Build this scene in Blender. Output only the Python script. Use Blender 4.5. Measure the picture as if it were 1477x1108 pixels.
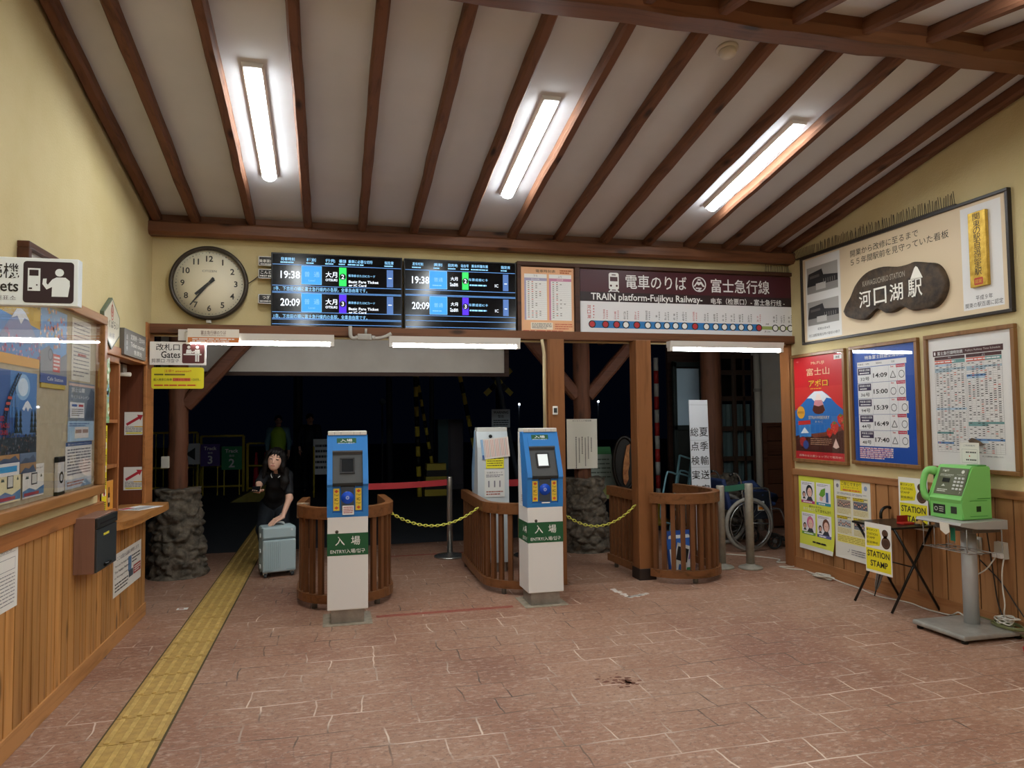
import bpy, bmesh, math, random
import numpy as np
from mathutils import Vector, Matrix, noise as mnoise

sc = bpy.context.scene
COL = sc.collection
for _o in list(bpy.data.objects):
    bpy.data.objects.remove(_o, do_unlink=True)

# ---------------------------------------------------------------- camera
CAM_H = 1.42
FOC = 1046.36
YAW, PITCH, ROLL = 0.244645, 0.0483533, -0.0108074
_fw = Vector((math.sin(YAW) * math.cos(PITCH), math.cos(YAW) * math.cos(PITCH), math.sin(PITCH)))
_rt = Vector((math.cos(YAW), -math.sin(YAW), 0.0))
_up = _rt.cross(_fw)
_r2 = _rt * math.cos(ROLL) + _up * math.sin(ROLL)
_u2 = -_rt * math.sin(ROLL) + _up * math.cos(ROLL)
cam_data = bpy.data.cameras.new('camera')
cam_data.sensor_fit = 'HORIZONTAL'
cam_data.sensor_width = 36.0
cam_data.lens = FOC / 1477.0 * 36.0
cam_data.clip_start = 0.05
cam_data.clip_end = 200
cam = bpy.data.objects.new('camera', cam_data)
COL.objects.link(cam)
cam.matrix_world = Matrix(((_r2.x, _u2.x, -_fw.x, 0.0), (_r2.y, _u2.y, -_fw.y, 0.0), (_r2.z, _u2.z, -_fw.z, CAM_H), (0, 0, 0, 1)))
sc.camera = cam

# ---------------------------------------------------------------- night sky, exposure
world = bpy.data.worlds.new('night_sky')
sc.world = world
world.use_nodes = True
_bg = world.node_tree.nodes['Background']
_bg.inputs[0].default_value = (0.10, 0.16, 0.42, 1)
_bg.inputs[1].default_value = 0.0022
sc.view_settings.view_transform = 'Standard'
sc.view_settings.look = 'None'
sc.view_settings.gamma = 1.0
sc.view_settings.exposure = 1.24
sc.view_settings.use_curve_mapping = False
try:
    sc.cycles.use_denoising = True
    sc.cycles.max_bounces = 8
    sc.cycles.diffuse_bounces = 5
    sc.cycles.sample_clamp_indirect = 4.0
except Exception:
    pass
CEIL_LAMP = 20.0      # radiance of the ceiling diffusers
LINTEL_LAMP = 28.0    # radiance of the bare tubes under the lintel

# ---------------------------------------------------------------- helpers
PI = math.pi
LW = -math.pi * -0.5   # turn of things hung on the left wall  (front faces +X)
RW = -math.pi * 0.5    # turn of things hung on the right wall (front faces -X)


def lin(h):
    h = h.lstrip('#')
    out = []
    for i in (0, 2, 4):
        c = int(h[i:i + 2], 16) / 255.0
        out.append(c / 12.92 if c <= 0.04045 else ((c + 0.055) / 1.055) ** 2.4)
    return (out[0], out[1], out[2], 1.0)


_mats = {}


def new_mat(name):
    m = bpy.data.materials.new(name)
    m.use_nodes = True
    nt = m.node_tree
    return m, nt, nt.nodes['Principled BSDF']


def flat(h, rough=0.55, metal=0.0, emit=0.0, spec=0.4):
    key = ('flat', h, rough, metal, emit, spec)
    if key in _mats:
        return _mats[key]
    m, nt, b = new_mat('paint_' + h.strip('#'))
    b.inputs['Base Color'].default_value = lin(h)
    b.inputs['Roughness'].default_value = rough
    b.inputs['Metallic'].default_value = metal
    b.inputs['Specular IOR Level'].default_value = spec
    if emit:
        b.inputs['Emission Color'].default_value = lin(h)
        b.inputs['Emission Strength'].default_value = emit
    _mats[key] = m
    return m


def N(nt, kind, **kw):
    n = nt.nodes.new(kind)
    for k, v in kw.items():
        if k in n.inputs.keys():
            n.inputs[k].default_value = v
        else:
            setattr(n, k, v)
    return n


def ramp(nt, stops):
    r = nt.nodes.new('ShaderNodeValToRGB')
    e = r.color_ramp.elements
    while len(e) < len(stops):
        e.new(0.5)
    for i, (p, c) in enumerate(stops):
        e[i].position = p
        e[i].color = lin(c) if isinstance(c, str) else (c, c, c, 1)
    return r


def wood(name, light, dark, axis='Z', rough=0.45, knots=1.0, plank=None, plank_axis='X', scale=1.0, bump=0.15):
    """Grained timber; `plank` gives every board of that width its own tone."""
    key = ('wood', name)
    if key in _mats:
        return _mats[key]
    m, nt, b = new_mat(name)
    L = nt.links.new
    tc = N(nt, 'ShaderNodeTexCoord')
    mp = N(nt, 'ShaderNodeMapping')
    s = {'X': (1.2, 22, 22), 'Y': (22, 1.2, 22), 'Z': (22, 22, 1.2)}[axis]
    mp.inputs['Scale'].default_value = tuple(v * scale for v in s)
    L(tc.outputs['Object'], mp.inputs['Vector'])
    vec = mp.outputs['Vector']
    if plank:
        sep = N(nt, 'ShaderNodeSeparateXYZ')
        L(tc.outputs['Object'], sep.inputs[0])
        dv = N(nt, 'ShaderNodeMath', operation='DIVIDE')
        dv.inputs[1].default_value = plank
        L(sep.outputs[plank_axis], dv.inputs[0])
        fl = N(nt, 'ShaderNodeMath', operation='FLOOR')
        L(dv.outputs[0], fl.inputs[0])
        wn = N(nt, 'ShaderNodeTexWhiteNoise', noise_dimensions='1D')
        L(fl.outputs[0], wn.inputs['W'])
        ad = N(nt, 'ShaderNodeVectorMath', operation='MULTIPLY_ADD')
        L(wn.outputs['Color'], ad.inputs[0])
        ad.inputs[1].default_value = (13, 17, 11)
        L(vec, ad.inputs[2])
        vec = ad.outputs[0]
    nz = N(nt, 'ShaderNodeTexNoise', Scale=1.0, Detail=6.0, Roughness=0.6, Distortion=0.5)
    L(vec, nz.inputs['Vector'])
    cr = ramp(nt, [(0.28, dark), (0.5, light), (0.75, light)])
    L(nz.outputs[0], cr.inputs[0])
    col = cr.outputs[0]
    # knots
    mp2 = N(nt, 'ShaderNodeMapping')
    s2 = {'X': (2.2, 7, 7), 'Y': (7, 2.2, 7), 'Z': (7, 7, 2.2)}[axis]
    mp2.inputs['Scale'].default_value = tuple(v * scale for v in s2)
    L(tc.outputs['Object'], mp2.inputs['Vector'])
    vo = N(nt, 'ShaderNodeTexVoronoi', Scale=1.0)
    L(mp2.outputs['Vector'], vo.inputs['Vector'])
    kr = ramp(nt, [(0.07, knots), (0.19, 0.0)])
    L(vo.outputs['Distance'], kr.inputs[0])
    mx = N(nt, 'ShaderNodeMix', data_type='RGBA')
    L(kr.outputs[0], mx.inputs[0])
    L(col, mx.inputs[6])
    dk = [c * 0.35 for c in lin(dark)[:3]] + [1]
    mx.inputs[7].default_value = dk
    col = mx.outputs[2]
    if plank:
        hs = N(nt, 'ShaderNodeHueSaturation')
        mr = N(nt, 'ShaderNodeMapRange')
        mr.inputs['To Min'].default_value = 0.72
        mr.inputs['To Max'].default_value = 1.2
        L(wn.outputs['Value'], mr.inputs[0])
        L(mr.outputs[0], hs.inputs['Value'])
        L(col, hs.inputs['Color'])
        col = hs.outputs[0]
    L(col, b.inputs['Base Color'])
    b.inputs['Roughness'].default_value = rough
    b.inputs['Specular IOR Level'].default_value = 0.3
    bp = N(nt, 'ShaderNodeBump', Strength=bump, Distance=0.01)
    L(nz.outputs[0], bp.inputs['Height'])
    L(bp.outputs[0], b.inputs['Normal'])
    _mats[key] = m
    return m


def mottled(name, c1, c2, scale=8.0, rough=0.8, bump=0.2, detail=6.0, metal=0.0, lo=0.35, hi=0.65, bscale=None):
    key = ('mott', name)
    if key in _mats:
        return _mats[key]
    m, nt, b = new_mat(name)
    L = nt.links.new
    tc = N(nt, 'ShaderNodeTexCoord')
    nz = N(nt, 'ShaderNodeTexNoise', Scale=scale, Detail=detail, Roughness=0.6)
    L(tc.outputs['Object'], nz.inputs['Vector'])
    cr = ramp(nt, [(lo, c1), (hi, c2)])
    L(nz.outputs[0], cr.inputs[0])
    L(cr.outputs[0], b.inputs['Base Color'])
    b.inputs['Roughness'].default_value = rough
    b.inputs['Metallic'].default_value = metal
    if bump:
        n2 = N(nt, 'ShaderNodeTexNoise', Scale=bscale or scale * 6, Detail=4.0)
        L(tc.outputs['Object'], n2.inputs['Vector'])
        bp = N(nt, 'ShaderNodeBump', Strength=bump, Distance=0.01)
        L(n2.outputs[0], bp.inputs['Height'])
        L(bp.outputs[0], b.inputs['Normal'])
    _mats[key] = m
    return m


def glass_mat(name='clear_cover', tint='#ffffff', rough=0.02, alpha=0.12):
    """Thin clear sheet: mostly see-through with a sharp reflection."""
    key = ('glass', name)
    if key in _mats:
        return _mats[key]
    m, nt, b = new_mat(name)
    L = nt.links.new
    out = nt.nodes['Material Output']
    tr = N(nt, 'ShaderNodeBsdfTransparent')
    tr.inputs[0].default_value = lin(tint)
    gl = N(nt, 'ShaderNodeBsdfGlossy')
    gl.inputs['Roughness'].default_value = rough
    lw_ = N(nt, 'ShaderNodeLayerWeight', Blend=0.5)
    pw = N(nt, 'ShaderNodeMath', operation='POWER')
    L(lw_.outputs['Facing'], pw.inputs[0])
    pw.inputs[1].default_value = 4.5
    fr = N(nt, 'ShaderNodeMath', operation='MULTIPLY_ADD')
    L(pw.outputs[0], fr.inputs[0])
    fr.inputs[1].default_value = 0.9
    fr.inputs[2].default_value = 0.025
    mx = N(nt, 'ShaderNodeMixShader')
    L(fr.outputs[0], mx.inputs[0])
    L(tr.outputs[0], mx.inputs[1])
    L(gl.outputs[0], mx.inputs[2])
    L(mx.outputs[0], out.inputs['Surface'])
    _mats[key] = m
    return m


_txt = {}


def text_mesh(s, bold=0.0, res=2):
    """Outline of a string in the built-in face: (vertices, faces, bbox)."""
    key = (s, bold, res)
    if key in _txt:
        return _txt[key]
    cu = bpy.data.curves.new('lettering', 'FONT')
    cu.body = s
    cu.resolution_u = res
    cu.offset = bold
    o = bpy.data.objects.new('lettering', cu)
    COL.objects.link(o)
    dg = bpy.context.evaluated_depsgraph_get()
    ev = o.evaluated_get(dg)
    me = ev.to_mesh()
    vs = [(v.co.x, v.co.y) for v in me.vertices]
    fs = [tuple(p.vertices) for p in me.polygons]
    ev.to_mesh_clear()
    bpy.data.objects.remove(o)
    bpy.data.curves.remove(cu)
    if vs:
        a = np.array(vs)
        bb = (a[:, 0].min(), a[:, 0].max(), a[:, 1].min(), a[:, 1].max())
    else:
        bb = (0, 1, 0, 1)
    _txt[key] = (vs, fs, bb)
    return _txt[key]


class MB:
    """Collects shapes into one mesh; also draws flat print on a sheet (x right, z up, seen from -y)."""

    def __init__(s):
        s.bm = bmesh.new()
        s.mats = []
        s.M = Matrix.Identity(4)
        s.y = 0.0

    def mi(s, m):
        if m not in s.mats:
            s.mats.append(m)
        return s.mats.index(m)

    def v(s, p):
        return s.bm.verts.new(s.M @ Vector(p))

    def f(s, vs, m, smooth=False):
        try:
            fc = s.bm.faces.new(vs)
        except ValueError:
            return None
        fc.material_index = s.mi(m)
        fc.smooth = smooth
        return fc

    def poly3(s, pts, m, smooth=False):
        return s.f([s.v(p) for p in pts], m, smooth)

    def box(s, x0, x1, y0, y1, z0, z1, m, bev=0.0, seg=2):
        if bev > 0:
            t = bmesh.new()
            P = [t.verts.new((x, y, z)) for x in (x0, x1) for y in (y0, y1) for z in (z0, z1)]
            for q in ((0, 1, 3, 2), (4, 6, 7, 5), (0, 4, 5, 1), (2, 3, 7, 6), (0, 2, 6, 4), (1, 5, 7, 3)):
                t.faces.new([P[i] for i in q])
            bmesh.ops.bevel(t, geom=t.edges[:], offset=bev, segments=seg, affect='EDGES', profile=0.5)
            s.add_bm(t, m, smooth=False)
            t.free()
            return
        P = [s.v((x, y, z)) for x in (x0, x1) for y in (y0, y1) for z in (z0, z1)]
        for q in ((0, 1, 3, 2), (4, 6, 7, 5), (0, 4, 5, 1), (2, 3, 7, 6), (0, 2, 6, 4), (1, 5, 7, 3)):
            s.f([P[i] for i in q], m)

    def add_bm(s, t, m, smooth=False):
        t.verts.ensure_lookup_table()
        mp = {v: s.v(v.co) for v in t.verts}
        for fc in t.faces:
            s.f([mp[v] for v in fc.verts], m, smooth)

    def add_np(s, V, F, m, smooth=True):
        vs = [s.v(p) for p in V]
        for q in F:
            s.f([vs[i] for i in q], m, smooth)

    def prism(s, pts, y0, y1, m, axis='Y', smooth=False):
        """Closed outline extruded along an axis. Y: pts are (x,z); X: pts are (y,z); Z: pts are (x,y)."""
        def P(a, b, d):
            return {'Y': (a, d, b), 'X': (d, a, b), 'Z': (a, b, d)}[axis]
        A = [s.v(P(a, b, y0)) for a, b in pts]
        B = [s.v(P(a, b, y1)) for a, b in pts]
        n = len(pts)
        s.f(A, m)
        s.f(B[::-1], m)
        for i in range(n):
            j = (i + 1) % n
            s.f([A[i], A[j], B[j], B[i]], m, smooth)

    def ring_frame(s, x0, x1, z0, z1, w, y0, y1, m, bev=0.0):
        """Rectangular frame, front at y0."""
        s.box(x0, x1, y0, y1, z1 - w, z1, m, bev)
        s.box(x0, x1, y0, y1, z0, z0 + w, m, bev)
        s.box(x0, x0 + w, y0, y1, z0 + w, z1 - w, m, bev)
        s.box(x1 - w, x1, y0, y1, z0 + w, z1 - w, m, bev)

    def tube(s, pts, r, m, seg=8, closed=False, caps=True):
        pts = [Vector(p) for p in pts]
        n = len(pts)
        rr = r if isinstance(r, (list, tuple)) else [r] * n
        rings = []
        up = Vector((0, 0, 1))
        prev = None
        for i, p in enumerate(pts):
            if closed:
                d = pts[(i + 1) % n] - pts[i - 1]
            else:
                d = pts[min(i + 1, n - 1)] - pts[max(i - 1, 0)]
            if d.length < 1e-9:
                d = Vector((0, 0, 1))
            d.normalize()
            if prev is None:
                a = d.cross(up)
                if a.length < 0.05:
                    a = d.cross(Vector((1, 0, 0)))
            else:
                a = prev - d * prev.dot(d)
                if a.length < 1e-6:
                    a = d.cross(up)
            a.normalize()
            prev = a
            b = d.cross(a)
            rings.append([s.v(p + (a * math.cos(2 * PI * k / seg) + b * math.sin(2 * PI * k / seg)) * rr[i]) for k in range(seg)])
        last = n if closed else n - 1
        for i in range(last):
            A, B = rings[i], rings[(i + 1) % n]
            for k in range(seg):
                s.f([A[k], A[(k + 1) % seg], B[(k + 1) % seg], B[k]], m, True)
        if caps and not closed:
            s.f(rings[0][::-1], m)
            s.f(rings[-1], m)

    def lathe(s, prof, m, seg=24, c=(0, 0, 0), axis='Z', smooth=True):
        c = Vector(c)
        rings = []
        for r, h in prof:
            ring = []
            for k in range(seg):
                a = 2 * PI * k / seg
                x, y = r * math.cos(a), r * math.sin(a)
                p = {'Z': (x, y, h), 'Y': (x, h, y), 'X': (h, x, y)}[axis]
                ring.append(s.v(c + Vector(p)))
            rings.append(ring)
        for A, B in zip(rings, rings[1:]):
            for k in range(seg):
                s.f([A[k], A[(k + 1) % seg], B[(k + 1) % seg], B[k]], m, smooth)
        if prof[0][0] > 1e-6:
            s.f(rings[0][::-1], m)
        if prof[-1][0] > 1e-6:
            s.f(rings[-1], m)

    def ball(s, c, r, m, seg=16, rings=10):
        c = Vector(c)
        rx, ry, rz = r if isinstance(r, (tuple, list)) else (r, r, r)
        R = []
        for i in range(rings + 1):
            t = PI * i / rings
            st = max(math.sin(t), 1e-4)
            R.append([s.v(c + Vector((rx * st * math.cos(2 * PI * k / seg), ry * st * math.sin(2 * PI * k / seg), rz * math.cos(t)))) for k in range(seg)])
        for A, B in zip(R, R[1:]):
            for k in range(seg):
                s.f([A[k], B[k], B[(k + 1) % seg], A[(k + 1) % seg]], m, True)

    # ---- flat print, layer k lies 0.4 mm further out than layer k-1
    def Y(s, k):
        return s.y - 0.0005 * k

    def rect(s, x0, z0, x1, z1, m, k=1):
        y = s.Y(k)
        s.poly3([(x0, y, z0), (x1, y, z0), (x1, y, z1), (x0, y, z1)], m)

    def poly(s, pts, m, k=1):
        y = s.Y(k)
        s.poly3([(a, y, b) for a, b in pts], m)

    def rrect(s, x0, z0, x1, z1, r, m, k=1):
        pts = []
        for cx, cz, a0 in ((x1 - r, z1 - r, 0), (x0 + r, z1 - r, 90), (x0 + r, z0 + r, 180), (x1 - r, z0 + r, 270)):
            for i in range(5):
                a = math.radians(a0 + 22.5 * i)
                pts.append((cx + r * math.cos(a), cz + r * math.sin(a)))
        s.poly(pts, m, k)

    def disc(s, cx, cz, r, m, k=1, seg=20, rz=None):
        rz = rz or r
        s.poly([(cx + r * math.cos(2 * PI * i / seg), cz + rz * math.sin(2 * PI * i / seg)) for i in range(seg)], m, k)

    def ring(s, cx, cz, r0, r1, m, k=1, seg=24, f=1.0):
        y = s.Y(k)
        A = [s.v((cx + r0 * math.cos(2 * PI * i / seg), y, cz + f * r0 * math.sin(2 * PI * i / seg))) for i in range(seg)]
        B = [s.v((cx + r1 * math.cos(2 * PI * i / seg), y, cz + f * r1 * math.sin(2 * PI * i / seg))) for i in range(seg)]
        for i in range(seg):
            j = (i + 1) % seg
            s.f([A[i], A[j], B[j], B[i]], m)

    def line(s, p, q, w, m, k=1):
        (a, b), (c, d) = p, q
        L = math.hypot(c - a, d - b) or 1e-9
        nx, nz = -(d - b) / L * w / 2, (c - a) / L * w / 2
        s.poly([(a + nx, b + nz), (c + nx, d + nz), (c - nx, d - nz), (a - nx, b - nz)], m, k)

    def box2(s, x0, z0, x1, z1, w, m, k=1):
        for p, q in (((x0, z0), (x1, z0)), ((x1, z0), (x1, z1)), ((x1, z1), (x0, z1)), ((x0, z1), (x0, z0))):
            s.line(p, q, w, m, k)

    def text(s, t, cx, cz, h, m, w=None, k=2, bold=0.0, align='c', res=2, rot=0.0):
        """A string whose outline box is h high (and w wide if given), centred on (cx, cz)."""
        bold = min(bold, 0.008 if any(ord(c) > 0x2E00 for c in t) else 0.022)   # heavier outlines cross themselves
        vs, fs, bb = text_mesh(t, bold, res)
        bw, bh = bb[1] - bb[0], bb[3] - bb[2]
        sz = h / bh
        sx = (w / bw) if w else sz
        ox = {'c': -bw / 2 * sx, 'l': 0.0, 'r': -bw * sx}[align]
        y = s.Y(k)
        cr, sr = math.cos(rot), math.sin(rot)
        V = []
        for a, b in vs:
            px, pz = ox + (a - bb[0]) * sx, -h / 2 + (b - bb[2]) * sz
            V.append(s.v((cx + px * cr - pz * sr, y, cz + px * sr + pz * cr)))
        for q in fs:
            s.f([V[i] for i in q], m)

    def column(s, t, cx, ztop, zbot, h, m, k=2, bold=0.0, w=None):
        """Characters one below the other."""
        n = len(t)
        step = (ztop - zbot) / n
        for i, ch in enumerate(t):
            s.text(ch, cx, ztop - step * (i + 0.5), h, m, k=k, bold=bold, w=w)

    def dashes(s, x0, z0, x1, z1, n, m, k=2, seed=0, fill=0.5, left=True):
        """Rows of small print too fine to read."""
        rnd = random.Random(seed)
        st = (z1 - z0) / n
        for i in range(n):
            z = z1 - st * (i + 0.5)
            x = x0
            xe = x1 if left and i < n - 1 else x0 + (x1 - x0) * rnd.uniform(0.6, 1)
            while x < xe:
                L = (x1 - x0) * rnd.uniform(0.06, 0.22)
                s.rect(x, z - st * fill / 2, min(x + L, xe), z + st * fill / 2, m, k)
                x += L + (x1 - x0) * rnd.uniform(0.012, 0.03)

    def sheet(s, x0, z0, x1, z1, t, m):
        """A board or sheet of thickness t whose printed face is the plane y = s.y."""
        s.box(x0, x1, s.y, s.y + t, z0, z1, m)

    def build(s, name, parent=None, loc=None, rotz=None, rot=None, smooth_angle=None):
        bmesh.ops.recalc_face_normals(s.bm, faces=s.bm.faces[:])
        me = bpy.data.meshes.new(name)
        s.bm.to_mesh(me)
        s.bm.free()
        for m in s.mats:
            me.materials.append(m)
        o = bpy.data.objects.new(name, me)
        COL.objects.link(o)
        if parent is not None:
            o.parent = parent
        if loc is not None:
            o.location = loc
        if rotz is not None:
            o.rotation_euler = (0, 0, rotz)
        if rot is not None:
            o.rotation_euler = rot
        return o


def tag(o, label, cat, group=None, kind=None):
    o['label'] = label
    o['category'] = cat
    if group:
        o['group'] = group
    if kind:
        o['kind'] = kind
    return o


def thing(name, label, cat, loc=(0, 0, 0), rotz=0.0, group=None):
    o = bpy.data.objects.new(name, None)
    o.empty_display_size = 0.1
    COL.objects.link(o)
    o.location = loc
    o.rotation_euler = (0, 0, rotz)
    return tag(o, label, cat, group)


def struct(mb, name):
    o = mb.build(name)
    o['kind'] = 'structure'
    return o


def dup(root, loc, rotz=None, label=None):
    r = root.copy()
    COL.objects.link(r)
    r.location = loc
    if rotz is not None:
        r.rotation_euler = (0, 0, rotz)
    if label:
        r['label'] = label
    by = {}
    for o in bpy.data.objects:
        if o.parent is not None:
            by.setdefault(o.parent, []).append(o)
    for ch in by.get(root, []):
        c = ch.copy()
        COL.objects.link(c)
        c.parent = r
        for g in by.get(ch, []):
            d = g.copy()
            COL.objects.link(d)
            d.parent = c
    return r


def catmull(pts, n=6):
    P = [Vector(p) for p in pts]
    P = [P[0] * 2 - P[1]] + P + [P[-1] * 2 - P[-2]]
    out = []
    for i in range(1, len(P) - 2):
        for j in range(n):
            t = j / n
            a, b, c, d = P[i - 1], P[i], P[i + 1], P[i + 2]
            out.append(0.5 * ((2 * b) + (c - a) * t + (2 * a - 5 * b + 4 * c - d) * t * t + (3 * b - a - 3 * c + d) * t ** 3))
    out.append(P[-2])
    return out


WHITE = flat('#ececea')
BLACK = flat('#141414')
INK = flat('#2a2626')
# ================================================================ materials of the setting
def floor_mat():
    m, nt, b = new_mat('stamped_floor')
    L = nt.links.new
    tc = N(nt, 'ShaderNodeTexCoord')
    wn = N(nt, 'ShaderNodeTexNoise', Scale=2.2, Detail=3.0)
    L(tc.outputs['Object'], wn.inputs['Vector'])
    sub = N(nt, 'ShaderNodeVectorMath', operation='SUBTRACT')
    L(wn.outputs['Color'], sub.inputs[0])
    sub.inputs[1].default_value = (0.5, 0.5, 0.5)
    ma = N(nt, 'ShaderNodeVectorMath', operation='MULTIPLY_ADD')
    L(sub.outputs[0], ma.inputs[0])
    ma.inputs[1].default_value = (0.11, 0.08, 0)
    L(tc.outputs['Object'], ma.inputs[2])
    br = N(nt, 'ShaderNodeTexBrick', offset=0.37, squash=0.62, squash_frequency=3, offset_frequency=2)
    br.inputs['Scale'].default_value = 1.0
    br.inputs['Mortar Size'].default_value = 0.0045
    br.inputs['Mortar Smooth'].default_value = 0.25
    br.inputs['Brick Width'].default_value = 0.40
    br.inputs['Row Height'].default_value = 0.205
    br.inputs['Color1'].default_value = lin('#a0745c')
    br.inputs['Color2'].default_value = lin('#8d624b')
    br.inputs['Mortar'].default_value = lin('#8d624b')
    L(ma.outputs[0], br.inputs['Vector'])
    # broad stains
    n1 = N(nt, 'ShaderNodeTexNoise', Scale=0.9, Detail=5.0, Roughness=0.6)
    L(tc.outputs['Object'], n1.inputs['Vector'])
    c1 = ramp(nt, [(0.34, '#7c4d3a'), (0.48, '#9d745d'), (0.68, '#af8e78')])
    L(n1.outputs[0], c1.inputs[0])
    mx = N(nt, 'ShaderNodeMix', data_type='RGBA')
    mx.inputs[0].default_value = 0.6
    L(br.outputs['Color'], mx.inputs[6])
    L(c1.outputs[0], mx.inputs[7])
    # fine pale scuffs, drawn out across the room
    mp = N(nt, 'ShaderNodeMapping')
    mp.inputs['Scale'].default_value = (20, 46, 1)
    mp.inputs['Rotation'].default_value = (0, 0, 0.5)
    L(tc.outputs['Object'], mp.inputs['Vector'])
    n2 = N(nt, 'ShaderNodeTexNoise', Scale=1.0, Detail=6.0, Roughness=0.7, Distortion=0.9)
    L(mp.outputs[0], n2.inputs['Vector'])
    c2 = ramp(nt, [(0.51, 0.0), (0.66, 0.62)])
    L(n2.outputs[0], c2.inputs[0])
    mx2 = N(nt, 'ShaderNodeMix', data_type='RGBA')
    L(c2.outputs[0], mx2.inputs[0])
    L(mx.outputs[2], mx2.inputs[6])
    mx2.inputs[7].default_value = lin('#cbb4a3')
    n3 = N(nt, 'ShaderNodeTexNoise', Scale=38.0, Detail=5.0, Roughness=0.75)
    L(tc.outputs['Object'], n3.inputs['Vector'])
    c3 = ramp(nt, [(0.34, 0.75), (0.49, 0.0)])
    L(n3.outputs[0], c3.inputs[0])
    mx3 = N(nt, 'ShaderNodeMix', data_type='RGBA')
    L(c3.outputs[0], mx3.inputs[0])
    L(mx2.outputs[2], mx3.inputs[6])
    mx3.inputs[7].default_value = lin('#6f5244')
    # joints, some pale with worn grout, some dark, many faint
    n4 = N(nt, 'ShaderNodeTexNoise', Scale=1.7, Detail=2.0)
    L(tc.outputs['Object'], n4.inputs['Vector'])
    c4 = ramp(nt, [(0.38, '#4a3930'), (0.47, '#7c6151'), (0.58, '#d8c4b4')])
    L(n4.outputs[0], c4.inputs[0])
    n5 = N(nt, 'ShaderNodeTexNoise', Scale=3.5, Detail=3.0)
    L(tc.outputs['Object'], n5.inputs['Vector'])
    c5 = ramp(nt, [(0.38, 0.15), (0.56, 1.0)])
    L(n5.outputs[0], c5.inputs[0])
    mu = N(nt, 'ShaderNodeMath', operation='MULTIPLY')
    L(br.outputs['Fac'], mu.inputs[0])
    L(c5.outputs[0], mu.inputs[1])
    mx4 = N(nt, 'ShaderNodeMix', data_type='RGBA')
    L(mu.outputs[0], mx4.inputs[0])
    L(mx3.outputs[2], mx4.inputs[6])
    L(c4.outputs[0], mx4.inputs[7])
    L(mx4.outputs[2], b.inputs['Base Color'])
    b.inputs['Roughness'].default_value = 0.55
    inv = N(nt, 'ShaderNodeMath', operation='MULTIPLY_ADD')
    L(br.outputs['Fac'], inv.inputs[0])
    inv.inputs[1].default_value = -1.0
    L(n2.outputs[0], inv.inputs[2])
    bp = N(nt, 'ShaderNodeBump', Strength=0.35, Distance=0.012)
    L(inv.outputs[0], bp.inputs['Height'])
    L(bp.outputs[0], b.inputs['Normal'])
    return m


FLOOR = floor_mat()
STUCCO = mottled('cream_stucco', '#c5b382', '#cdbd90', scale=1.6, rough=0.9, bump=0.25, bscale=90)
CEIL = mottled('ceiling_board', '#c3c3c6', '#cccccf', scale=1.2, rough=0.85, bump=0.04)
ASPHALT = mottled('asphalt', '#20242a', '#2e3238', scale=30, rough=0.8, bump=0.3)
RAFTER = wood('rafter_timber', '#6c4630', '#4a2d1d', 'Y', rough=0.75, knots=0.9)
BEAMX = wood('beam_timber', '#70482f', '#4b2e1d', 'X', rough=0.5, knots=0.9)
POST = wood('post_timber', '#8a5a36', '#704625', 'Z', rough=0.4, knots=0.1, bump=0.05)
TRIMY = wood('trim_timber', '#a96f40', '#86512b', 'Y', rough=0.42, knots=0.5)
WAINL = wood('wainscot_boards_left', '#c48d52', '#996530', 'Z', rough=0.4, knots=0.9, plank=0.096, plank_axis='Y')
WAINR = wood('wainscot_boards_right', '#ab7b50', '#845732', 'Z', rough=0.42, knots=0.9, plank=0.135, plank_axis='Y')
GROOVE = flat('#1c0f08', 0.8)
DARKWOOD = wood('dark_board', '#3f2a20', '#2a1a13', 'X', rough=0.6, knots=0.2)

XL, XR, YB = -1.354, 4.27, 6.10
YF = -1.2
RIDGE_Y = 3.31
SL = 0.19132


def roof_z(y):
    """Underside of the ceiling boards."""
    return 3.05 + SL * (6.0 - RIDGE_Y) - SL * abs(y - RIDGE_Y)


# ---- floor and ground
b = MB()
b.box(-9, 12, YF - 0.2, 8.5, -0.1, 0.0, FLOOR)
struct(b, 'floor')
b = MB()
b.box(-25, 30, 8.5, 45, -0.1, 0.0, ASPHALT)
struct(b, 'street_ground')

# ---- walls
def side_wall(name, x0, x1, spans):
    b = MB()
    for y0, y1, z0, z1 in spans:
        ys = [y0] + ([RIDGE_Y] if y0 < RIDGE_Y < y1 else []) + [y1]
        if z1 is None:
            pts = [(y0, z0), (y1, z0)] + [(y, roof_z(y) + 0.02) for y in reversed(ys)]
        else:
            pts = [(y0, z0), (y1, z0), (y1, z1), (y0, z1)]
        b.prism(pts, x0, x1, STUCCO, axis='X')
    return struct(b, name)


side_wall('wall_left', XL - 0.12, XL, [(YF, 4.87, 0, None), (4.87, 6.2, 1.87, None), (4.87, 5.95, 0, 0.78)])
side_wall('wall_right', XR, XR + 0.15, [(YF, 6.16, 0, None)])
b = MB()
b.box(XL - 0.12, XR + 0.15, YB, YB + 0.1, 2.1, 3.1, STUCCO)
struct(b, 'wall_back')
b = MB()
b.box(XL - 0.12, XR + 0.15, YF - 0.1, YF, 0, 3.0, STUCCO)
struct(b, 'wall_front')

# ---- ceiling: two boarded slopes
b = MB()
for ya, yb in ((RIDGE_Y, 6.35), (YF - 0.05, RIDGE_Y)):
    b.prism([(ya, roof_z(ya)), (yb, roof_z(yb)), (yb, roof_z(yb) + 0.06), (ya, roof_z(ya) + 0.06)], XL - 0.1, XR + 0.1, CEIL, axis='X')
struct(b, 'ceiling')


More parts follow.
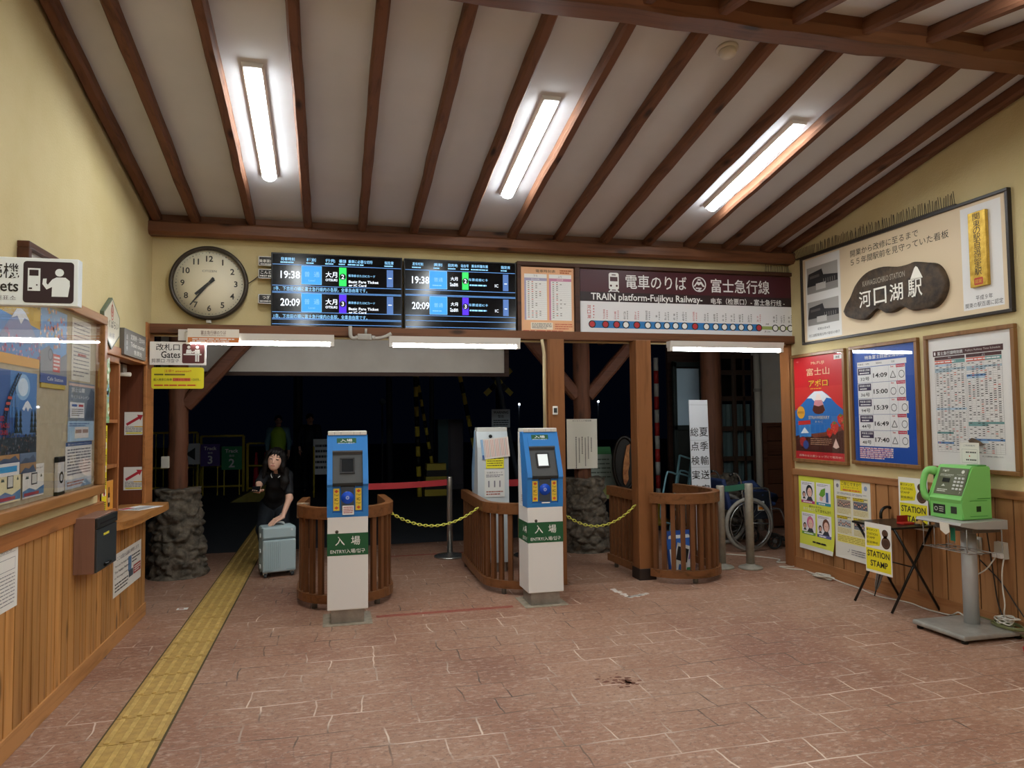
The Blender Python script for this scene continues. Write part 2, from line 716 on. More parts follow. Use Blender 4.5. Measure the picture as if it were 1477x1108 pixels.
def log_beam(p0, p1, w, h, m, n=12, seed=0, wob=0.0035):
    """Hand-dressed timber: rounded square section that wanders a little."""
    rnd = random.Random(seed)
    p0, p1 = Vector(p0), Vector(p1)
    d = (p1 - p0)
    ln = d.length
    d.normalize()
    side = d.cross(Vector((0, 0, 1))).normalized()
    up = side.cross(d)
    b = MB()
    rings = []
    for i in range(n + 1):
        c = p0 + d * (ln * i / n) + side * rnd.uniform(-wob, wob) + up * rnd.uniform(-wob, wob) * 0.5
        ww, hh = w * rnd.uniform(0.95, 1.04), h * rnd.uniform(0.97, 1.03)
        ring = []
        for a, e in ((-1, -.62), (-.62, -1), (.62, -1), (1, -.62), (1, .62), (.62, 1), (-.62, 1), (-1, .62)):
            ring.append(b.v(c + side * (a * ww / 2) + up * (e * hh / 2)))
        rings.append(ring)
    for A, B in zip(rings, rings[1:]):
        for k in range(8):
            b.f([A[k], A[(k + 1) % 8], B[(k + 1) % 8], B[k]], m, False)
    b.f(rings[0][::-1], m)
    b.f(rings[-1], m)
    return b


RAFTER_X = [-1.305, -1.03, -0.615, -0.185, 0.245, 0.672, 1.085, 1.515, 1.93, 2.36, 2.78, 3.19, 3.585, 3.99, 4.225]
for i, x in enumerate(RAFTER_X):
    zo = -0.042
    struct(log_beam((x, 6.06, roof_z(6.06) + zo), (x, 3.36, roof_z(3.36) + zo), 0.066, 0.088, RAFTER, seed=i), 'rafter_beam')
for i, x in enumerate(RAFTER_X):
    struct(log_beam((x, YF, roof_z(YF) + zo), (x, 3.26, roof_z(3.26) + zo), 0.066, 0.088, RAFTER, seed=40 + i), 'rafter_beam')
struct(log_beam((XL, 3.31, 3.545), (XR, 3.31, 3.545), 0.21, 0.21, BEAMX, n=24, seed=77, wob=0.008), 'ridge_beam')
struct(log_beam((XL, 6.03, 2.922), (XR, 6.03, 2.922), 0.13, 0.112, BEAMX, n=24, seed=78, wob=0.004), 'wall_plate_beam')
b = MB()
b.box(XL, XR, 6.055, 6.1, 2.975, 3.06, BEAMX)
struct(b, 'trim_1')
# lintel over the opening, its posts
b = MB()
b.box(XL, XR, 6.0, 6.2, 2.105, 2.18, BEAMX, 0.006)
struct(b, 'lintel_beam')
b = MB()
b.box(1.81, 1.96, 5.97, 6.12, 0, 2.11, POST, 0.006)
struct(b, 'opening_post')
b = MB()
b.box(2.62, 2.765, 5.95, 6.10, 0.09, 2.11, POST, 0.006)
b.box(2.612, 2.773, 5.942, 6.108, 0, 0.1, flat('#2a1d18', 0.6), 0.004)
struct(b, 'opening_post')
b = MB()
b.box(XL - 0.012, XL + 0.012, 5.93, 6.16, 0.80, 2.18, TRIMY, 0.005)
struct(b, 'corner_post')
b = MB()
b.box(XR - 0.035, XR + 0.02, 6.06, 6.2, 0, 2.12, POST, 0.005)
struct(b, 'corner_post')


def wainscot(x, y0, y1, ztop, pitch, side, m, name):
    """Upright boards with dark grooves between them; side=+1 faces +X."""
    b = MB()
    t = 0.014
    xa, xb = (x, x + 0.004) if side > 0 else (x - 0.004, x)
    b.box(xa, xb, y0, y1, 0.0, ztop, GROOVE)
    k0, k1 = math.floor(y0 / pitch), math.ceil(y1 / pitch)
    for k in range(k0, k1):
        a, c = max(k * pitch + 0.0055, y0), min((k + 1) * pitch - 0.0055, y1)
        if c - a < 0.01:
            continue
        xa, xb = (x + 0.001, x + t) if side > 0 else (x - t, x - 0.001)
        b.box(xa, xb, a, c, 0.001, ztop, m)
    return struct(b, name)


wainscot(XL, YF, 4.87, 0.92, 0.096, 1, WAINL, 'wainscot_panel')
wainscot(XL, 4.87, 5.95, 0.775, 0.096, 1, WAINL, 'wainscot_panel')
wainscot(XR, YF, 6.08, 0.88, 0.135, -1, WAINR, 'wainscot_panel')
b = MB()
b.box(XL, XL + 0.026, YF, 4.88, 0.885, 0.952, TRIMY, 0.004)
struct(b, 'trim_2')
b = MB()
b.box(XR - 0.026, XR, YF, 6.08, 0.868, 0.925, wood('trim_timber_right', '#9a6b45', '#7a4e2c', 'Y', knots=0.5), 0.004)
struct(b, 'trim_3')
b = MB()
b.box(XL, XL + 0.022, YF, 5.96, 0, 0.095, wood('skirting_left', '#c08a54', '#9c6a38', 'Y', knots=0.3), 0.003)
struct(b, 'baseboard_left')
b = MB()
b.box(XR - 0.022, XR, YF, 6.08, 0, 0.105, wood('skirting_right', '#a06f47', '#85552f', 'Y', knots=0.3), 0.003)
struct(b, 'baseboard_right')

# ---- tactile strip set into the floor, stripes and marks
TACT = mottled('tactile_yellow', '#bf9d54', '#a48447', scale=22, rough=0.6, bump=0.2)
TACT2 = mottled('tactile_rib', '#d2b168', '#b49550', scale=22, rough=0.6, bump=0.1)
b = MB()
b.box(-1.005, -0.725, -0.9, 12.0, 0.0, 0.0018, flat('#4f4428', .8))
tile = 0.30
y = -0.9
k = 0
while y < 12.0:
    b.box(-0.995, -0.735, y + 0.003, y + tile - 0.003, 0.0, 0.004, TACT)
    for j in range(4):
        xc = -0.995 + 0.26 * (j + 0.5) / 4
        b.box(xc - 0.012, xc + 0.012, y + 0.014, y + tile - 0.014, 0.003, 0.0105, TACT2, 0.003, 1)
    y += tile
    k += 1
o = b.build('tactile_paving')
tag(o, 'yellow ribbed tactile guide strip along the floor to the platform', 'tactile paving')
for nm, y0, x0, x1, lb in (('floor_stripe', 5.415, 0.32, 1.34, 'faded red stripe on the floor between the two blue entry gates'),
                          ('floor_stripe', 7.74, 0.50, 1.45, 'faded red stripe on the floor in front of the silver belt post')):
    b = MB()
    b.box(x0, x1, y0 - 0.028, y0 + 0.028, 0, 0.0012, mottled('worn_red_tape', '#8c3a30', '#9b5a49', scale=24, rough=0.7, bump=0))
    tag(b.build(nm), lb, 'floor marking')
b = MB()
wt = mottled('worn_white_tape', '#e2dcd4', '#cfc0b4', scale=40, rough=0.8, bump=0)
rnd = random.Random(5)
for (p, q) in (((2.27, 5.735), (2.295, 5.43)), ((2.295, 5.43), (2.49, 5.50))):
    for i in range(7):
        t = (i + 0.5) / 7
        cx, cy = p[0] + (q[0] - p[0]) * t, p[1] + (q[1] - p[1]) * t
        s_ = 0.03 * rnd.uniform(0.7, 1.1)
        b.prism([(cx + s_ * rnd.uniform(.6, 1.2) * math.cos(a) , cy + s_ * rnd.uniform(.6, 1.2) * math.sin(a)) for a in [2 * PI * j / 7 for j in range(7)]], 0, 0.0012, wt, 'Z')
tag(b.build('corner_tape'), 'worn white corner mark taped to the floor before the wooden post', 'floor marking')
b = MB()
b.box(-1.14, -1.06, 6.03, 6.09, 0, 0.001, WHITE)
b.box(-1.125, -1.09, 6.045, 6.075, 0.0008, 0.0015, flat('#b07a6a'))
tag(b.build('floor_sticker'), 'small white sticker on the floor left of the yellow strip', 'sticker')
b = MB()
st = mottled('brown_stain', '#5a3322', '#7a4a35', scale=50, rough=0.7, bump=0)
rnd = random.Random(8)
for i in range(34):
    cx, cy = 1.52 + rnd.gauss(0, 0.055), 3.745 + rnd.gauss(0, 0.04)
    r_ = rnd.uniform(0.004, 0.016)
    b.prism([(cx + r_ * 1.5 * rnd.uniform(.6, 1.2) * math.cos(2 * PI * j / 6), cy + r_ * rnd.uniform(.6, 1.2) * math.sin(2 * PI * j / 6)) for j in range(6)], 0, 0.0009, st, 'Z')
tag(b.build('spill_stain'), 'dark brown spill stain spotted on the open floor', 'stain', kind='stuff')

# ================================================================ lamps
TUBE = flat('#ffffff', 0.5, 0, 1.0)


def emit_mat(name, color, strength):
    m, nt, b = new_mat(name)
    b.inputs['Base Color'].default_value = (1, 1, 1, 1)
    b.inputs['Emission Color'].default_value = color
    b.inputs['Emission Strength'].default_value = strength
    return m


EM_CEIL = emit_mat('ceiling_diffuser_glow', (0.93, 0.99, 1.0, 1), CEIL_LAMP)
EM_LINT = emit_mat('tube_glow', (0.94, 0.99, 1.0, 1), LINTEL_LAMP)
HOUSING = flat('#d9d6d0', 0.45)

ang = math.atan(SL)


def ceiling_lamp(x, yc, slope, label):
    t = thing('ceiling_light', label, 'ceiling light', (x, yc, roof_z(yc)), 0, 'slim ceiling lights between the rafters')
    t.rotation_euler = (-ang * slope, 0, 0)
    b = MB()
    L = 0.61
    # shallow tray with sloped ends, open face down
    b.prism([(-0.062, 0), (0.062, 0), (0.05, -0.03), (-0.05, -0.03)], -L, L, HOUSING, 'Y')
    b.build('housing', t)
    b = MB()
    pts = [(0.044 * math.cos(a), -0.03 - 0.034 * math.sin(a)) for a in [PI * i / 8 for i in range(9)]]
    b.prism(pts, -L + 0.035, L - 0.02, EM_CEIL, 'Y', smooth=True)
    b.build('diffuser', t)
    return t


ceiling_lamp(-0.425, 4.745, 1, 'long lit ceiling light above the clock and left gate side')
ceiling_lamp(1.312, 4.77, 1, 'long lit ceiling light above the second departure screen, middle of three')
ceiling_lamp(3.045, 4.76, 1, 'long lit ceiling light above the route map sign, rightmost of three')
for yy, where in ((2.0, 'near'), (0.15, 'added fill')):  # the row over the camera is unseen, added to brighten the lower walls
    for xx, side in ((-0.425, 'by the left wall'), (1.312, 'mid room'), (3.045, 'by the right wall')):
        ceiling_lamp(xx, yy, -1, 'ceiling light on the slope behind the ridge beam, %s row, %s' % (where, side))


def lintel_lamp(x0, x1, label):
    xc, h = (x0 + x1) / 2, (x1 - x0) / 2
    t = thing('tube_light', label, 'tube light', (xc, 5.955, 2.06), 0, 'tube lights under the lintel')
    b = MB()
    b.prism([(-0.03, -0.012), (-0.045, 0.044), (0.045, 0.044), (0.045, -0.012)], -h, h, HOUSING, 'X')
    b.prism([(-0.03, -0.045), (-0.03, -0.01), (0.03, -0.01), (0.03, -0.045)], -h, -h + 0.03, HOUSING, 'X')
    b.prism([(-0.03, -0.045), (-0.03, -0.01), (0.03, -0.01), (0.03, -0.045)], h - 0.03, h, HOUSING, 'X')
    b.build('housing', t)
    b = MB()
    b.tube([(-h + 0.03, -0.005, -0.028), (h - 0.03, -0.005, -0.028)], 0.0155, EM_LINT, seg=14)
    b.build('tube', t)
    return t


lintel_lamp(-1.07, 0.023, 'lit tube light under the lintel below the clock and first screen')
lintel_lamp(0.457, 1.555, 'lit tube light under the lintel below the second departure screen')
lintel_lamp(2.94, 4.09, 'lit tube light under the lintel below the route map sign')

# smoke detector on the ceiling
t = thing('smoke_detector', 'round white smoke detector on the ceiling near the ridge beam', 'smoke detector', (2.178, 3.6, roof_z(3.6)))
t.rotation_euler = (-ang, 0, 0)
b = MB()
b.lathe([(0.062, 0.0), (0.062, -0.012), (0.052, -0.02)], flat('#d5d0c8', 0.5), 28)
b.build('mount', t)
b = MB()
b.lathe([(0.05, -0.019), (0.05, -0.03), (0.042, -0.045), (0.02, -0.05), (0.001, -0.05)], flat('#cdc8c0', 0.5), 28)
b.build('cover', t)
# ================================================================ back wall
SCR = 0.85 / 2 ** sc.view_settings.exposure     # screens hold their brightness


def glow(h, k=1.0):
    return flat(h, 0.3, 0, SCR * k)


# ---- clock
t = thing('wall_clock', 'large round wall clock with brown rim and cream face reading 7:36', 'clock', (-0.931, 6.1, 2.512))
rim = flat('#3c342c', 0.35, 0.3)
b = MB()
b.lathe([(0.262, -0.02), (0.262, -0.06), (0.268, -0.068), (0.283, -0.07), (0.292, -0.055), (0.292, -0.02), (0.285, 0.0)], rim, 64, axis='Y')
b.build('rim', t)
b = MB()
b.lathe([(0.001, -0.03), (0.264, -0.03), (0.264, -0.02), (0.001, -0.02)], flat('#efe7cd', 0.5), 64, axis='Y')
b.y = -0.031
ck = flat('#34322e', 0.5)
for k in range(12):
    a = k * PI / 6
    n = 12 if k == 0 else k
    b.text(str(n), 0.196 * math.sin(a), 0.196 * math.cos(a), 0.047, ck, bold=0.02, res=4)
for k in range(60):
    a = k * PI / 30
    b.disc(0.243 * math.sin(a), 0.243 * math.cos(a), 0.0042 if k % 5 == 0 else 0.0026, ck, seg=8)
b.text('CITIZEN', 0, 0.098, 0.016, flat('#6a675f'), w=0.105)
b.build('dial', t)


def clock_hand(b, ang_deg, L, tail, w0, w1, y):
    a = math.radians(ang_deg)
    d = (math.sin(a), math.cos(a))
    n = (d[1], -d[0])
    pts = [(d[0] * q + n[0] * w, d[1] * q + n[1] * w) for q, w in ((-tail, -w0), (L, -w1), (L, w1), (-tail, w0))]
    b.prism(pts, y, y + 0.003, flat('#272b30', 0.4), 'Y')


b = MB(); clock_hand(b, 228, 0.135, 0.05, 0.012, 0.010, -0.045); b.build('hour_hand', t)
b = MB(); clock_hand(b, 218, 0.222, 0.055, 0.010, 0.004, -0.051)
b.lathe([(0.001, -0.054), (0.008, -0.052), (0.008, -0.04)], flat('#777777', 0.3, 0.8), 16, axis='Y')
b.build('minute_hand', t)
b = MB()
b.lathe([(0.001, -0.064), (0.262, -0.064)], glass_mat('clock_crystal'), 64, axis='Y')
b.build('crystal', t)
b = MB()
b.box(-0.018, 0.018, -0.05, -0.03, -0.315, -0.288, flat('#c9c6bd', 0.4), 0.003)
b.build('sensor_tab', t)
b = MB()
b.tube(catmull([(-0.64, 6.06, 2.52), (-0.60, 6.08, 2.555), (-0.545, 6.085, 2.60), (-0.46, 6.07, 2.62)], 5), 0.004, flat('#3a3430'), 6)
tag(b.build('clock_cable'), 'thin dark cable running from the wall clock to the first screen', 'cable')

# ---- two departure displays
BLUE1, BLUE2 = glow('#2f8fe0'), glow('#7db8ee', 1.0)
SW = glow('#e8f2ff', 1.1)
SLB = glow('#8fd0ff', 1.0)
LINE = glow('#5b8fd0', 0.9)
GRN, PUR, STEEL = glow('#28d65a'), glow('#4a1fd6'), glow('#4a6da8', 0.8)
SBLK = flat('#050609', 0.12)


def display(name, label, x0, x1, z0, z1, art, tilt):
    w, h = x1 - x0, z1 - z0
    t = thing(name, label, 'screen', ((x0 + x1) / 2, 6.1, (z0 + z1) / 2), 0, 'departure displays over the gates')
    b = MB()
    b.box(-w / 2, w / 2, -0.075, -0.02, -h / 2, h / 2, flat('#101114', 0.35), 0.004)
    b.box(-w / 2 + 0.1, w / 2 - 0.1, -0.02, -0.003, -h / 4, h / 4, flat('#1a1a1a', 0.6))
    b.build('casing', t)
    b = MB()
    b.y = -0.0765
    m = 0.010
    W, H = w - 2 * m, h - 2 * m
    b.rect(-W / 2, -H / 2 + 0.006, W / 2, H / 2, SBLK, 0)
    art(b, lambda u: -W / 2 + u * W, lambda v: H / 2 - v * H)
    b.build('screen', t)
    return t


def art_one(b, U, V):
    for tx, u0, u1 in (('発車時刻', .06, .17), ('種別', .255, .33), ('行先', .40, .48), ('番線', .505, .565), ('乗車に必要な切符', .575, .775), ('指定席', .865, .94)):
        b.text(tx, U((u0 + u1) / 2), V(.07), 0.028, SLB, w=(U(u1) - U(u0)) * .95, bold=.01)
        b.dashes(U(u0), V(.125), U(u1), V(.105), 1, SLB, seed=int(u0 * 100), fill=.8)
    for v in (.145, .435, .52, .535, .80, .885, .90, .965):
        b.rect(U(.0), V(v) - .0022, U(1), V(v) + .0022, LINE, 1)
    for v0, tm, num, cm in ((.17, '19:38', '2', GRN), (.55, '20:09', '3', PUR)):
        b.text(tm, U(.135), V(v0 + .115), 0.062, SW, w=0.150, bold=.015)
        b.rect(U(.22), V(v0 + .24), U(.372), V(v0 - .012), BLUE1, 1)
        b.box2(U(.22), V(v0 + .24), U(.372), V(v0 - .012), .003, BLUE2, 2)
        b.text('普', U(.262), V(v0 + .10), .042, BLUE2)
        b.text('通', U(.335), V(v0 + .10), .042, BLUE2)
        b.text('Local', U(.298), V(v0 + .185), .017, BLUE2)
        b.text('大月', U(.448), V(v0 + .095), .048, SW, bold=.015)
        b.text('OTSUKI', U(.448), V(v0 + .17), .020, SW, bold=.02)
        b.rect(U(.508), V(v0 + .25), U(.565), V(v0 - .01), cm, 1)
        b.disc(U(.536), V(v0 + .12), .026, flat('#0a0f14'), 2, 24)
        b.text(num, U(.536), V(v0 + .12), .036, SW, k=3, bold=.01)
        b.text('乗車券またはICカード', U(.685), V(v0 + .10), .022, SLB, w=.215)
        b.text('Basic Fare Ticket', U(.700), V(v0 + .185), .022, SW, w=.24, bold=.02)
        b.text('or IC Card', U(.652), V(v0 + .235), .019, SW, w=.140, bold=.02)
        b.rect(U(.884), V(v0 + .245), U(.935), V(v0 - .0), STEEL, 1)
        b.rect(U(.895), V(v0 + .125), U(.924), V(v0 + .113), SW, 2)
        b.text('1寺、下吉田の順に富士急行線内の各駅。全車自由席です。', U(.37), V(v0 + .307), .034, SLB, w=.73)


def art_two(b, U, V):
    for tx, u0, u1 in (('发车时刻', .06, .16), ('类别', .25, .33), ('目的地', .38, .47), ('站台号', .495, .57), ('乘车所需车票', .59, .75), ('指定席', .865, .955)):
        b.text(tx, U((u0 + u1) / 2), V(.06), 0.027, SLB, w=(U(u1) - U(u0)) * .95, bold=.01)
        b.dashes(U(u0), V(.12), U(u1), V(.10), 1, SLB, seed=int(u0 * 100) + 3, fill=.8)
    for v in (.145, .43, .50, .515, .80, .875, .965):
        b.rect(U(0), V(v) - .0022, U(1), V(v) + .0022, LINE, 1)
    for v0, tm, num, cm in ((.165, '19:38', '2', GRN), (.535, '20:09', '3', PUR)):
        b.text(tm, U(.135), V(v0 + .125), 0.062, SW, w=0.145, bold=.015)
        b.rect(U(.215), V(v0 + .245), U(.37), V(v0 - .012), BLUE1, 1)
        b.box2(U(.215), V(v0 + .245), U(.37), V(v0 - .012), .003, BLUE2, 2)
        b.text('普通', U(.293), V(v0 + .11), .036, BLUE2)
        b.dashes(U(.24), V(v0 + .205), U(.345), V(v0 + .185), 1, BLUE2, seed=9, fill=.7)
        b.text('大月', U(.435), V(v0 + .09), .032, SW, bold=.015)
        b.text('โอสึกิ', U(.432), V(v0 + .175), .030, SW, bold=.02)
        b.rect(U(.508), V(v0 + .245), U(.566), V(v0 - .01), cm, 1)
        b.disc(U(.537), V(v0 + .12), .026, flat('#0a0f14'), 2, 24)
        b.text(num, U(.537), V(v0 + .12), .036, SW, k=3, bold=.01)
        b.text('车票或者IC卡', U(.655), V(v0 + .095), .024, SLB, w=.165)
        b.dashes(U(.575), V(v0 + .19), U(.80), V(v0 + .16), 1, SLB, seed=4, fill=.7)
        b.text('IC', U(.825), V(v0 + .172), .026, SW)
        b.rect(U(.884), V(v0 + .245), U(.935), V(v0 - .0), STEEL, 1)
        b.rect(U(.897), V(v0 + .145), U(.922), V(v0 + .133), SW, 2)


display('departure_display', 'left departure screen beside the clock, with white scrolling text lines', -0.466, 0.574, 2.168, 2.773, art_one, 0)
display('departure_display', 'right departure screen beside the orange timetable, with Thai script under the destination', 0.588, 1.552, 2.166, 2.770, art_two, 0)

# three engraved clear tags left of the first display
tagc = flat('#2a2724', 0.2)
for i, (z, t1, t2, lb) in enumerate(((2.70, '乗車案内', '', 'topmost of the three small clear tags at the left edge of the first screen'),
                                     (2.598, 'こんど', 'FIRST DEP', 'small black tag reading FIRST DEP at the left edge of the first screen'),
                                     (2.396, 'つぎ', 'SECOND DEP', 'small black tag reading SECOND DEP at the left edge of the first screen'))):
    b = MB()
    b.y = -0.07
    b.sheet(-0.066, -0.038, 0.064, 0.038, 0.004, tagc)
    b.box(-0.05, 0.05, -0.066, 0.0, -0.004, 0.004, flat('#bdbab4', 0.3))
    wt = flat('#f2f0ea', 0.3)
    b.box2(-0.062, -0.035, 0.06, 0.035, 0.004, wt, 1)
    b.text(t1, -0.005, 0.012 if t2 else 0.0, 0.026, wt, k=2)
    if t2:
        b.text(t2, -0.002, -0.018, 0.013, wt, w=0.10, bold=.02)
    else:
        b.dashes(-0.05, -0.03, 0.05, -0.018, 1, wt, seed=2)
    tag(b.build('screen_tag', None, (-0.497, 6.1, z)), lb, 'tag', 'tags beside the departure screen')

# conduit, junction box below the displays
pipe = flat('#b0aca4', 0.5)
t = thing('junction_box', 'grey junction box with bent conduit under the two screens', 'junction box', (0.262, 6.0, 2.098))
b = MB()
b.box(-0.055, 0.055, -0.04, 0.0, -0.025, 0.025, pipe, 0.004)
b.box(-0.045, 0.045, -0.044, -0.04, -0.018, 0.018, flat('#a29e96', 0.5), 0.002)
b.build('box', t)
b = MB()
b.tube(catmull([(0.055, -0.02, -0.005), (0.10, -0.022, -0.008), (0.16, -0.024, 0.004), (0.215, -0.026, 0.034)], 5), 0.014, pipe, 10)
b.tube(catmull([(-0.055, -0.02, 0.0), (-0.085, -0.02, -0.012), (-0.108, -0.02, 0.005), (-0.112, -0.02, 0.06), (-0.112, -0.016, 0.085)], 5), 0.016, pipe, 10)
b.tube([(0.01, -0.02, 0.025), (0.012, -0.02, 0.07)], 0.010, pipe, 10)
b.tube([(0.056, -0.02, -0.004), (0.085, -0.021, -0.007)], 0.019, pipe, 10)
b.build('conduit', t)

# pale vertical conduit and thermometer on the first post
b = MB()
b.tube([(1.782, 5.985, 1.0), (1.782, 5.985, 1.98), (1.775, 5.985, 2.04), (1.765, 5.99, 2.104)], 0.014, flat('#c2b28d', 0.5), 10)
tag(b.build('wall_conduit'), 'cream conduit running up the left side of the first wooden post', 'conduit')
t = thing('thermometer', 'small white digital thermometer on the first wooden post', 'thermometer', (1.869, 5.97, 1.49))
b = MB()
b.box(-0.022, 0.022, -0.014, 0, -0.037, 0.037, flat('#e4e2dc', 0.4), 0.004)
b.build('case', t)
b = MB()
b.box(-0.015, 0.015, -0.0165, -0.013, -0.02, 0.022, flat('#3c4144', 0.2))
b.build('screen', t)

# ---- framed station board: orange timetable + route map
FRM = wood('sign_frame_timber', '#4a2f22', '#33201a', 'X', rough=0.45, knots=0.0)
ox, oz = 2.953, 2.46                       # board centre
t = thing('platform_sign_board', 'wide framed board with maroon TRAIN platform sign, route map and orange timetable', 'sign', (ox, 6.1, oz))
b = MB()
b.box(-1.392, 1.385, -0.05, 0.0, -0.328, 0.328, FRM)
b.ring_frame(-1.392, 1.385, -0.328, 0.328, 0.034, -0.08, -0.05, FRM, 0.003)
b.box(-0.866, -0.823, -0.08, -0.05, -0.295, 0.295, FRM, 0.003)
b.build('frame', t)
# timetable
b = MB()
b.y = -0.056
org = flat('#e9b489', 0.5)
b.sheet(-1.352, -0.285, -0.872, 0.285, 0.005, org)
b.text('電車時刻表', -1.13, 0.252, 0.026, INK, w=0.18)
b.dashes(-1.0, 0.232, -0.89, 0.27, 2, flat('#b0603a'), seed=1, fill=.6)
rd, gy = flat('#c04a3c'), flat('#75706c')
for j, (x0, hd) in enumerate(((-1.325, '#a9a4c0'), (-1.10, '#c98aa8'))):
    b.rect(x0, -0.18, x0 + 0.205, 0.225, WHITE, 1)
    b.rect(x0, 0.165, x0 + 0.205, 0.19, flat(hd), 2)
    b.text(('富士山', '大月')[j] + '方面', x0 + 0.10, 0.178, 0.014, flat('#f6f2ee'), k=3)
    b.text(('下り', '上り')[j], x0 + 0.10, 0.207, 0.018, gy, k=3)
    b.rect(x0, -0.18, x0 + 0.016, 0.165, flat(hd), 2)
    rnd = random.Random(3 + j)
    for r in range(19):
        z = 0.155 - r * 0.0172
        b.rect(x0, z - 0.0092, x0 + 0.205, z - 0.0086, gy, 2)
        for q in range(rnd.choice((1, 2, 2, 3, 4))):
            b.rect(x0 + 0.03 + 0.035 * q, z - 0.003, x0 + 0.046 + 0.035 * q, z + 0.003, rd if rnd.random() < .25 else gy, 2)
b.rect(-1.27, -0.262, -1.07, -0.20, flat('#f0e4d2'), 1)
b.dashes(-1.26, -0.255, -1.08, -0.205, 4, gy, seed=8)
b.dashes(-1.05, -0.262, -0.89, -0.205, 3, rd, seed=9, fill=.35)
b.dashes(-1.34, -0.278, -0.9, -0.268, 1, rd, seed=10)
b.build('timetable_panel', t)
# name and route
b = MB()
b.y = -0.058
MAR, MAR2 = flat('#4a1f28', 0.35), flat('#2e2023', 0.35)
b.sheet(-0.815, -0.285, 1.348, 0.285, 0.007, flat('#e4e4e6', 0.35))
b.rect(-0.815, -0.0, 1.348, 0.285, MAR2, 1)
b.rect(-0.815, 0.085, 1.348, 0.285, MAR, 2)
px0, pw = -0.815, 2.163


def sx(p):          # crop pixel to board metre
    return px0 + (p - 338) / (1402 - 338) * pw


# train pictogram
cx = sx(496)
b.rrect(cx - 0.048, 0.11, cx + 0.048, 0.262, 0.018, WHITE, 3)
b.rect(cx - 0.036, 0.185, cx + 0.036, 0.225, MAR, 4)
b.rect(cx - 0.02, 0.238, cx + 0.02, 0.247, MAR, 4)
for d in (-1, 1):
    b.disc(cx + d * 0.028, 0.145, 0.010, MAR, 4, 12)
    b.line((cx + d * 0.02, 0.112), (cx + d * 0.05, 0.088), 0.010, WHITE, 3)
b.rect(cx - 0.042, 0.093, cx + 0.042, 0.101, WHITE, 3)
b.text('電車のりば', sx(700), 0.187, 0.13, WHITE, w=sx(848) - sx(552), k=3, bold=.018)
# mountain emblem
ex = sx(911)
b.ring(ex, 0.185, 0.060, 0.070, WHITE, 3, 32)
b.poly([(ex - 0.058, 0.165), (ex - 0.020, 0.215), (ex, 0.205), (ex + 0.022, 0.215), (ex + 0.058, 0.165), (ex + 0.035, 0.165), (ex + 0.018, 0.19), (ex - 0.005, 0.175), (ex - 0.025, 0.19), (ex - 0.040, 0.165)], WHITE, 3)
b.poly([(ex - 0.02, 0.222), (ex + 0.02, 0.222), (ex + 0.012, 0.236), (ex - 0.012, 0.236)], WHITE, 3)
b.line((ex - 0.035, 0.150), (ex + 0.025, 0.150), 0.012, WHITE, 3)
b.line((ex + 0.022, 0.150), (ex - 0.018, 0.125), 0.010, WHITE, 3)
b.line((ex - 0.022, 0.127), (ex + 0.035, 0.127), 0.010, WHITE, 3)
b.text('富士急行線', sx(1121), 0.180, 0.13, WHITE, w=sx(1272) - sx(970), k=3, bold=.018)
b.text('TRAIN platform-Fujikyu Railway-', sx(657), 0.035, 0.082, WHITE, w=sx(925) - sx(388), k=3, bold=.014)
b.text('电车（检票口）- 富士急行线 -', sx(1160), 0.035, 0.060, WHITE, w=sx(1350) - sx(968), k=3, bold=.012)
BL, RD, GR = flat('#2f78b8', 0.4), flat('#b8353c', 0.4), flat('#9dad62', 0.4)
zl = -0.205
b.rect(sx(392), zl - 0.033, sx(1212), zl + 0.033, BL, 1)
b.rect(sx(1225), zl - 0.016, 1.345, zl + 0.016, GR, 1)
names = ['河口湖', '富士急ハイランド', '富士山', '月江寺', '下吉田', '葭池温泉前', '寿', '三つ峠', '東桂', '十日市場', '都留文科大学前', '谷村町', '都留市', '赤坂', '禾生', '田野倉', '上大月', '大月', '高尾', '八王子', '新宿']
pos = [392, 454, 506, 550, 602, 655, 703, 747, 790, 834, 886, 943, 990, 1034, 1077, 1120, 1165, 1212, 1298, 1338, 1378]
red = {0, 1, 2, 4, 10, 17}
for i, (nm, p) in enumerate(zip(names, pos)):
    x = sx(p)
    b.disc(x, zl, 0.034, flat('#23262a'), 2, 28)
    b.disc(x, zl, 0.025, RD if i in red else WHITE, 3, 28)
    ink = RD if i in red else INK
    ln = len(nm)
    if i == 0:
        b.column(nm, x - 0.028, -0.03, -0.16, 0.034, ink, k=2, bold=.02)
    else:
        top = -0.07 if ln > 3 else -0.085
        b.column(nm, x - 0.012, top, -0.158, min(0.022, 0.08 / ln), ink, k=2, w=0.020)
    b.dashes(x + 0.010, -0.158, x + 0.022, -0.075 if i else -0.03, 5, ink, seed=i, fill=.4)
b.text('JR線', sx(1256), zl + 0.036, 0.02, INK, k=3)
b.text('JR Line', sx(1256), zl - 0.036, 0.02, INK, k=3)
b.build('route_panel', t)
for i, x in enumerate((-0.83, 0.36, 0.40, 0.0)):
    pass


def spike_row(name, label, origin, rotz, n, step, h0, h1, lean=0.0, jit=0.02, seed=0, zfun=None):
    """Bird deterrent: thin steel pins on a strip."""
    b = MB()
    rnd = random.Random(seed)
    m = flat('#4a4038', 0.5, 0.5)
    L = n * step
    for i in range(n):
        x = step * (i + 0.5)
        z = zfun(x) if zfun else 0.0
        h = rnd.uniform(h0, h1)
        b.tube([(x, 0, z), (x + lean + rnd.uniform(-jit, jit), rnd.uniform(-.01, .01), z + h)], 0.0022, m, 5)
    b.box(0, L, -0.012, 0.012, -0.004, 0.004, m)
    return tag(b.build(name, None, origin, rotz), label, 'bird spikes')


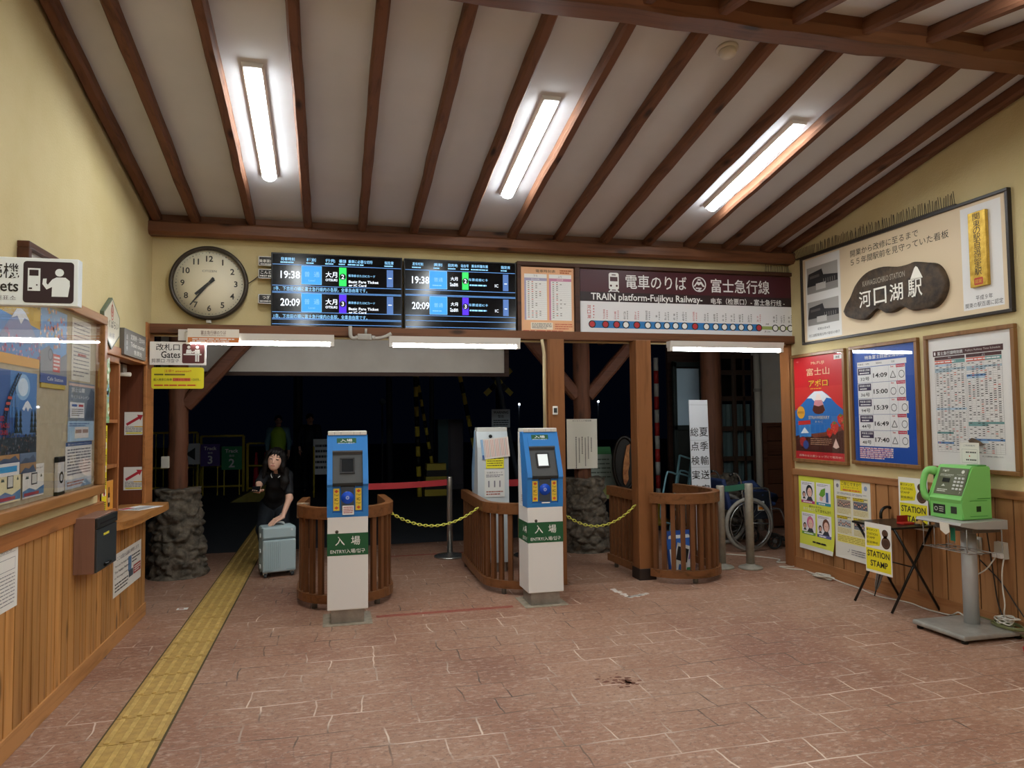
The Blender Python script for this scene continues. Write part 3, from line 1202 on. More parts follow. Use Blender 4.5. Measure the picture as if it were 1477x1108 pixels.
spike_row('bird_spikes', 'row of thin bird spikes on top of the platform sign board near the right wall', (4.0, 6.06, 2.792), 0, 14, 0.019, 0.06, 0.075, jit=.004, seed=2)

# ---- gates sign, yellow notice, paper sign at the left end of the lintel
t = thing('gates_sign', 'white Gates sign with brown ticket counter pictogram at the left post', 'sign', (-1.128, 5.955, 1.946))
b = MB()
b.y = -0.012
b.sheet(-0.198, -0.088, 0.198, 0.088, 0.012, flat('#eeece8', 0.4))
b.text('改札口', -0.072, 0.047, 0.052, INK, w=0.165, bold=.02)
b.text('Gates', -0.052, -0.010, 0.052, INK, w=0.135, bold=.015)
b.text('剪票口 개찰구', -0.09, -0.056, 0.030, flat('#565250'), w=0.19)
bp_ = flat('#5c2f31', 0.4)
b.rrect(0.028, -0.075, 0.186, 0.075, 0.012, bp_, 1)
for hx, sc_ in ((0.075, .8), (0.135, 1.0)):
    b.disc(hx, 0.048, 0.012, WHITE, 2, 16)
    b.poly([(hx - 0.02, 0.0), (hx - 0.016, 0.03), (hx + 0.016, 0.03), (hx + 0.02, 0.0)], WHITE, 2)
b.line((0.085, 0.02), (0.108, 0.005), 0.009, WHITE, 2)
b.line((0.128, 0.02), (0.104, 0.012), 0.009, WHITE, 2)
b.rect(0.038, -0.012, 0.165, -0.003, WHITE, 2)
for lx in (0.127, 0.143):
    b.rect(lx - 0.006, -0.062, lx + 0.006, 0.0, WHITE, 2)
b.build('panel', t)
b = MB()
b.box(-0.19, 0.10, 0.0, 0.045, 0.02, 0.05, flat('#3a332e', 0.6))
b.build('bracket', t)

t = thing('caution_sign', 'yellow rounded attention notice hanging below the white Gates sign', 'sign', (-1.130, 5.955, 1.759))
b = MB()
b.y = -0.006
yl = flat('#e6dc32', 0.4)
b.M = Matrix.Identity(4)
pts = []
for cx_, cz_, a0 in ((0.168, 0.065, 0), (-0.168, 0.065, 90), (-0.168, -0.065, 180), (0.168, -0.065, 270)):
    for i in range(5):
        a = math.radians(a0 + 22.5 * i)
        pts.append((cx_ + 0.016 * math.cos(a), cz_ + 0.016 * math.sin(a)))
b.prism(pts, -0.006, 0.0, yl, 'Y')
R_ = flat('#c8402a')
b.text('注意!! attention!!', 0.0, 0.054, 0.022, R_, w=0.19)
b.dashes(-0.165, 0.018, 0.165, 0.034, 1, flat('#6b6426'), seed=1, fill=.7)
b.rect(-0.06, 0.02, 0.03, 0.032, flat('#8a6a2a'), 3)
b.text('進入検索口発券', -0.105, -0.012, 0.020, flat('#4d4a26'), w=0.13)
b.rect(-0.035, -0.024, 0.09, 0.0, flat('#e0714a'), 1)
b.text('口開から7時前', 0.028, -0.012, 0.018, flat('#8c1f1c'), w=0.118)
b.text('120日。', 0.13, -0.012, 0.018, flat('#4d4a26'), w=0.06)
b.dashes(-0.165, -0.062, 0.16, -0.048, 1, R_, seed=6, fill=.7)
b.build('panel', t)
b = MB()
for x in (-0.16, 0.16):
    b.tube([(x, -0.002, 0.075), (x, 0.0, 0.105)], 0.002, flat('#777777', .4, .6), 6)
b.build('hanger', t)

t = thing('line_entrance_sign', 'cream and orange paper sign for the platform hung in front of the first tube light', 'sign', (-0.872, 5.90, 2.079))
b = MB()
b.y = 0.0
b.sheet(-0.184, -0.053, 0.184, 0.053, 0.004, flat('#e2d9cc', 0.5))
b.text('富士急行線のりば', 0.0, 0.026, 0.028, flat('#6a3a30'), w=0.18)
b.text('Fujikyu Railway Entrance', 0.0, 0.004, 0.011, flat('#8a6a60'), w=0.17)
og = flat('#cf7a3f', 0.5)
b.rect(-0.182, -0.052, 0.184, -0.012, og, 1)
b.dashes(-0.15, -0.047, 0.15, -0.017, 2, WHITE, seed=11, fill=.5)
b.build('panel', t)
b = MB()
b.box(-0.255, -0.185, 0.03, 0.034, -0.035, 0.05, flat('#cfcbc4', 0.5))
b.box(-0.20, -0.10, 0.004, 0.034, 0.03, 0.04, flat('#b9b5ae', 0.5))
b.build('bracket', t)
# ================================================================ left wall (x along +Y, front faces the room)
def lw(y, z, d=0.0):
    return (XL + d, y, z)


BRASSWOOD = wood('board_frame_timber', '#a07040', '#7f5329', 'X', rough=0.4, knots=0.1)
# ---- glazed notice board : Y 3.1 .. 4.768, z 1.011 .. 2.056
NB = thing('notice_board', 'large glazed notice board full of travel posters on the left wall', 'notice board', lw(3.92, 1.533), PI / 2)
b = MB()
b.ring_frame(-0.85, 0.848, -0.523, 0.523, 0.052, -0.06, 0.0, BRASSWOOD, 0.006)
b.build('frame', NB)
b = MB()
b.box(-0.80, 0.80, -0.012, 0.0, -0.475, 0.475, mottled('board_felt', '#b5a88c', '#bfb297', scale=30, rough=0.9, bump=0.1))
b.build('backing', NB)
b = MB()
b.box(-0.80, 0.80, -0.045, -0.042, -0.475, 0.475, glass_mat('board_glass'))
b.build('glass', NB)


def leaf(name, label, x0, z0, x1, z1, parent_loc, rotz, y, art, cat='poster', group=None, t=0.0015, base=None, curl=0.0):
    """A sheet of paper pinned flat on something."""
    b = MB()
    w, h = x1 - x0, z1 - z0
    b.y = y
    b.box(-w / 2, w / 2, y, y + t, -h / 2, h / 2, base or flat('#e9e7e0', 0.6))
    art(b, lambda u: -w / 2 + u * w, lambda v: h / 2 - v * h, w, h)
    c = (x0 + x1) / 2
    if rotz > 0:
        loc = (parent_loc[0], parent_loc[1] + c, parent_loc[2] + (z0 + z1) / 2)
    elif rotz < 0:
        loc = (parent_loc[0], parent_loc[1] - c, parent_loc[2] + (z0 + z1) / 2)
    else:
        loc = (parent_loc[0] + c, parent_loc[1], parent_loc[2] + (z0 + z1) / 2)
    o = b.build(name, None, loc, rotz)
    return tag(o, label, cat, group)


PI2 = PI / 2
NBL = lw(3.92, 1.533, 0.012)
GYT = flat('#77747c')


def hexes(*hs):
    return [flat(h, 0.5) for h in hs]


def a_fuji(b, U, V, w, h):
    b.rect(U(0), V(.86), U(1), V(0), flat('#6f9bd0'), 1)
    b.poly([(U(0), V(.02)), (U(1), V(.02)), (U(1), V(.42)), (U(0), V(.30))], flat('#d2ab3c'), 2)
    b.poly([(U(0), V(.70)), (U(.42), V(.22)), (U(.52), V(.20)), (U(.62), V(.24)), (U(1), V(.66))], flat('#8e97b8'), 3)
    b.poly([(U(.30), V(.37)), (U(.42), V(.22)), (U(.52), V(.20)), (U(.62), V(.24)), (U(.72), V(.34)), (U(.60), V(.32)), (U(.52), V(.42)), (U(.43), V(.32))], WHITE, 4)
    b.text('乗り換えの新登場', U(.55), V(.08), h * .10, INK, w=w * .85, k=4, bold=.02)
    b.text('2台', U(.2), V(.55), h * .08, flat('#d06a8c'), k=5)
    b.rect(U(0), V(1), U(1), V(.86), flat('#e0a53a'), 1)
    rnd = random.Random(1)
    for i in range(60):
        b.disc(U(rnd.random()), V(rnd.uniform(.60, .86)), h * rnd.uniform(.012, .03), flat(rnd.choice(('#d98aa6', '#e7b7c6', '#c25a80'))), 5 + i % 3, 8)


def a_spring(b, U, V, w, h):
    b.rect(U(0), V(.7), U(1), V(0), flat('#6fa3d8'), 1)
    rnd = random.Random(2)
    for i in range(90):
        b.disc(U(min(1, max(0, rnd.gauss(.35, .3)))), V(min(.75, max(.03, rnd.gauss(.3, .18)))), h * rnd.uniform(.012, .04), flat(rnd.choice(('#e2a08c', '#cf7f7a', '#f0d3c4', '#88b4dc', '#d7b25a'))), 2 + i % 4, 7)
    b.poly([(U(0), V(1)), (U(0), V(.6)), (U(.3), V(.5)), (U(.6), V(.68)), (U(1), V(.55)), (U(1), V(1))], flat('#8b8e94'), 6)
    b.ring(U(.35), V(.62), h * .06, h * .085, flat('#585c66'), 7)
    b.rect(U(.45), V(.84), U(.72), V(.60), flat('#d0564e'), 7)
    b.dashes(U(.47), V(.82), U(.70), V(.62), 4, WHITE, k=8, seed=3)
    b.rect(U(0), V(1), U(1), V(.88), flat('#3d5496'), 7)
    b.text('Cafe Station', U(.55), V(.94), h * .05, WHITE, w=w * .6, k=8)


def a_coaster(b, U, V, w, h):
    b.rect(U(0), V(1), U(1), V(0), flat('#2f5a9c'), 1)
    b.rect(U(.30), V(.45), U(1), V(.0), flat('#4d82c0'), 2)
    b.disc(U(.62), V(.15), h * .17, flat('#8fb9e0'), 3, 28, h * .13)
    b.disc(U(.62), V(.15), h * .12, flat('#d5e6f4'), 4, 28, h * .09)
    b.poly([(U(.38), V(.62)), (U(.52), V(.44)), (U(.68), V(.30)), (U(.74), V(.28)), (U(.80), V(.31)), (U(1), V(.47)), (U(1), V(.62))], flat('#5a82b8'), 5)
    b.poly([(U(.60), V(.365)), (U(.68), V(.30)), (U(.74), V(.28)), (U(.80), V(.31)), (U(.87), V(.365)), (U(.80), V(.35)), (U(.75), V(.39)), (U(.70), V(.345)), (U(.65), V(.385))], flat('#e4ecf4'), 6)
    # coaster: two rails with ties and trestle legs, rising over the left side
    tr = flat('#1e2430')
    P = [(U(.52 - .30 * math.sin(q * PI * .62) - .06 * q), V(.02 + .60 * q)) for q in [i / 22 for i in range(23)]]
    for (p, q) in zip(P, P[1:]):
        for dx in (-w * .035, w * .035):
            b.line((p[0] + dx, p[1]), (q[0] + dx, q[1]), w * .018, tr, 7)
        b.line((p[0] - w * .035, p[1]), (q[0] + w * .035, q[1]), w * .010, tr, 7)
    for i in range(4, 22, 3):
        b.line(P[i], (P[i][0] + w * .05, V(.70)), w * .008, tr, 7)
    for i in (9, 11, 13):
        b.rrect(P[i][0] - w * .05, P[i][1] - h * .012, P[i][0] + w * .05, P[i][1] + h * .014, h * .008, flat('#c8503a'), 8)
    # conifers and the crowd below
    rnd = random.Random(6)
    for x in (.46, .56, .86, .95):
        for j in range(4):
            z = V(.60 - .055 * j)
            r_ = w * (.055 - .009 * j)
            b.poly([(U(x) - r_, z), (U(x) + r_, z), (U(x), z + h * .075)], flat('#182a28'), 8)
    b.rect(U(0), V(.80), U(1), V(.64), flat('#22303a'), 8)
    for i in range(130):
        b.disc(U(rnd.uniform(.02, .98)), V(rnd.uniform(.60, .79)), h * rnd.uniform(.006, .018), flat(rnd.choice(('#1d2a30', '#3c4a52', '#54606a', '#2a3644', '#6a7078', '#7c5648'))), 9 + i % 3, 7)
    for t_, v in (('RED', .46), ('TRACKS', .525), ('TOURS', .59)):
        b.text(t_, U(.02), V(v), h * .045, flat('#b3283a'), align='l', k=13, bold=.02)
    b.rect(U(0), V(1), U(1), V(.80), flat('#39507c'), 9)
    for q, (u0, u1, v0, v1, c) in enumerate(((.56, 1, .80, .90, '#6c7f9a'), (.56, 1, .90, 1, '#a8845c'), (.0, .54, .80, .87, '#b58a58'))):
        b.rect(U(u0), V(v1), U(u1), V(v0), flat(c), 10)
        b.poly([(U(u0), V(v1)), (U(u0 + (u1 - u0) * .3), V(v0 + (v1 - v0) * .45)), (U(u0 + (u1 - u0) * .55), V(v0 + (v1 - v0) * .6)), (U(u0 + (u1 - u0) * .8), V(v0 + (v1 - v0) * .2)), (U(u1), V(v1))], flat('#4f5f78'), 11)
    b.rect(U(0), V(1), U(.54), V(.88), WHITE, 12)
    b.rect(U(.06), V(.965), U(.48), V(.91), flat('#3f9fd8'), 13)


def a_come(b, U, V, w, h):
    b.text('Please enter the car !', U(.5), V(.12), h * .06, flat('#4c4a40'), w=w * .85)
    b.rect(U(.38), V(.62), U(.66), V(.26), flat('#3a3a3c'), 2)
    b.rect(U(.41), V(.58), U(.63), V(.30), flat('#d9d8d0'), 3)
    for x in (.16, .22, .86):
        b.poly([(U(x - .05), V(.42)), (U(x + .05), V(.42)), (U(x), V(.32))], flat('#4a5a52'), 2)
    b.poly([(U(0), V(.95)), (U(0), V(.78)), (U(.3), V(.70)), (U(.6), V(.80)), (U(1), V(.68)), (U(1), V(.95))], flat('#5a86b0'), 2)
    b.rect(U(.05), V(.93), U(.75), V(.84), flat('#a8434c'), 3)


def a_come2(b, U, V, w, h):
    a_come(b, U, V, w, h)
    b.rect(U(.02), V(.28), U(.98), V(.2), flat('#e4dc9a'), 1)


def a_list(b, U, V, w, h):
    b.dashes(U(.08), V(.95), U(.92), V(.06), 14, GYT, seed=5, fill=.28)
    b.dashes(U(.3), V(.6), U(.75), V(.55), 1, flat('#b04a42'), k=3, seed=2, fill=.8)


def a_train(b, U, V, w, h):
    b.rect(U(0), V(1), U(1), V(0), flat('#7d8894'), 1)
    b.rect(U(0), V(.10), U(1), V(.04), flat('#d8b9ac'), 2)
    b.poly([(U(.6), V(1)), (U(.72), V(.4)), (U(.85), V(.12)), (U(1), V(.2)), (U(1), V(1))], flat('#4d5c70'), 2)
    for x in (.75, .9):
        b.ring(U(x), V(.82), h * .07, h * .09, flat('#2a323c'), 4)
    b.text('富士山麓', U(.34), V(.2), h * .12, WHITE, w=w * .5, k=4, bold=.03)
    b.text('サイクルトレイン', U(.42), V(.38), h * .10, WHITE, w=w * .7, k=4, bold=.03)
    b.rect(U(.05), V(.92), U(.58), V(.52), WHITE, 3)
    b.rect(U(.1), V(.63), U(.3), V(.57), flat('#3c62a6'), 4)
    b.rect(U(.36), V(.63), U(.54), V(.57), flat('#bf4040'), 4)
    b.dashes(U(.1), V(.88), U(.54), V(.67), 4, GYT, k=4, seed=3)


def a_price(b, U, V, w, h):
    b.rect(U(0), V(1), U(1), V(0), flat('#a9c6dc'), 1)
    b.rect(U(.25), V(.85), U(.78), V(.3), flat('#e2dcd4'), 2)
    b.rect(U(.27), V(.6), U(.5), V(.42), flat('#a8897c'), 3)
    b.rect(U(.54), V(.6), U(.76), V(.42), flat('#a8897c'), 3)
    b.dashes(U(.05), V(.28), U(.8), V(.08), 2, flat('#4a6c9c'), k=3, seed=5)


def a_notice(b, U, V, w, h):
    b.rect(U(0), V(.085), U(1), V(0), flat('#3c5a8c'), 1)
    b.text('富士山パノラマロープウェイ', U(.5), V(.045), h * .04, WHITE, w=w * .85)
    b.dashes(U(.06), V(.72), U(.95), V(.13), 9, GYT, seed=8, fill=.42)
    b.rect(U(0), V(1), U(1), V(.80), flat('#c3cfda'), 1)
    b.poly([(U(.55), V(1)), (U(.75), V(.84)), (U(1), V(1))], flat('#8aa4bc'), 2)
    b.dashes(U(.06), V(.95), U(.7), V(.83), 2, flat('#b07a70'), k=3, seed=9)


def nbx(y):
    return y - 3.92


leaf('travel_poster', 'yellow and blue mountain poster at the top of the notice board', nbx(3.40), 1.68 - 1.533, nbx(3.86), 2.0 - 1.533, NBL, PI2, -0.0025, a_fuji, group=None)
leaf('travel_poster', 'blossom and cafe collage poster at the top of the notice board, beside the mountain poster', nbx(3.865), 1.62 - 1.533, nbx(4.22), 1.99 - 1.533, NBL, PI2, -0.0025, a_spring)
leaf('travel_poster', 'blue roller coaster poster on the notice board under the mountain poster', nbx(3.42), 1.20 - 1.533, nbx(3.835), 1.655 - 1.533, NBL, PI2, -0.0025, a_coaster)
leaf('event_flyer', 'cream flyer with phone drawing, left of the pair under the roller coaster poster', nbx(3.44), 1.085 - 1.533, nbx(3.665), 1.245 - 1.533, NBL, PI2, -0.006, a_come2, cat='flyer', base=flat('#efe6b8', .6))
leaf('event_flyer', 'white flyer with phone drawing, right of the pair under the roller coaster poster', nbx(3.69), 1.085 - 1.533, nbx(3.935), 1.235 - 1.533, NBL, PI2, -0.006, a_come, cat='flyer')
leaf('paper_list', 'creased plain printed list in a sleeve at the top right of the notice board', nbx(4.30), 1.655 - 1.533, nbx(4.61), 1.99 - 1.533, NBL, PI2, -0.0025, a_list, cat='notice', base=flat('#ddd6c4', .5))
leaf('cycle_poster', 'grey cycle train poster on the notice board below the creased list', nbx(4.265), 1.435 - 1.533, nbx(4.69), 1.645 - 1.533, NBL, PI2, -0.0025, a_train)
leaf('fare_notice', 'pale blue price notice on the notice board below the grey cycle poster', nbx(4.255), 1.325 - 1.533, nbx(4.685), 1.435 - 1.533, NBL, PI2, -0.0035, a_price, cat='notice')
leaf('ropeway_notice', 'tall white printed notice with blue heading at the lower right of the notice board', nbx(4.235), 1.075 - 1.533, nbx(4.66), 1.322 - 1.533, NBL, PI2, -0.0025, a_notice, cat='notice')
b = MB()
b.box(-0.16, 0.16, -0.006, 0, -0.011, 0.011, flat('#c2aa3c', .5))
tag(b.build('paper_strip', None, lw(4.04, 1.607, 0.012), PI2), 'narrow yellow strip on the notice board under the blossom poster', 'strip')
t = thing('hanging_pouch', 'small black and white packet hanging low on the notice board', 'packet', lw(4.13, 1.155, 0.0125), PI2)
b = MB()
b.box(-0.045, 0.045, -0.018, 0.0, -0.085, 0.085, flat('#e0deda', .3), .004)
b.y = -0.0185
b.ring(0, -0.005, .018, .030, flat('#222222'), 1)
b.build('packet', t)
b = MB()
b.box(-0.05, 0.05, -0.02, 0.0, 0.072, 0.10, flat('#1c1b1a', .4), .003)
b.box(-0.05, 0.05, -0.02, 0.0, -0.10, -0.075, flat('#1c1b1a', .4), .003)
b.build('header_card', t)

# ---- brown picture frame above, mostly behind the projecting sign
t = thing('picture_frame', 'brown picture frame high on the left wall, half hidden by the tickets sign', 'picture frame', lw(3.93, 2.153), PI2)
b = MB()
b.ring_frame(-0.31, 0.31, -0.085, 0.085, 0.03, -0.05, 0, wood('walnut', '#52301f', '#3c2216', 'X', knots=0), 0.003)
b.build('frame', t)
b = MB()
b.box(-0.28, 0.28, -0.02, 0, -0.058, 0.058, flat('#d7d3cc', .5))
b.build('print', t)

# ---- projecting ticket machine sign (faces the camera)
t = thing('tickets_sign', 'white projecting tickets sign with brown ticket machine pictogram, high on the left wall', 'sign', (-1.155, 3.02, 1.945))
b = MB()
b.y = -0.022
b.box(-0.20, 0.239, -0.022, 0.022, -0.089, 0.089, flat('#e4eaec', 0.4), 0.003)
b.y = -0.0225
b.rrect(0.057, -0.078, 0.224, 0.076, 0.012, flat('#32222a', .4), 1)
wm = flat('#e4eaec', 0.4)
b.rect(0.072, -0.034, 0.113, 0.050, wm, 2)
b.rect(0.077, 0.022, 0.107, 0.044, flat('#32222a', .4), 3)
b.rect(0.076, -0.028, 0.087, -0.022, flat('#32222a', .4), 3)
b.disc(0.102, -0.012, .003, flat('#32222a', .4), 3, 8)
b.disc(0.176, 0.036, 0.0145, wm, 2, 20)
b.poly([(0.152, 0.010), (0.166, 0.018), (0.196, 0.018), (0.210, 0.006), (0.211, -0.012), (0.205, -0.054), (0.151, -0.054), (0.152, -0.018), (0.134, -0.028), (0.120, -0.008), (0.122, 0.012), (0.134, 0.013), (0.133, -0.004), (0.138, -0.010)], wm, 2)
b.text('券売機', -0.035, 0.038, 0.056, INK, w=0.158, k=1, bold=.02)
b.text('Tickets', -0.033, -0.018, 0.042, INK, w=0.150, k=1, bold=.015)
b.text('매표소', 0.002, -0.062, 0.018, GYT, w=0.066, k=1)
b.build('panel', t)
b = MB()
b.box(-0.20, -0.185, -0.012, 0.012, -0.12, 0.12, flat('#8a8d8e', .4, .6), .002)
b.build('bracket', t)

# ---- hexagonal plaque and grey hall sign
t = thing('hexagonal_plaque', 'tall hexagonal white plaque with red mark and brush lettering on the left wall', 'plaque', lw(4.99, 2.045), PI2)
b = MB()
hx = [(0, .163), (.17, .055), (.17, -.065), (0, -.163), (-.17, -.065), (-.17, .055)]
b.prism(hx, -0.022, 0, flat('#5f6a58', .5), 'Y')
b.y = -0.0222
b.poly([(x * .92, z * .92) for x, z in hx], flat('#d9d2bc', .25), 1)
rr_ = flat('#b0483a')
for i in range(3):
    b.ring(0, .092 - i * .012, .014 + i * .006, .019 + i * .006, rr_, 2, 14, 1.6)
b.line((0, .14), (0, .05), .006, rr_, 3)
b.text('やくばらい', 0, -0.005, .05, INK, w=.27, bold=.01)
b.text('峠の茶', 0, -0.075, .034, GYT)
b.build('plaque', t)
t = thing('hall_sign', 'grey sign with white lettering above the ticket counter opening', 'sign', lw(5.53, 1.963, .0), PI2)
b = MB()
b.y = -0.03
b.box(-.285, .285, -.03, 0, -.089, .089, flat('#6a6560', .5), .002)
b.y = -0.0305
wg = flat('#dedad2')
b.column('自由券', -.225, .055, -.06, .034, wg)
b.text('定期券・団体券', .055, .045, .038, wg, w=.38, bold=.02)
b.text('Ticket counter', .055, -.005, .032, wg, w=.38, bold=.02)
b.text('售票处', .06, -.055, .034, wg, w=.22, bold=.02)
b.build('panel', t)

# ---- ticket counter opening
OFF = wood('counter_panel', '#6b3b26', '#54301f', 'Z', rough=0.45, knots=0.05)
b = MB()
b.box(XL - 0.30, XL - 0.013, 5.935, 6.15, 0.80, 2.16, OFF)
struct(b, 'jamb_panel')
b = MB()                                     # timber lining round the opening
b.box(XL - 0.10, XL + 0.001, 4.83, 4.878, 0.86, 1.915, TRIMY, .004)
b.box(XL - 0.10, XL + 0.012, 4.83, 5.93, 1.855, 1.915, TRIMY, .004)
struct(b, 'window_casing')
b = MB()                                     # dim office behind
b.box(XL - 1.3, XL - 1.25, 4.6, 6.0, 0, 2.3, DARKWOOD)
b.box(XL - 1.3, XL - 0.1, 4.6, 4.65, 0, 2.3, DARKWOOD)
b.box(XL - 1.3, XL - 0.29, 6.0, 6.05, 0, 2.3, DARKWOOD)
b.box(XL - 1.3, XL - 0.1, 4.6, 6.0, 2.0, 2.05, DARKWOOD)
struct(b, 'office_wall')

t = thing('shelf_unit', 'open wooden shelf with brochures standing in the ticket counter opening', 'shelf', (XL - 0.008, 5.035, 0.823), PI2)
SHW = wood('shelf_timber', '#a3683c', '#7d4a28', 'Z', rough=0.45, knots=0.1)
b = MB()
for x0 in (-0.15, 0.245):
    b.box(x0, x0 + 0.03, 0.0, 0.16, 0, 1.02, SHW, .003)
b.build('upright', t)
b = MB()
b.box(-0.15, 0.275, 0.0, 0.16, 0.99, 1.035, SHW, .003)
b.build('top_rail', t)
for z in (0.02, 0.31, 0.60):
    b = MB()
    b.box(-0.12, 0.245, 0.005, 0.155, z, z + 0.022, SHW)
    b.build('shelf', t)
b = MB()
b.box(-0.14, 0.26, 0.155, 0.165, 0, 1.0, wood('shelf_back', '#54331f', '#3c2315', 'Z', knots=0))
b.build('back_panel', t)
SHL = (XL - 0.008, 5.035, 0.823)


def a_green(b, U, V, w, h):
    b.rect(U(0), V(1), U(1), V(0), flat('#9fb98a'), 1)
    rnd = random.Random(4)
    for i in range(40):
        b.disc(U(rnd.random()), V(rnd.random() * .85), w * rnd.uniform(.08, .2), flat(rnd.choice(('#cfe0b4', '#7ea36a', '#e8ecd8', '#c9b06a', '#8fb8c8'))), 2 + i % 3, 8)
    b.rect(U(0), V(1), U(1), V(.9), flat('#7fae7a'), 6)
    b.text('観光ガイド', U(.5), V(.95), h * .04, WHITE, w=w * .8, k=7)


def a_yel(b, U, V, w, h):
    b.rect(U(0), V(1), U(1), V(0), flat('#e8d81e'), 1)
    for i in range(4):
        v = .06 + .25 * i
        b.dashes(U(.1), V(v + .10), U(.9), V(v), 5, INK, seed=i, fill=.6)
        b.rect(U(.15), V(v + .19), U(.85), V(v + .12), WHITE, 2)
        b.disc(U(.5), V(v + .155), w * .22, flat('#c0462c'), 3, 12)
        b.disc(U(.55), V(v + .15), w * .12, INK, 4, 10)


def a_redlist(b, U, V, w, h):
    b.text('ご案内', U(.5), V(.08), h * .07, flat('#c04a2a'), w=w * .6)
    b.disc(U(.5), V(.45), w * .25, INK, 2, 14)
    b.rect(U(0), V(.72), U(1), V(.62), flat('#c23a2c'), 2)
    b.rect(U(0), V(1), U(1), V(.72), flat('#e6d628'), 2)
    b.dashes(U(.1), V(.95), U(.9), V(.75), 3, INK, k=3, seed=3)


def a_bottle(b, U, V, w, h):
    b.rect(U(0), V(1), U(1), V(0), flat('#d9953a'), 1)
    b.rrect(U(.38), V(.9), U(.62), V(.42), w * .05, flat('#2c1a12'), 2)
    b.rect(U(.45), V(.42), U(.55), V(.22), flat('#2c1a12'), 2)
    b.rect(U(.39), V(.75), U(.61), V(.58), flat('#c8b088'), 3)


leaf('guide_poster', 'green leafy guide leaflet taped to the top of the counter shelf', -0.125, 0.60, -0.0, 1.0, SHL, PI2, -0.008, a_green)
leaf('caution_strip', 'tall yellow warning strip taped down the counter shelf', -0.115, 0.005, -0.02, 0.585, SHL, PI2, -0.006, a_yel, cat='notice')
leaf('counter_notice', 'white and red notice with yellow foot inside the upper counter shelf', 0.06, 0.64, 0.20, 0.95, SHL, PI2, 0.10, a_redlist, cat='notice')
leaf('bottle_advert', 'small orange card with a dark bottle on the lowest counter shelf', 0.04, 0.045, 0.22, 0.23, SHL, PI2, 0.02, a_bottle, cat='card')


def a_arrow(b, U, V, w, h):
    b.M = Matrix.Identity(4)
    r_ = flat('#b32a38')
    b.poly([(U(.08), V(.50)), (U(.68), V(.20)), (U(.63), V(.12)), (U(.93), V(.13)), (U(.80), V(.37)), (U(.75), V(.30)), (U(.14), V(.60))], r_, 2)
    b.dashes(U(.06), V(.88), U(.94), V(.62), 4, GYT, seed=2, fill=.45)
    b.rect(U(.5), V(.66), U(.92), V(.62), flat('#dcae3a'), 3)
    b.rect(U(.1), V(.95), U(.9), V(.89), flat('#e2d23a'), 2)


for z, lb in ((1.418, 'upper white sheet with red slanting arrow on the counter side panel'), (1.010, 'lower white sheet with red slanting arrow on the counter side panel')):
    leaf('arrow_sheet', lb, -0.068, -0.085, 0.068, 0.085, (XL - 0.068, 5.935, z), 0, -0.002, a_arrow, cat='notice', group='arrow sheets on the counter side panel')
t = thing('counter_lamp', 'small white lamp under the head of the ticket counter opening', 'lamp', (XL - 0.13, 5.83, 1.79))
b = MB()
b.box(-0.05, 0.02, -0.05, 0.05, 0.0, 0.06, flat('#8d8880', .5), .004)
b.build('bracket', t)
b = MB()
b.tube([(-0.03, -0.06, -0.012), (0.05, 0.02, -0.012)], 0.016, flat('#d8d2c6', .4), 10)
b.build('head', t)

# ---- worktop with a live front edge
CNT = wood('counter_slab', '#a8743f', '#7c4f28', 'Y', rough=0.35, knots=0.3)
t = thing('ticket_counter', 'thick wooden ticket counter top with wavy front edge on the left wall', 'counter', (0, 0, 0))
b = MB()
fr = [(-1.36, 4.80), (-1.28, 4.82), (-1.225, 4.88), (-1.195, 5.0), (-1.185, 5.2), (-1.19, 5.4), (-1.178, 5.6), (-1.172, 5.8), (-1.178, 5.93), (-1.20, 6.0), (-1.30, 6.03), (-1.345, 6.0), (-1.345, 5.925), (-1.50, 5.92), (-1.50, 4.886), (-1.36, 4.886)]
b.prism(fr, 0.775, 0.822, CNT, 'Z')
b.build('slab', t)
leaf_b = MB()
leaf_b.M = Matrix.Rotation(-PI / 2, 4, 'X')
leaf_b.y = -0.002
leaf_b.box(-0.13, 0.13, -0.002, 0.0, -0.095, 0.095, WHITE)
leaf_b.y = -0.0022
leaf_b.rect(-0.12, 0.03, 0.0, 0.08, flat('#b8303a'), 1)
leaf_b.dashes(-0.11, -0.08, 0.11, 0.02, 6, GYT, seed=4, fill=.4)
tag(leaf_b.build('counter_leaflet', None, (-1.31, 5.62, 0.8225), 1.15), 'white and red leaflet lying on the wooden ticket counter', 'leaflet')

# ---- comment box
t = thing('comment_box', 'brown wooden box with dark metal flap door below the notice board', 'box', (XL, 4.56, 0.76), PI2)
b = MB()
BW = wood('box_ply', '#866252', '#735140', 'Z', rough=0.5, knots=0)
b.box(-0.185, 0.185, -0.118, -0.014, -0.15, 0.15, BW, .003)
b.build('body', t)
b = MB()
dm = flat('#3c4246', 0.35, 0.4)
b.box(-0.185, 0.185, -0.130, -0.118, -0.145, 0.085, dm, .003)
b.build('door', t)
b = MB()
b.box(-0.185, 0.185, -0.134, -0.118, 0.09, 0.145, flat('#2f3437', 0.35, 0.4), .003)
b.box(-0.15, 0.15, -0.1345, -0.133, 0.11, 0.118, flat('#0c0c0c'))
b.build('slot_panel', t)
b = MB()
b.box(-0.07, 0.03, -0.132, -0.130, 0.04, 0.052, flat('#d8c840'))
b.build('label_strip', t)
b = MB()
b.tube([(-0.06, -0.137, -0.122), (0.04, -0.137, -0.122)], 0.009, flat('#121212', .3), 8)
b.build('latch', t)


def a_form(b, U, V, w, h):
    b.text('お知らせ', U(.55), V(.1), h * .045, GYT, w=w * .5)
    b.rect(U(.2), V(.135), U(.9), V(.13), GYT, 2)
    b.box2(U(.1), V(.4), U(.9), V(.22), .002, GYT, 2)
    b.dashes(U(.1), V(.93), U(.9), V(.44), 9, GYT, seed=7, fill=.25)


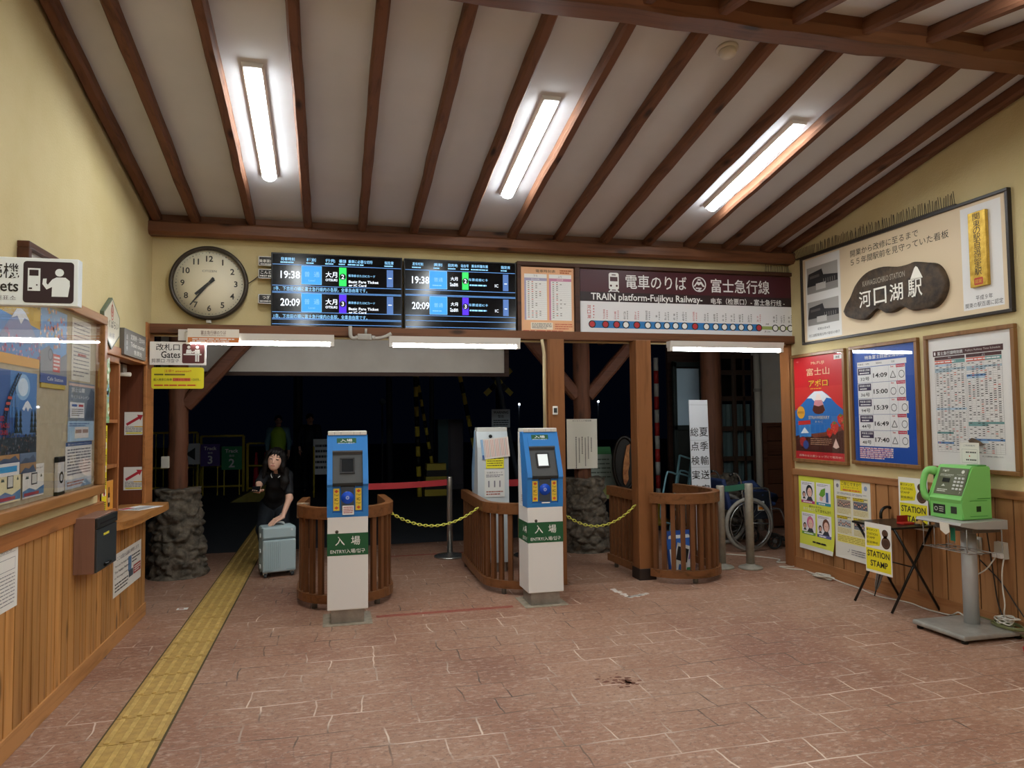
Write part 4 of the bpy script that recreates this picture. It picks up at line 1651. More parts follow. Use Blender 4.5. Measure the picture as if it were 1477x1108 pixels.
leaf('paper_notice', 'plain white printed sheet on the boards at the left edge, under the notice board', -0.15, -0.14, 0.15, 0.14, (XL + 0.0145, 3.51, 0.768), PI2, -0.002, a_form, cat='notice')


def a_house(b, U, V, w, h):
    b.text('ここは富士山駅に移動します', U(.5), V(.13), h * .10, GYT, w=w * .8)
    b.text('This is not The Fujikyu Bus', U(.28), V(.30), h * .055, INK, w=w * .48)
    b.text('The Fujikyu Railway', U(.30), V(.44), h * .07, INK, w=w * .52)
    b.text('at Kawaguchiko', U(.27), V(.57), h * .06, INK, w=w * .46)
    b.dashes(U(.05), V(.92), U(.5), V(.68), 3, INK, seed=3, fill=.4)
    b.rect(U(.50), V(.62), U(.62), V(.25), flat('#5f86b0'), 2)
    b.rect(U(.52), V(.78), U(.68), V(.60), flat('#4f5a66'), 3)
    b.rect(U(.70), V(.78), U(.98), V(.55), flat('#a83a36'), 2)
    b.dashes(U(.73), V(.75), U(.96), V(.58), 3, WHITE, k=3, seed=2, fill=.5)
    b.dashes(U(.64), V(.48), U(.95), V(.24), 3, INK, seed=5, fill=.4)


leaf('railway_notice', 'white railway notice with a red box on the boards below the ticket counter', -0.345, -0.135, 0.345, 0.135, (XL + 0.0145, 5.47, 0.445), PI2, -0.002, a_house, cat='notice')
# ================================================================ right wall (x along -Y, front faces the room)
def rw(y, z, d=0.0):
    return (XR - d, y, z)


# ---- long board with the old station nameplate
FRK = flat('#2d2621', 0.4)
t = thing('history_board', 'long cream board in a dark frame with old station nameplate, on the right wall', 'sign', rw(4.779, 2.48), -PI2)
HW, HH = 1.071, 0.405
b = MB()
b.ring_frame(-HW, HW, -HH, HH, 0.022, -0.035, 0.0, FRK, .003)
b.build('frame', t)
b = MB()
b.y = -0.018
b.sheet(-HW + .02, -HH + .02, HW - .02, HH - .02, 0.016, flat('#d8c3a2', .5))


def hx_(u):
    return -HW + u * 2 * HW


def hz_(v):
    return HH - v * 2 * HH


b.text('開業から改修に至るまで', hx_(.478), hz_(.13), .058, INK, w=.73)
b.text('５５年間駅前を見守っていた看板', hx_(.542), hz_(.222), .058, INK, w=1.0)
b.rect(hx_(.028), hz_(.955), hx_(.246), hz_(.045), flat('#dcdad6', .5), 1)
b.rect(hx_(.823), hz_(.93), hx_(.970), hz_(.055), flat('#e0dedb', .5), 1)
# two black-and-white views
for v0, v1 in ((.14, .44), (.53, .797)):
    x0, x1, z0, z1 = hx_(.037), hx_(.232), hz_(v1), hz_(v0)
    b.rect(x0, z0, x1, z1, flat('#a29e98', .5), 2)
    hgt, wid = z1 - z0, x1 - x0
    b.rect(x0, z0 + hgt * .02, x1, z0 + hgt * .30, flat('#8b8782', .5), 3)
    b.poly([(x0, z0 + hgt * .28), (x1, z0 + hgt * .28), (x1, z0 + hgt * .52), (x0 + wid * .55, z0 + hgt * .62), (x0 + wid * .5, z0 + hgt * .85), (x0 + wid * .06, z0 + hgt * .76)], flat('#2c2a2b', .5), 4)
    b.poly([(x0 + wid * .1, z0 + hgt * .56), (x0 + wid * .42, z0 + hgt * .58), (x0 + wid * .42, z0 + hgt * .68), (x0 + wid * .1, z0 + hgt * .66)], flat('#56524f', .5), 5)
    b.rect(x0 + wid * .3, z0 + hgt * .1, x0 + wid * .62, z0 + hgt * .34, flat('#b5b1ab', .5), 5)
    for q in range(6):
        xx = x0 + wid * (.55 + .07 * q)
        b.rect(xx, z0 + hgt * .3, xx + .006, z0 + hgt * .46, flat('#8a8782', .5), 6)
b.text('昭和25年4月', hx_(.136), hz_(.845), .024, INK, w=.16)
b.text('河口湖駅開通当時の駅前の様子', hx_(.136), hz_(.909), .026, INK, w=.42)
b.text('平成９年', hx_(.90), hz_(.838), .034, INK, w=.13)
b.text('関東の駅百選に認定', hx_(.898), hz_(.893), .034, INK, w=.29)
b.build('panel', t)
# nameplate cut from a slab of lava-dark timber
SLAB = mottled('slab_bark', '#2a2018', '#54422f', scale=11, rough=0.7, bump=0.6, bscale=40)
out = [(0.276, 0.72), (0.292, 0.653), (0.317, 0.59), (0.343, 0.492), (0.378, 0.418), (0.425, 0.371), (0.497, 0.367), (0.564, 0.404), (0.612, 0.409), (0.644, 0.402), (0.689, 0.433), (0.726, 0.461), (0.75, 0.514), (0.767, 0.601), (0.772, 0.681), (0.76, 0.768), (0.735, 0.835), (0.705, 0.858), (0.668, 0.848), (0.63, 0.849), (0.599, 0.804), (0.575, 0.794), (0.541, 0.823), (0.503, 0.822), (0.465, 0.767), (0.438, 0.783), (0.405, 0.841), (0.372, 0.844), (0.324, 0.809), (0.29, 0.772)]
b = MB()
pts = [tuple(p)[::2] for p in catmull([(hx_(u), 0, hz_(v)) for u, v in out + out[:1]], 3)][:-1]
cxs, czs = sum(p[0] for p in pts) / len(pts), sum(p[1] for p in pts) / len(pts)
n = len(pts)
rings = []
for yy, k in ((-0.018, 1.0), (-0.050, 1.0), (-0.062, .95), (-0.064, .5)):
    rings.append([b.v((cxs + (x - cxs) * k, yy, czs + (z - czs) * k)) for x, z in pts])
for A, B in zip(rings, rings[1:]):
    for i in range(n):
        b.f([A[i], A[(i + 1) % n], B[(i + 1) % n], B[i]], SLAB, True)
b.f(rings[-1], SLAB, True)
b.y = -0.0645
CH = flat('#ece8dc', .5)
for ch_, u_ in (('河', .405), ('口', .483), ('湖', .562), ('駅', .648)):
    b.text(ch_, hx_(u_), hz_(.645), .135, CH, w=.135, k=1, bold=.02)
b.text('KAWAGUCHIKO STATION', hx_(.50), hz_(.49), .045, flat('#9a9080', .6), w=.45, k=1, bold=.015)
fx, fz = hx_(.655), hz_(.50)
b.poly([(fx - .06, fz - .055), (fx - .015, fz + .03), (fx, fz + .042), (fx + .018, fz + .028), (fx + .062, fz - .055)], CH, 1)
b.build('nameplate', t)
# gilt plaque
GILT = mottled('gilt', '#b08a2a', '#d8b24c', scale=18, rough=0.38, bump=0.25, metal=0.55)
b = MB()
b.box(hx_(.862), hx_(.926), -0.045, -0.018, hz_(.75), hz_(.12), GILT, .004)
b.y = -0.0455
b.column('関東の駅百選認定駅', hx_(.894), hz_(.135), hz_(.655), .046, INK, k=1, w=.055)
b.rrect(hx_(.878), hz_(.735), hx_(.910), hz_(.675), .008, flat('#b5442f'), 1)
b.text('認定', hx_(.894), hz_(.705), .026, GILT, k=2)
b.build('gilt_plaque', t)
rnd = random.Random(3)
spike_row('bird_spikes', 'long row of thin bird spikes along the top of the cream history board', rw(5.62, 2.89, .02), -PI2, 78, 0.0193, 0.075, 0.10, lean=-.002, jit=.003, seed=4)
b = MB()
sm = flat('#4a4038', 0.5, 0.5)
for i in range(15):
    a = math.radians(118 - i * 3)
    x = 0.018 * i
    b.tube([(x, 0, 0), (x + .09 * math.cos(a), 0, .09 * math.sin(a))], 0.0022, sm, 5)
b.box(0, 0.28, -0.012, 0.012, -0.004, 0.004, sm)
tag(b.build('bird_spikes', None, rw(5.92, 2.89, .02), -PI2), 'short fanned row of bird spikes in the corner above the history board', 'bird spikes')

# ---- three big framed posters
PF = wood('poster_frame', '#86603a', '#65462a', 'Z', rough=0.4, knots=0.0)


def framed(name, label, y0, y1, z0, z1, art, glass=True, cat='poster'):
    w, h = y1 - y0, z1 - z0
    t = thing(name, label, cat, rw((y0 + y1) / 2, (z0 + z1) / 2), -PI2)
    b = MB()
    b.ring_frame(-w / 2, w / 2, -h / 2, h / 2, 0.030, -0.032, 0.0, PF, .004)
    b.build('frame', t)
    b = MB()
    b.y = -0.012
    b.sheet(-w / 2 + .028, -h / 2 + .028, w / 2 - .028, h / 2 - .028, .010, flat('#e4e2de', .5))
    W, H = w - .056, h - .056
    art(b, lambda u: -W / 2 + u * W, lambda v: H / 2 - v * H, W, H)
    b.build('print', t)
    if glass:
        b = MB()
        b.box(-w / 2 + .025, w / 2 - .025, -0.021, -0.0195, -h / 2 + .025, h / 2 - .025, glass_mat('board_glass'))
        b.build('glass', t)
    return t


def berry(b, cx, cz, r, k):
    b.poly([(cx - r * .9, cz + r * .45), (cx - r * .3, cz + r * .95), (cx + r * .5, cz + r * .85), (cx + r, cz + r * .3), (cx + r * .75, cz - r * .5), (cx + r * .05, cz - r * 1.15), (cx - r * .7, cz - r * .5)], flat('#c8281e', .5), k)
    rnd = random.Random(int(cx * 1e4))
    for i in range(12):
        b.disc(cx + rnd.uniform(-.6, .6) * r, cz + rnd.uniform(-.6, .6) * r, r * .05, flat('#eab070', .5), k + 1, 6)
    b.poly([(cx - r * .5, cz + r * .7), (cx - r * .1, cz + r * .72), (cx, cz + r * 1.25), (cx + r * .2, cz + r * .75), (cx + r * .6, cz + r * .75), (cx, cz + r * .45)], flat('#5d8a35', .5), k + 2)


def a_apollo(b, U, V, w, h):
    b.rect(U(0), V(1), U(1), V(0), flat('#c4242a', .5), 1)
    b.rect(U(0), V(.5), U(1), V(.30), flat('#cd3431', .5), 2)
    cr = flat('#e8cfa0', .5)
    b.text('meiji', U(.08), V(.045), h * .016, flat('#e6b0a0'), k=3, bold=.03)
    b.rect(U(.82), V(.06), U(.97), V(.02), flat('#e8e2dc'), 2)
    b.text('静富', U(.895), V(.04), h * .026, INK, k=3, bold=.02)
    b.text('Mt.FUJI', U(.50), V(.075), h * .034, cr, w=w * .26, k=3)
    b.text('富士山', U(.50), V(.155), h * .072, cr, w=w * .46, k=3)
    yl_, br_ = flat('#f0c63a', .5), flat('#5a2a1c', .5)
    b.text('アポロ', U(.50), V(.265), h * .078, br_, w=w * .42, k=3, bold=.07)
    b.text('アポロ', U(.50), V(.265), h * .068, yl_, w=w * .38, k=4, bold=.03)
    b.dashes(U(.34), V(.325), U(.68), V(.312), 1, yl_, k=3, seed=1)
    fj, fd = flat('#2f6fb8', .5), flat('#27559a', .5)
    b.poly([(U(0), V(.53)), (U(.16), V(.46)), (U(.33), V(.375)), (U(.42), V(.345)), (U(.58), V(.345)), (U(.68), V(.38)), (U(.84), V(.47)), (U(1), V(.54)), (U(1), V(.80)), (U(0), V(.80))], fj, 3)
    b.poly([(U(.26), V(.41)), (U(.42), V(.345)), (U(.58), V(.345)), (U(.76), V(.42)), (U(.66), V(.41)), (U(.60), V(.45)), (U(.52), V(.41)), (U(.44), V(.45)), (U(.36), V(.41))], flat('#e6ecf2', .5), 4)
    # cone chocolate, pink tip
    b.poly([(U(.375), V(.525)), (U(.43), V(.43)), (U(.47), V(.37)), (U(.53), V(.37)), (U(.57), V(.43)), (U(.63), V(.525)), (U(.58), V(.555)), (U(.50), V(.565)), (U(.42), V(.555))], flat('#f3e3dc', .5), 5)
    b.poly([(U(.375), V(.525)), (U(.405), V(.475)), (U(.595), V(.475)), (U(.63), V(.525)), (U(.58), V(.555)), (U(.50), V(.565)), (U(.42), V(.555))], flat('#5a2b1e', .5), 6)
    b.poly([(U(.405), V(.475)), (U(.43), V(.43)), (U(.57), V(.43)), (U(.595), V(.475)), (U(.50), V(.49))], flat('#d9939a', .5), 7)
    b.text('STRAWBERRY', U(.50), V(.595), h * .030, cr, w=w * .42, k=5)
    b.text('あ・ち・ご', U(.50), V(.635), h * .020, cr, k=5)
    # lower chocolate swirl, strawberries, packs
    b.poly([(U(0), V(.78)), (U(.25), V(.745)), (U(.5), V(.76)), (U(.75), V(.72)), (U(1), V(.68)), (U(1), V(.93)), (U(0), V(.93))], flat('#4a2219', .5), 5)
    b.poly([(U(.3), V(.755)), (U(.6), V(.735)), (U(1), V(.66)), (U(1), V(.70)), (U(.7), V(.765)), (U(.4), V(.79))], flat('#7d4230', .5), 6)
    for x, z, r in ((.80, .69, .075), (.92, .615, .065), (.70, .735, .055), (.965, .67, .05)):
        berry(b, U(x), V(z), w * r * 1.1, 7)
    b.disc(U(.13), V(.545), w * .085, flat('#e6a93a', .5), 6, 20)
    b.text('期間限定', U(.13), V(.545), h * .022, flat('#8c4a1a'), k=7)
    b.poly([(U(.07), V(.63)), (U(.33), V(.62)), (U(.34), V(.78)), (U(.09), V(.79))], flat('#3f7fc0', .5), 8)
    b.poly([(U(.07), V(.67)), (U(.33), V(.66)), (U(.33), V(.62)), (U(.07), V(.63))], flat('#c8352f', .5), 9)
    b.poly([(U(.12), V(.75)), (U(.2), V(.69)), (U(.29), V(.745))], flat('#e9eef2', .5), 9)
    b.disc(U(.16), V(.83), w * .07, flat('#a8322e', .5), 8, 16)
    b.disc(U(.22), V(.86), w * .06, flat('#3d4e8e', .5), 9, 16)
    b.poly([(U(.76), V(.87)), (U(.82), V(.79)), (U(.88), V(.87)), (U(.82), V(.885))], flat('#e2c0b4', .5), 8)
    b.dashes(U(.32), V(.86), U(.74), V(.79), 4, flat('#c59a7c'), k=8, seed=6, fill=.35)
    b.rect(U(0), V(1), U(1), V(.925), flat('#bf2a30', .5), 8)
    b.text('近隣のお土産ショップにて販売中！', U(.5), V(.965), h * .022, flat('#f0dcc8'), w=w * .86, k=9)


def a_seats(b, U, V, w, h):
    b.rect(U(0), V(1), U(1), V(0), flat('#1f4fa8', .5), 1)
    b.text('特急富士回遊空席状況', U(.52), V(.085), h * .034, WHITE, w=w * .62, k=2, bold=.01)
    wt = flat('#e6e5e4', .5)
    ln = flat('#8a8fa0', .5)
    pu, rd = flat('#3f3350', .5), flat('#c0304a', .5)
    b.rect(U(.08), V(.165), U(.86), V(.12), wt, 2)
    b.text('列車名・号数', U(.19), V(.142), h * .016, INK, w=w * .19, k=3)
    b.text('発車時刻', U(.44), V(.142), h * .016, INK, k=3)
    b.text('空席', U(.66), V(.142), h * .018, INK, k=3)
    rows = [('32号', '14:09', 't', 'o', 0), ('36号', '15:00', 'o', 'o', 0), ('94号', '15:39', 'o', 'o', .03), ('44号', '16:49', 't', 'o', .02), ('48号', '17:40', 't', 'o', .02)]
    v = .17
    for i, (no, tm, a1, a2, dx) in enumerate(rows):
        b.rect(U(.08), V(v + .137), U(.84), V(v), wt, 2)
        for u in (.325, .59, .72):
            b.rect(U(u) - .0008, V(v + .137), U(u) + .0008, V(v), ln, 3)
        b.rect(U(.08), V(v + .137) - .001, U(.84), V(v + .137) + .001, ln, 3)
        o_ = .01 if i < 3 else .025
        b.rect(U(.09 + o_ - .01), V(v + .066), U(.295 + o_), V(v + .006), pu, 3)
        b.text('特急富士回遊', U(.19 + o_), V(v + .024), h * .019, WHITE, w=w * .18, k=4, bold=.01)
        b.dashes(U(.11 + o_), V(v + .058), U(.28 + o_), V(v + .044), 1, WHITE, k=4, seed=i, fill=.7)
        b.text(no, U(.205), V(v + .103), h * .034, INK, w=w * .15, k=3, bold=.012)
        b.text(tm, U(.455), V(v + .078), h * .040, INK, w=w * .225, k=3, bold=.025)
        b.text('Seat', U(.645), V(v + .012), h * .015, rd, k=4, bold=.02)
        b.rect(U(.705), V(v + .024), U(.835), V(v - .002), rd, 4)
        b.text('Standing', U(.77), V(v + .011), h * .013, WHITE, w=w * .11, k=5)
        cz = V(v + .082)
        b.rect(U(.60), V(v + .13), U(.705), V(v + .030), wt, 3)
        b.rect(U(.725 + dx), V(v + .13), U(.84 + dx), V(v + .030), wt, 3)
        for u, s_ in ((.655, a1), (.785 + dx, a2)):
            if s_ == 'o':
                b.ring(U(u), cz, w * .036, w * .043, INK, 4, 28)
            else:
                r_ = w * .055
                P = [(U(u), cz + r_ * .75), (U(u) + r_ * .75, cz - r_ * .6), (U(u) - r_ * .75, cz - r_ * .6)]
                for q in range(3):
                    b.line(P[q], P[(q + 1) % 3], w * .008, INK, 4)
        v += .1395
    b.dashes(U(.08), V(.975), U(.62), V(.875), 6, flat('#e9dadd', .5), k=2, seed=12, fill=.75)
    b.dashes(U(.08), V(.97), U(.60), V(.88), 6, flat('#c2506a', .5), k=3, seed=13, fill=.3)


def a_times(b, U, V, w, h):
    mr, tg, or_, bl, gn = hexes('#4a2c2e', '#cf5a44', '#c98a52', '#5f8cc0', '#6a9a98')
    gl = flat('#8d8a88', .5)
    b.rect(U(.06), V(.145), U(.90), V(.10), mr, 1)
    b.text('富士急行線時刻表', U(.28), V(.123), h * .028, WHITE, w=w * .32, k=2, bold=.02)
    b.text('Fujikyu Railway Time Schedule', U(.67), V(.122), h * .018, flat('#d9cfc8'), w=w * .40, k=2)
    b.rect(U(.075), V(.135), U(.095), V(.11), WHITE, 2)
    rnd = random.Random(14)
    for u0, u1, hd in ((.08, .46, '下り'), (.475, .88, '上り')):
        b.rect(U(u0), V(.175), U(u1), V(.15), mr, 1)
        b.text(hd, U((u0 + u1) / 2), V(.163), h * .013, WHITE, k=2)
        b.rect(U(u0), V(.205), U(u0 + .22), V(.178), tg, 1)
        b.rect(U(u0 + .22), V(.205), U(u1), V(.178), gn, 1)
        b.dashes(U(u0), V(.203), U(u1), V(.180), 1, WHITE, k=2, seed=int(u0 * 50), fill=.4)
        b.box2(U(u0), V(.885), U(u1), V(.205), .0015, gl, 1)
        nr = 44
        for r in range(nr):
            v = .21 + r * .675 / nr
            col = None
            q = rnd.random()
            if q < .13:
                col = rnd.choice((bl, or_, gn, gn, flat('#b9d2e4', .5)))
            if 1 < r < 4:
                col = flat('#a9c0cc', .5)
            if col:
                b.rect(U(u0), V(v + .675 / nr), U(u0 + (u1 - u0) * rnd.choice((.55, .55, 1))), V(v), col, 1)
            b.rect(U(u0), V(v) - .0004, U(u1), V(v) + .0004, gl, 2)
            for c in range(8):
                if rnd.random() < .6:
                    x = u0 + (u1 - u0) * (.04 + .12 * c)
                    b.rect(U(x), V(v + .011), U(x + .028), V(v + .006), INK if rnd.random() > .15 else tg, 3)
        for c in range(1, 8):
            x = U(u0 + (u1 - u0) * c / 8)
            b.rect(x - .0004, V(.885), x + .0004, V(.21), gl, 2)
    b.text('詳しくは駅係員へお尋ねください', U(.74), V(.905), h * .011, INK, k=2)


framed('framed_poster', 'red strawberry chocolate poster with a blue mountain, framed on the right wall', 5.298, 6.04, .995, 1.995, a_apollo)
framed('framed_poster', 'blue framed seat availability poster with departure times and circles', 4.504, 5.243, 1.015, 1.998, a_seats)
framed('framed_poster', 'white framed railway time schedule poster above the green phone', 3.708, 4.443, 1.02, 2.0, a_times)
# brown flake hanging off the schedule
b = MB()
fl_ = mottled('dry_leaf', '#4a3a2c', '#6a5642', scale=40, rough=.8)
P = [(-.055, .012), (-.03, .028), (.0, .02), (.03, .008), (.06, -.018), (.03, -.024), (-.02, -.016), (-.05, -.006)]
b.prism(P, -.010, 0.0, fl_, 'Y')
tag(b.build('dry_leaf', None, rw(4.015, 1.23, .034), -PI2), 'dry brown leaf stuck on the glass of the time schedule poster', 'leaf')


# ---- pinned posters on the boards
def curled(name, label, y0, y1, z0, z1, base, art, cat='poster', depth=.03, group=None):
    """Poster whose lower edge has come away from the wall a little."""
    b = MB()
    w, h = y1 - y0, z1 - z0
    b.y = 0.0
    b.sheet(-w / 2, -h / 2, w / 2, h / 2, .0012, base)
    art(b, lambda u: -w / 2 + u * w, lambda v: h / 2 - v * h, w, h)
    bmesh.ops.subdivide_edges(b.bm, edges=[e for e in b.bm.edges if abs(e.verts[0].co.z - e.verts[1].co.z) > .08], cuts=6, use_grid_fill=True)
    for v in b.bm.verts:
        q = max(0.0, (-h / 2 + h * .35 - v.co.z) / (h * .35))
        v.co.y -= depth * q * q * (0.6 + 0.4 * math.sin(v.co.x * 9))
    return tag(b.build(name, None, rw((y0 + y1) / 2, (z0 + z1) / 2, .0165), -PI2), label, cat, group)


def face_pic(b, cx, cz, s, hair, skin, k, side=0):
    b.disc(cx, cz, s * .52, flat(hair, .6), k, 16, s * .62)
    b.disc(cx + s * .05, cz - s * .12, s * .36, flat(skin, .6), k + 1, 16, s * .46)
    b.disc(cx - s * .09, cz - s * .08, s * .035, INK, k + 2, 8)
    b.disc(cx + s * .17, cz - s * .08, s * .035, INK, k + 2, 8)
    b.poly([(cx - s * .5, cz - s * .95), (cx - s * .2, cz - s * .55), (cx + s * .3, cz - s * .55), (cx + s * .55, cz - s * .95)], flat('#3a3c44', .6), k)


def a_lost(b, U, V, w, h):
    b.rect(U(0), V(1), U(1), V(0), flat('#d5da4e', .6), 1)
    cells = [(.07, .07, '#b8447a'), (.52, .07, '#3f93a8'), (.07, .50, '#6ea23e'), (.52, .50, '#5d5f9a')]
    for i, (u, v, c) in enumerate(cells):
        b.rect(U(u), V(v + .30), U(u + .40), V(v), flat('#e8e6ea', .6), 2)
        b.rect(U(u), V(v + .30), U(u + .40), V(v + .262), flat(c, .6), 3)
        b.dashes(U(u + .06), V(v + .295), U(u + .34), V(v + .268), 1, WHITE, k=4, seed=i, fill=.6)
        b.dashes(U(u + .03), V(v + .05), U(u + .33), V(v + .015), 2, GYT, k=3, seed=i + 4, fill=.4)
        if i == 1:
            b.poly([(U(u + .08), V(v + .16)), (U(u + .14), V(v + .09)), (U(u + .26), V(v + .06)), (U(u + .25), V(v + .15)), (U(u + .16), V(v + .20))], flat('#6fa53a', .6), 4)
            b.disc(U(u + .14), V(v + .21), w * .045, flat('#e8b9a6', .6), 5, 12)
            b.rect(U(u + .27), V(v + .25), U(u + .34), V(v + .12), flat('#4a6aa0', .6), 4)
        else:
            hr = ('#22242a', '', '#d06a90', '#6a4030')[i]
            face_pic(b, U(u + .25), V(v + .13), w * .19, hr, '#e9bfae', 4)
            face_pic(b, U(u + .09), V(v + .18), w * .09, '#222222', '#d8a894', 6)
    b.text('駅のトラブル', U(.48), V(.405), h * .028, INK, w=w * .36, k=3, bold=.01)
    b.text('見て見ぬふり', U(.30), V(.448), h * .040, flat('#e3e0d0'), w=w * .36, k=3, bold=.03)
    b.text('してませんか？', U(.70), V(.450), h * .040, INK, w=w * .42, k=3, bold=.03)
    b.dashes(U(.12), V(.90), U(.86), V(.865), 1, INK, k=3, seed=6, fill=.6)
    b.rect(U(0), V(1), U(1), V(.94), flat('#d9d8d2', .6), 3)


def a_help(b, U, V, w, h):
    b.rect(U(.18), V(.145), U(.78), V(.0), flat('#e2cf2c', .6), 1)
    b.text('ご存じですか？', U(.48), V(.045), h * .045, INK, w=w * .54, k=2, bold=.01)
    b.text('ドクターカード', U(.48), V(.090), h * .020, INK, w=w * .42, k=2)
    b.dashes(U(.25), V(.14), U(.75), V(.11), 1, flat('#d0703a'), k=2, seed=2, fill=.7)
    b.dashes(U(.08), V(.19), U(.9), V(.16), 2, GYT, k=2, seed=3, fill=.4)
    b.disc(U(.10), V(.08), w * .04, GYT, 1, 12)
    b.disc(U(.88), V(.08), w * .045, flat('#8a9ab8'), 1, 12)
    for i, (u, v) in enumerate(((.06, .2), (.52, .2), (.06, .45), (.52, .45))):
        b.rect(U(u), V(v + .24), U(u + .42), V(v), flat('#ded8b4', .6), 1)
        b.rect(U(u), V(v + .05), U(u + .30), V(v + .012), flat('#e0c92c', .6), 2)
        b.dashes(U(u + .02), V(v + .05), U(u + .4), V(v + .01), 2, INK, k=3, seed=i, fill=.4)
        b.rect(U(u + .02), V(v + .155), U(u + .40), V(v + .055), flat(('#9a8a80', '#6f7480', '#b0b4b8', '#7c8088')[i], .6), 2)
        rnd = random.Random(i)
        for q in range(7):
            face_pic(b, U(u + .06 + .05 * q), V(v + .10 + rnd.uniform(-.015, .02)), w * .045, rnd.choice(('#222226', '#33302e', '#54443a')), '#d8a894', 3)
        b.dashes(U(u + .02), V(v + .235), U(u + .4), V(v + .165), 4, flat('#b8a45a'), k=2, seed=i + 9, fill=.4)
    b.rect(U(.06), V(.80), U(.94), V(.70), flat('#e6dc78', .6), 1)
    b.dashes(U(.08), V(.79), U(.92), V(.71), 4, flat('#a5903a'), k=2, seed=21, fill=.4)
    b.ring(U(.10), V(.90), w * .035, w * .05, GYT, 1)
    b.ring(U(.36), V(.88), w * .035, w * .045, GYT, 1)
    b.dashes(U(.46), V(.94), U(.95), V(.86), 3, GYT, k=2, seed=22, fill=.35)


def a_stamp(b, U, V, w, h):
    yl_ = flat('#e6d926', .55)
    b.poly([(U(.06), V(.10)), (U(.56), V(.10)), (U(.62), V(.27)), (U(.56), V(.44)), (U(.06), V(.48))], yl_, 1)
    b.rect(U(.03), V(.95), U(.97), V(.51), yl_, 1)
    for s_, v, bo in (('駅スタンプ', .145, .03), ('STATION', .225, .0), ('STAMP', .30, .0), ('記念押印', .395, .03)):
        b.text(s_, U(.075), V(v), h * (.050 if bo else .045), INK, w=w * (.42 if v != .30 else .32), align='l', k=2, bold=bo)
    b.text('STATION', U(.5), V(.62), h * .125, INK, w=w * .84, k=2, bold=.03)
    b.text('STAMP', U(.52), V(.81), h * .125, INK, w=w * .66, k=2, bold=.03)
    br = flat('#4e3526', .6)
    b.disc(U(.78), V(.17), w * .115, br, 2, 20, h * .075)
    b.disc(U(.80), V(.36), w * .165, br, 2, 24, h * .118)
    b.rect(U(.72), V(.27), U(.85), V(.21), br, 2)
    b.ring(U(.80), V(.36), w * .11, w * .12, flat('#7a5a44', .6), 3, 20)
    b.ring(U(.78), V(.17), w * .06, w * .068, flat('#7a5a44', .6), 3, 16)


curled('pinned_poster', 'yellow green cartoon manners poster pinned on the boards below the red poster', 5.502, 5.985, .20, .865, flat('#d5da4e', .6), a_lost)
curled('pinned_poster', 'white poster with four photo boxes pinned on the boards below the blue poster', 5.055, 5.492, .205, .87, flat('#dedcd2', .6), a_help, depth=.02)
leaf('stamp_sign', 'yellow STATION STAMP sign fixed to the wall boards behind the folding table', -.14, -.19, .14, .19, rw(4.592, .755, .0285), -PI2, -.003, a_stamp, cat='sign', t=.003)

# ---- folding table with its hanging sign
t = thing('folding_table', 'small black folding table with crossed legs by the right wall', 'table', (4.06, 4.6, 0))
bk = flat('#15130f', .3)
b = MB()
b.box(-.20, .195, -.205, .20, .602, .618, bk, .006)
b.y = 0
b.build('tabletop', t)
for yy in (-.19, .185):
    for sx_ in (1, -1):
        b = MB()
        o_ = .011 * sx_
        b.tube([(-.195 * sx_, yy + o_, .012), (.17 * sx_, yy + o_, .604)], .0095, bk, 10)
        b.build('leg', t)
b = MB()
b.tube([(0.0, -.205, .325), (0.0, .20, .325)], .005, bk, 8)
b.build('stretcher', t)
leaf('stamp_sign', 'yellow STATION STAMP sign hanging from the left edge of the black folding table', -.13, -.18, .13, .18, (3.853, 4.515, .452), -PI2, -.003, a_stamp, cat='sign', t=.003)
# things on the table
t = thing('stamp_pad', 'red and black stamp pad on the folding table in front of the yellow sign', 'stamp pad', (4.10, 4.52, .618))
b = MB()
b.box(-.05, .05, -.035, .035, 0, .014, flat('#b02a20', .4), .003)
b.build('base', t)
b = MB()
b.box(-.047, .047, .028, .034, .012, .06, flat('#8f1f1a', .4), .002)
b.build('lid', t)
t = thing('rubber_stamp', 'wooden rubber stamp on the folding table next to the red pad', 'stamp', (4.16, 4.45, .618))
b = MB()
b.lathe([(.03, 0), (.03, .02), (.012, .03), (.012, .05), (.018, .062), (.001, .066)], wood('stamp_wood', '#a5803f', '#86642e', 'Z', knots=0), 16)
b.build('handle', t)
b = MB()
b.box(-.032, .032, -.022, .022, 0, .012, flat('#4a4038', .6), .002)
b.build('foot', t)

# ---- umbrella hooked over the far table edge
t = thing('umbrella', 'clear umbrella with black crook handle leaning behind the black folding table', 'umbrella', (4.13, 4.90, 0))
ax = Vector((.155, -.055, .62)).normalized()


def up(d, off=(0, 0, 0)):
    return (Vector((0, 0, 0.005)) + ax * d + Vector(off))


b = MB()
b.tube([up(0), up(.05)], [.004, .006], flat('#1c1c1c', .4), 8)
b.tube([up(.05), up(.60)], .005, flat('#6b6b6b', .3, .6), 8)
b.build('shaft', t)
b = MB()
prof = [(.05, .006), (.10, .018), (.20, .026), (.32, .032), (.42, .030), (.44, .012)]
clr = glass_mat('clear_vinyl', '#d8dde0', .25)
cl2 = flat('#9aa0a2', .3)
b.tube([up(d) for d, r in prof], [r for d, r in prof], clr, 14, caps=False)
for k in range(7):
    a = 2 * PI * k / 7
    b.tube([up(d, (r * math.cos(a), r * math.sin(a), 0)) for d, r in prof], .0018, cl2, 5)
b.build('canopy', t)
b = MB()
hk = [up(.58)] + [up(.64) + Vector((0, .055 - .055 * math.cos(a) if False else 0, 0)) for a in (0,)]
top = up(.66)
hook = [up(.56), up(.62)]
for i in range(9):
    a = PI * i / 8
    hook.append(top + Vector((-.062 + .062 * math.cos(a), 0, .058 * math.sin(a))))
hook.append(top + Vector((-.124, 0, -.03)))
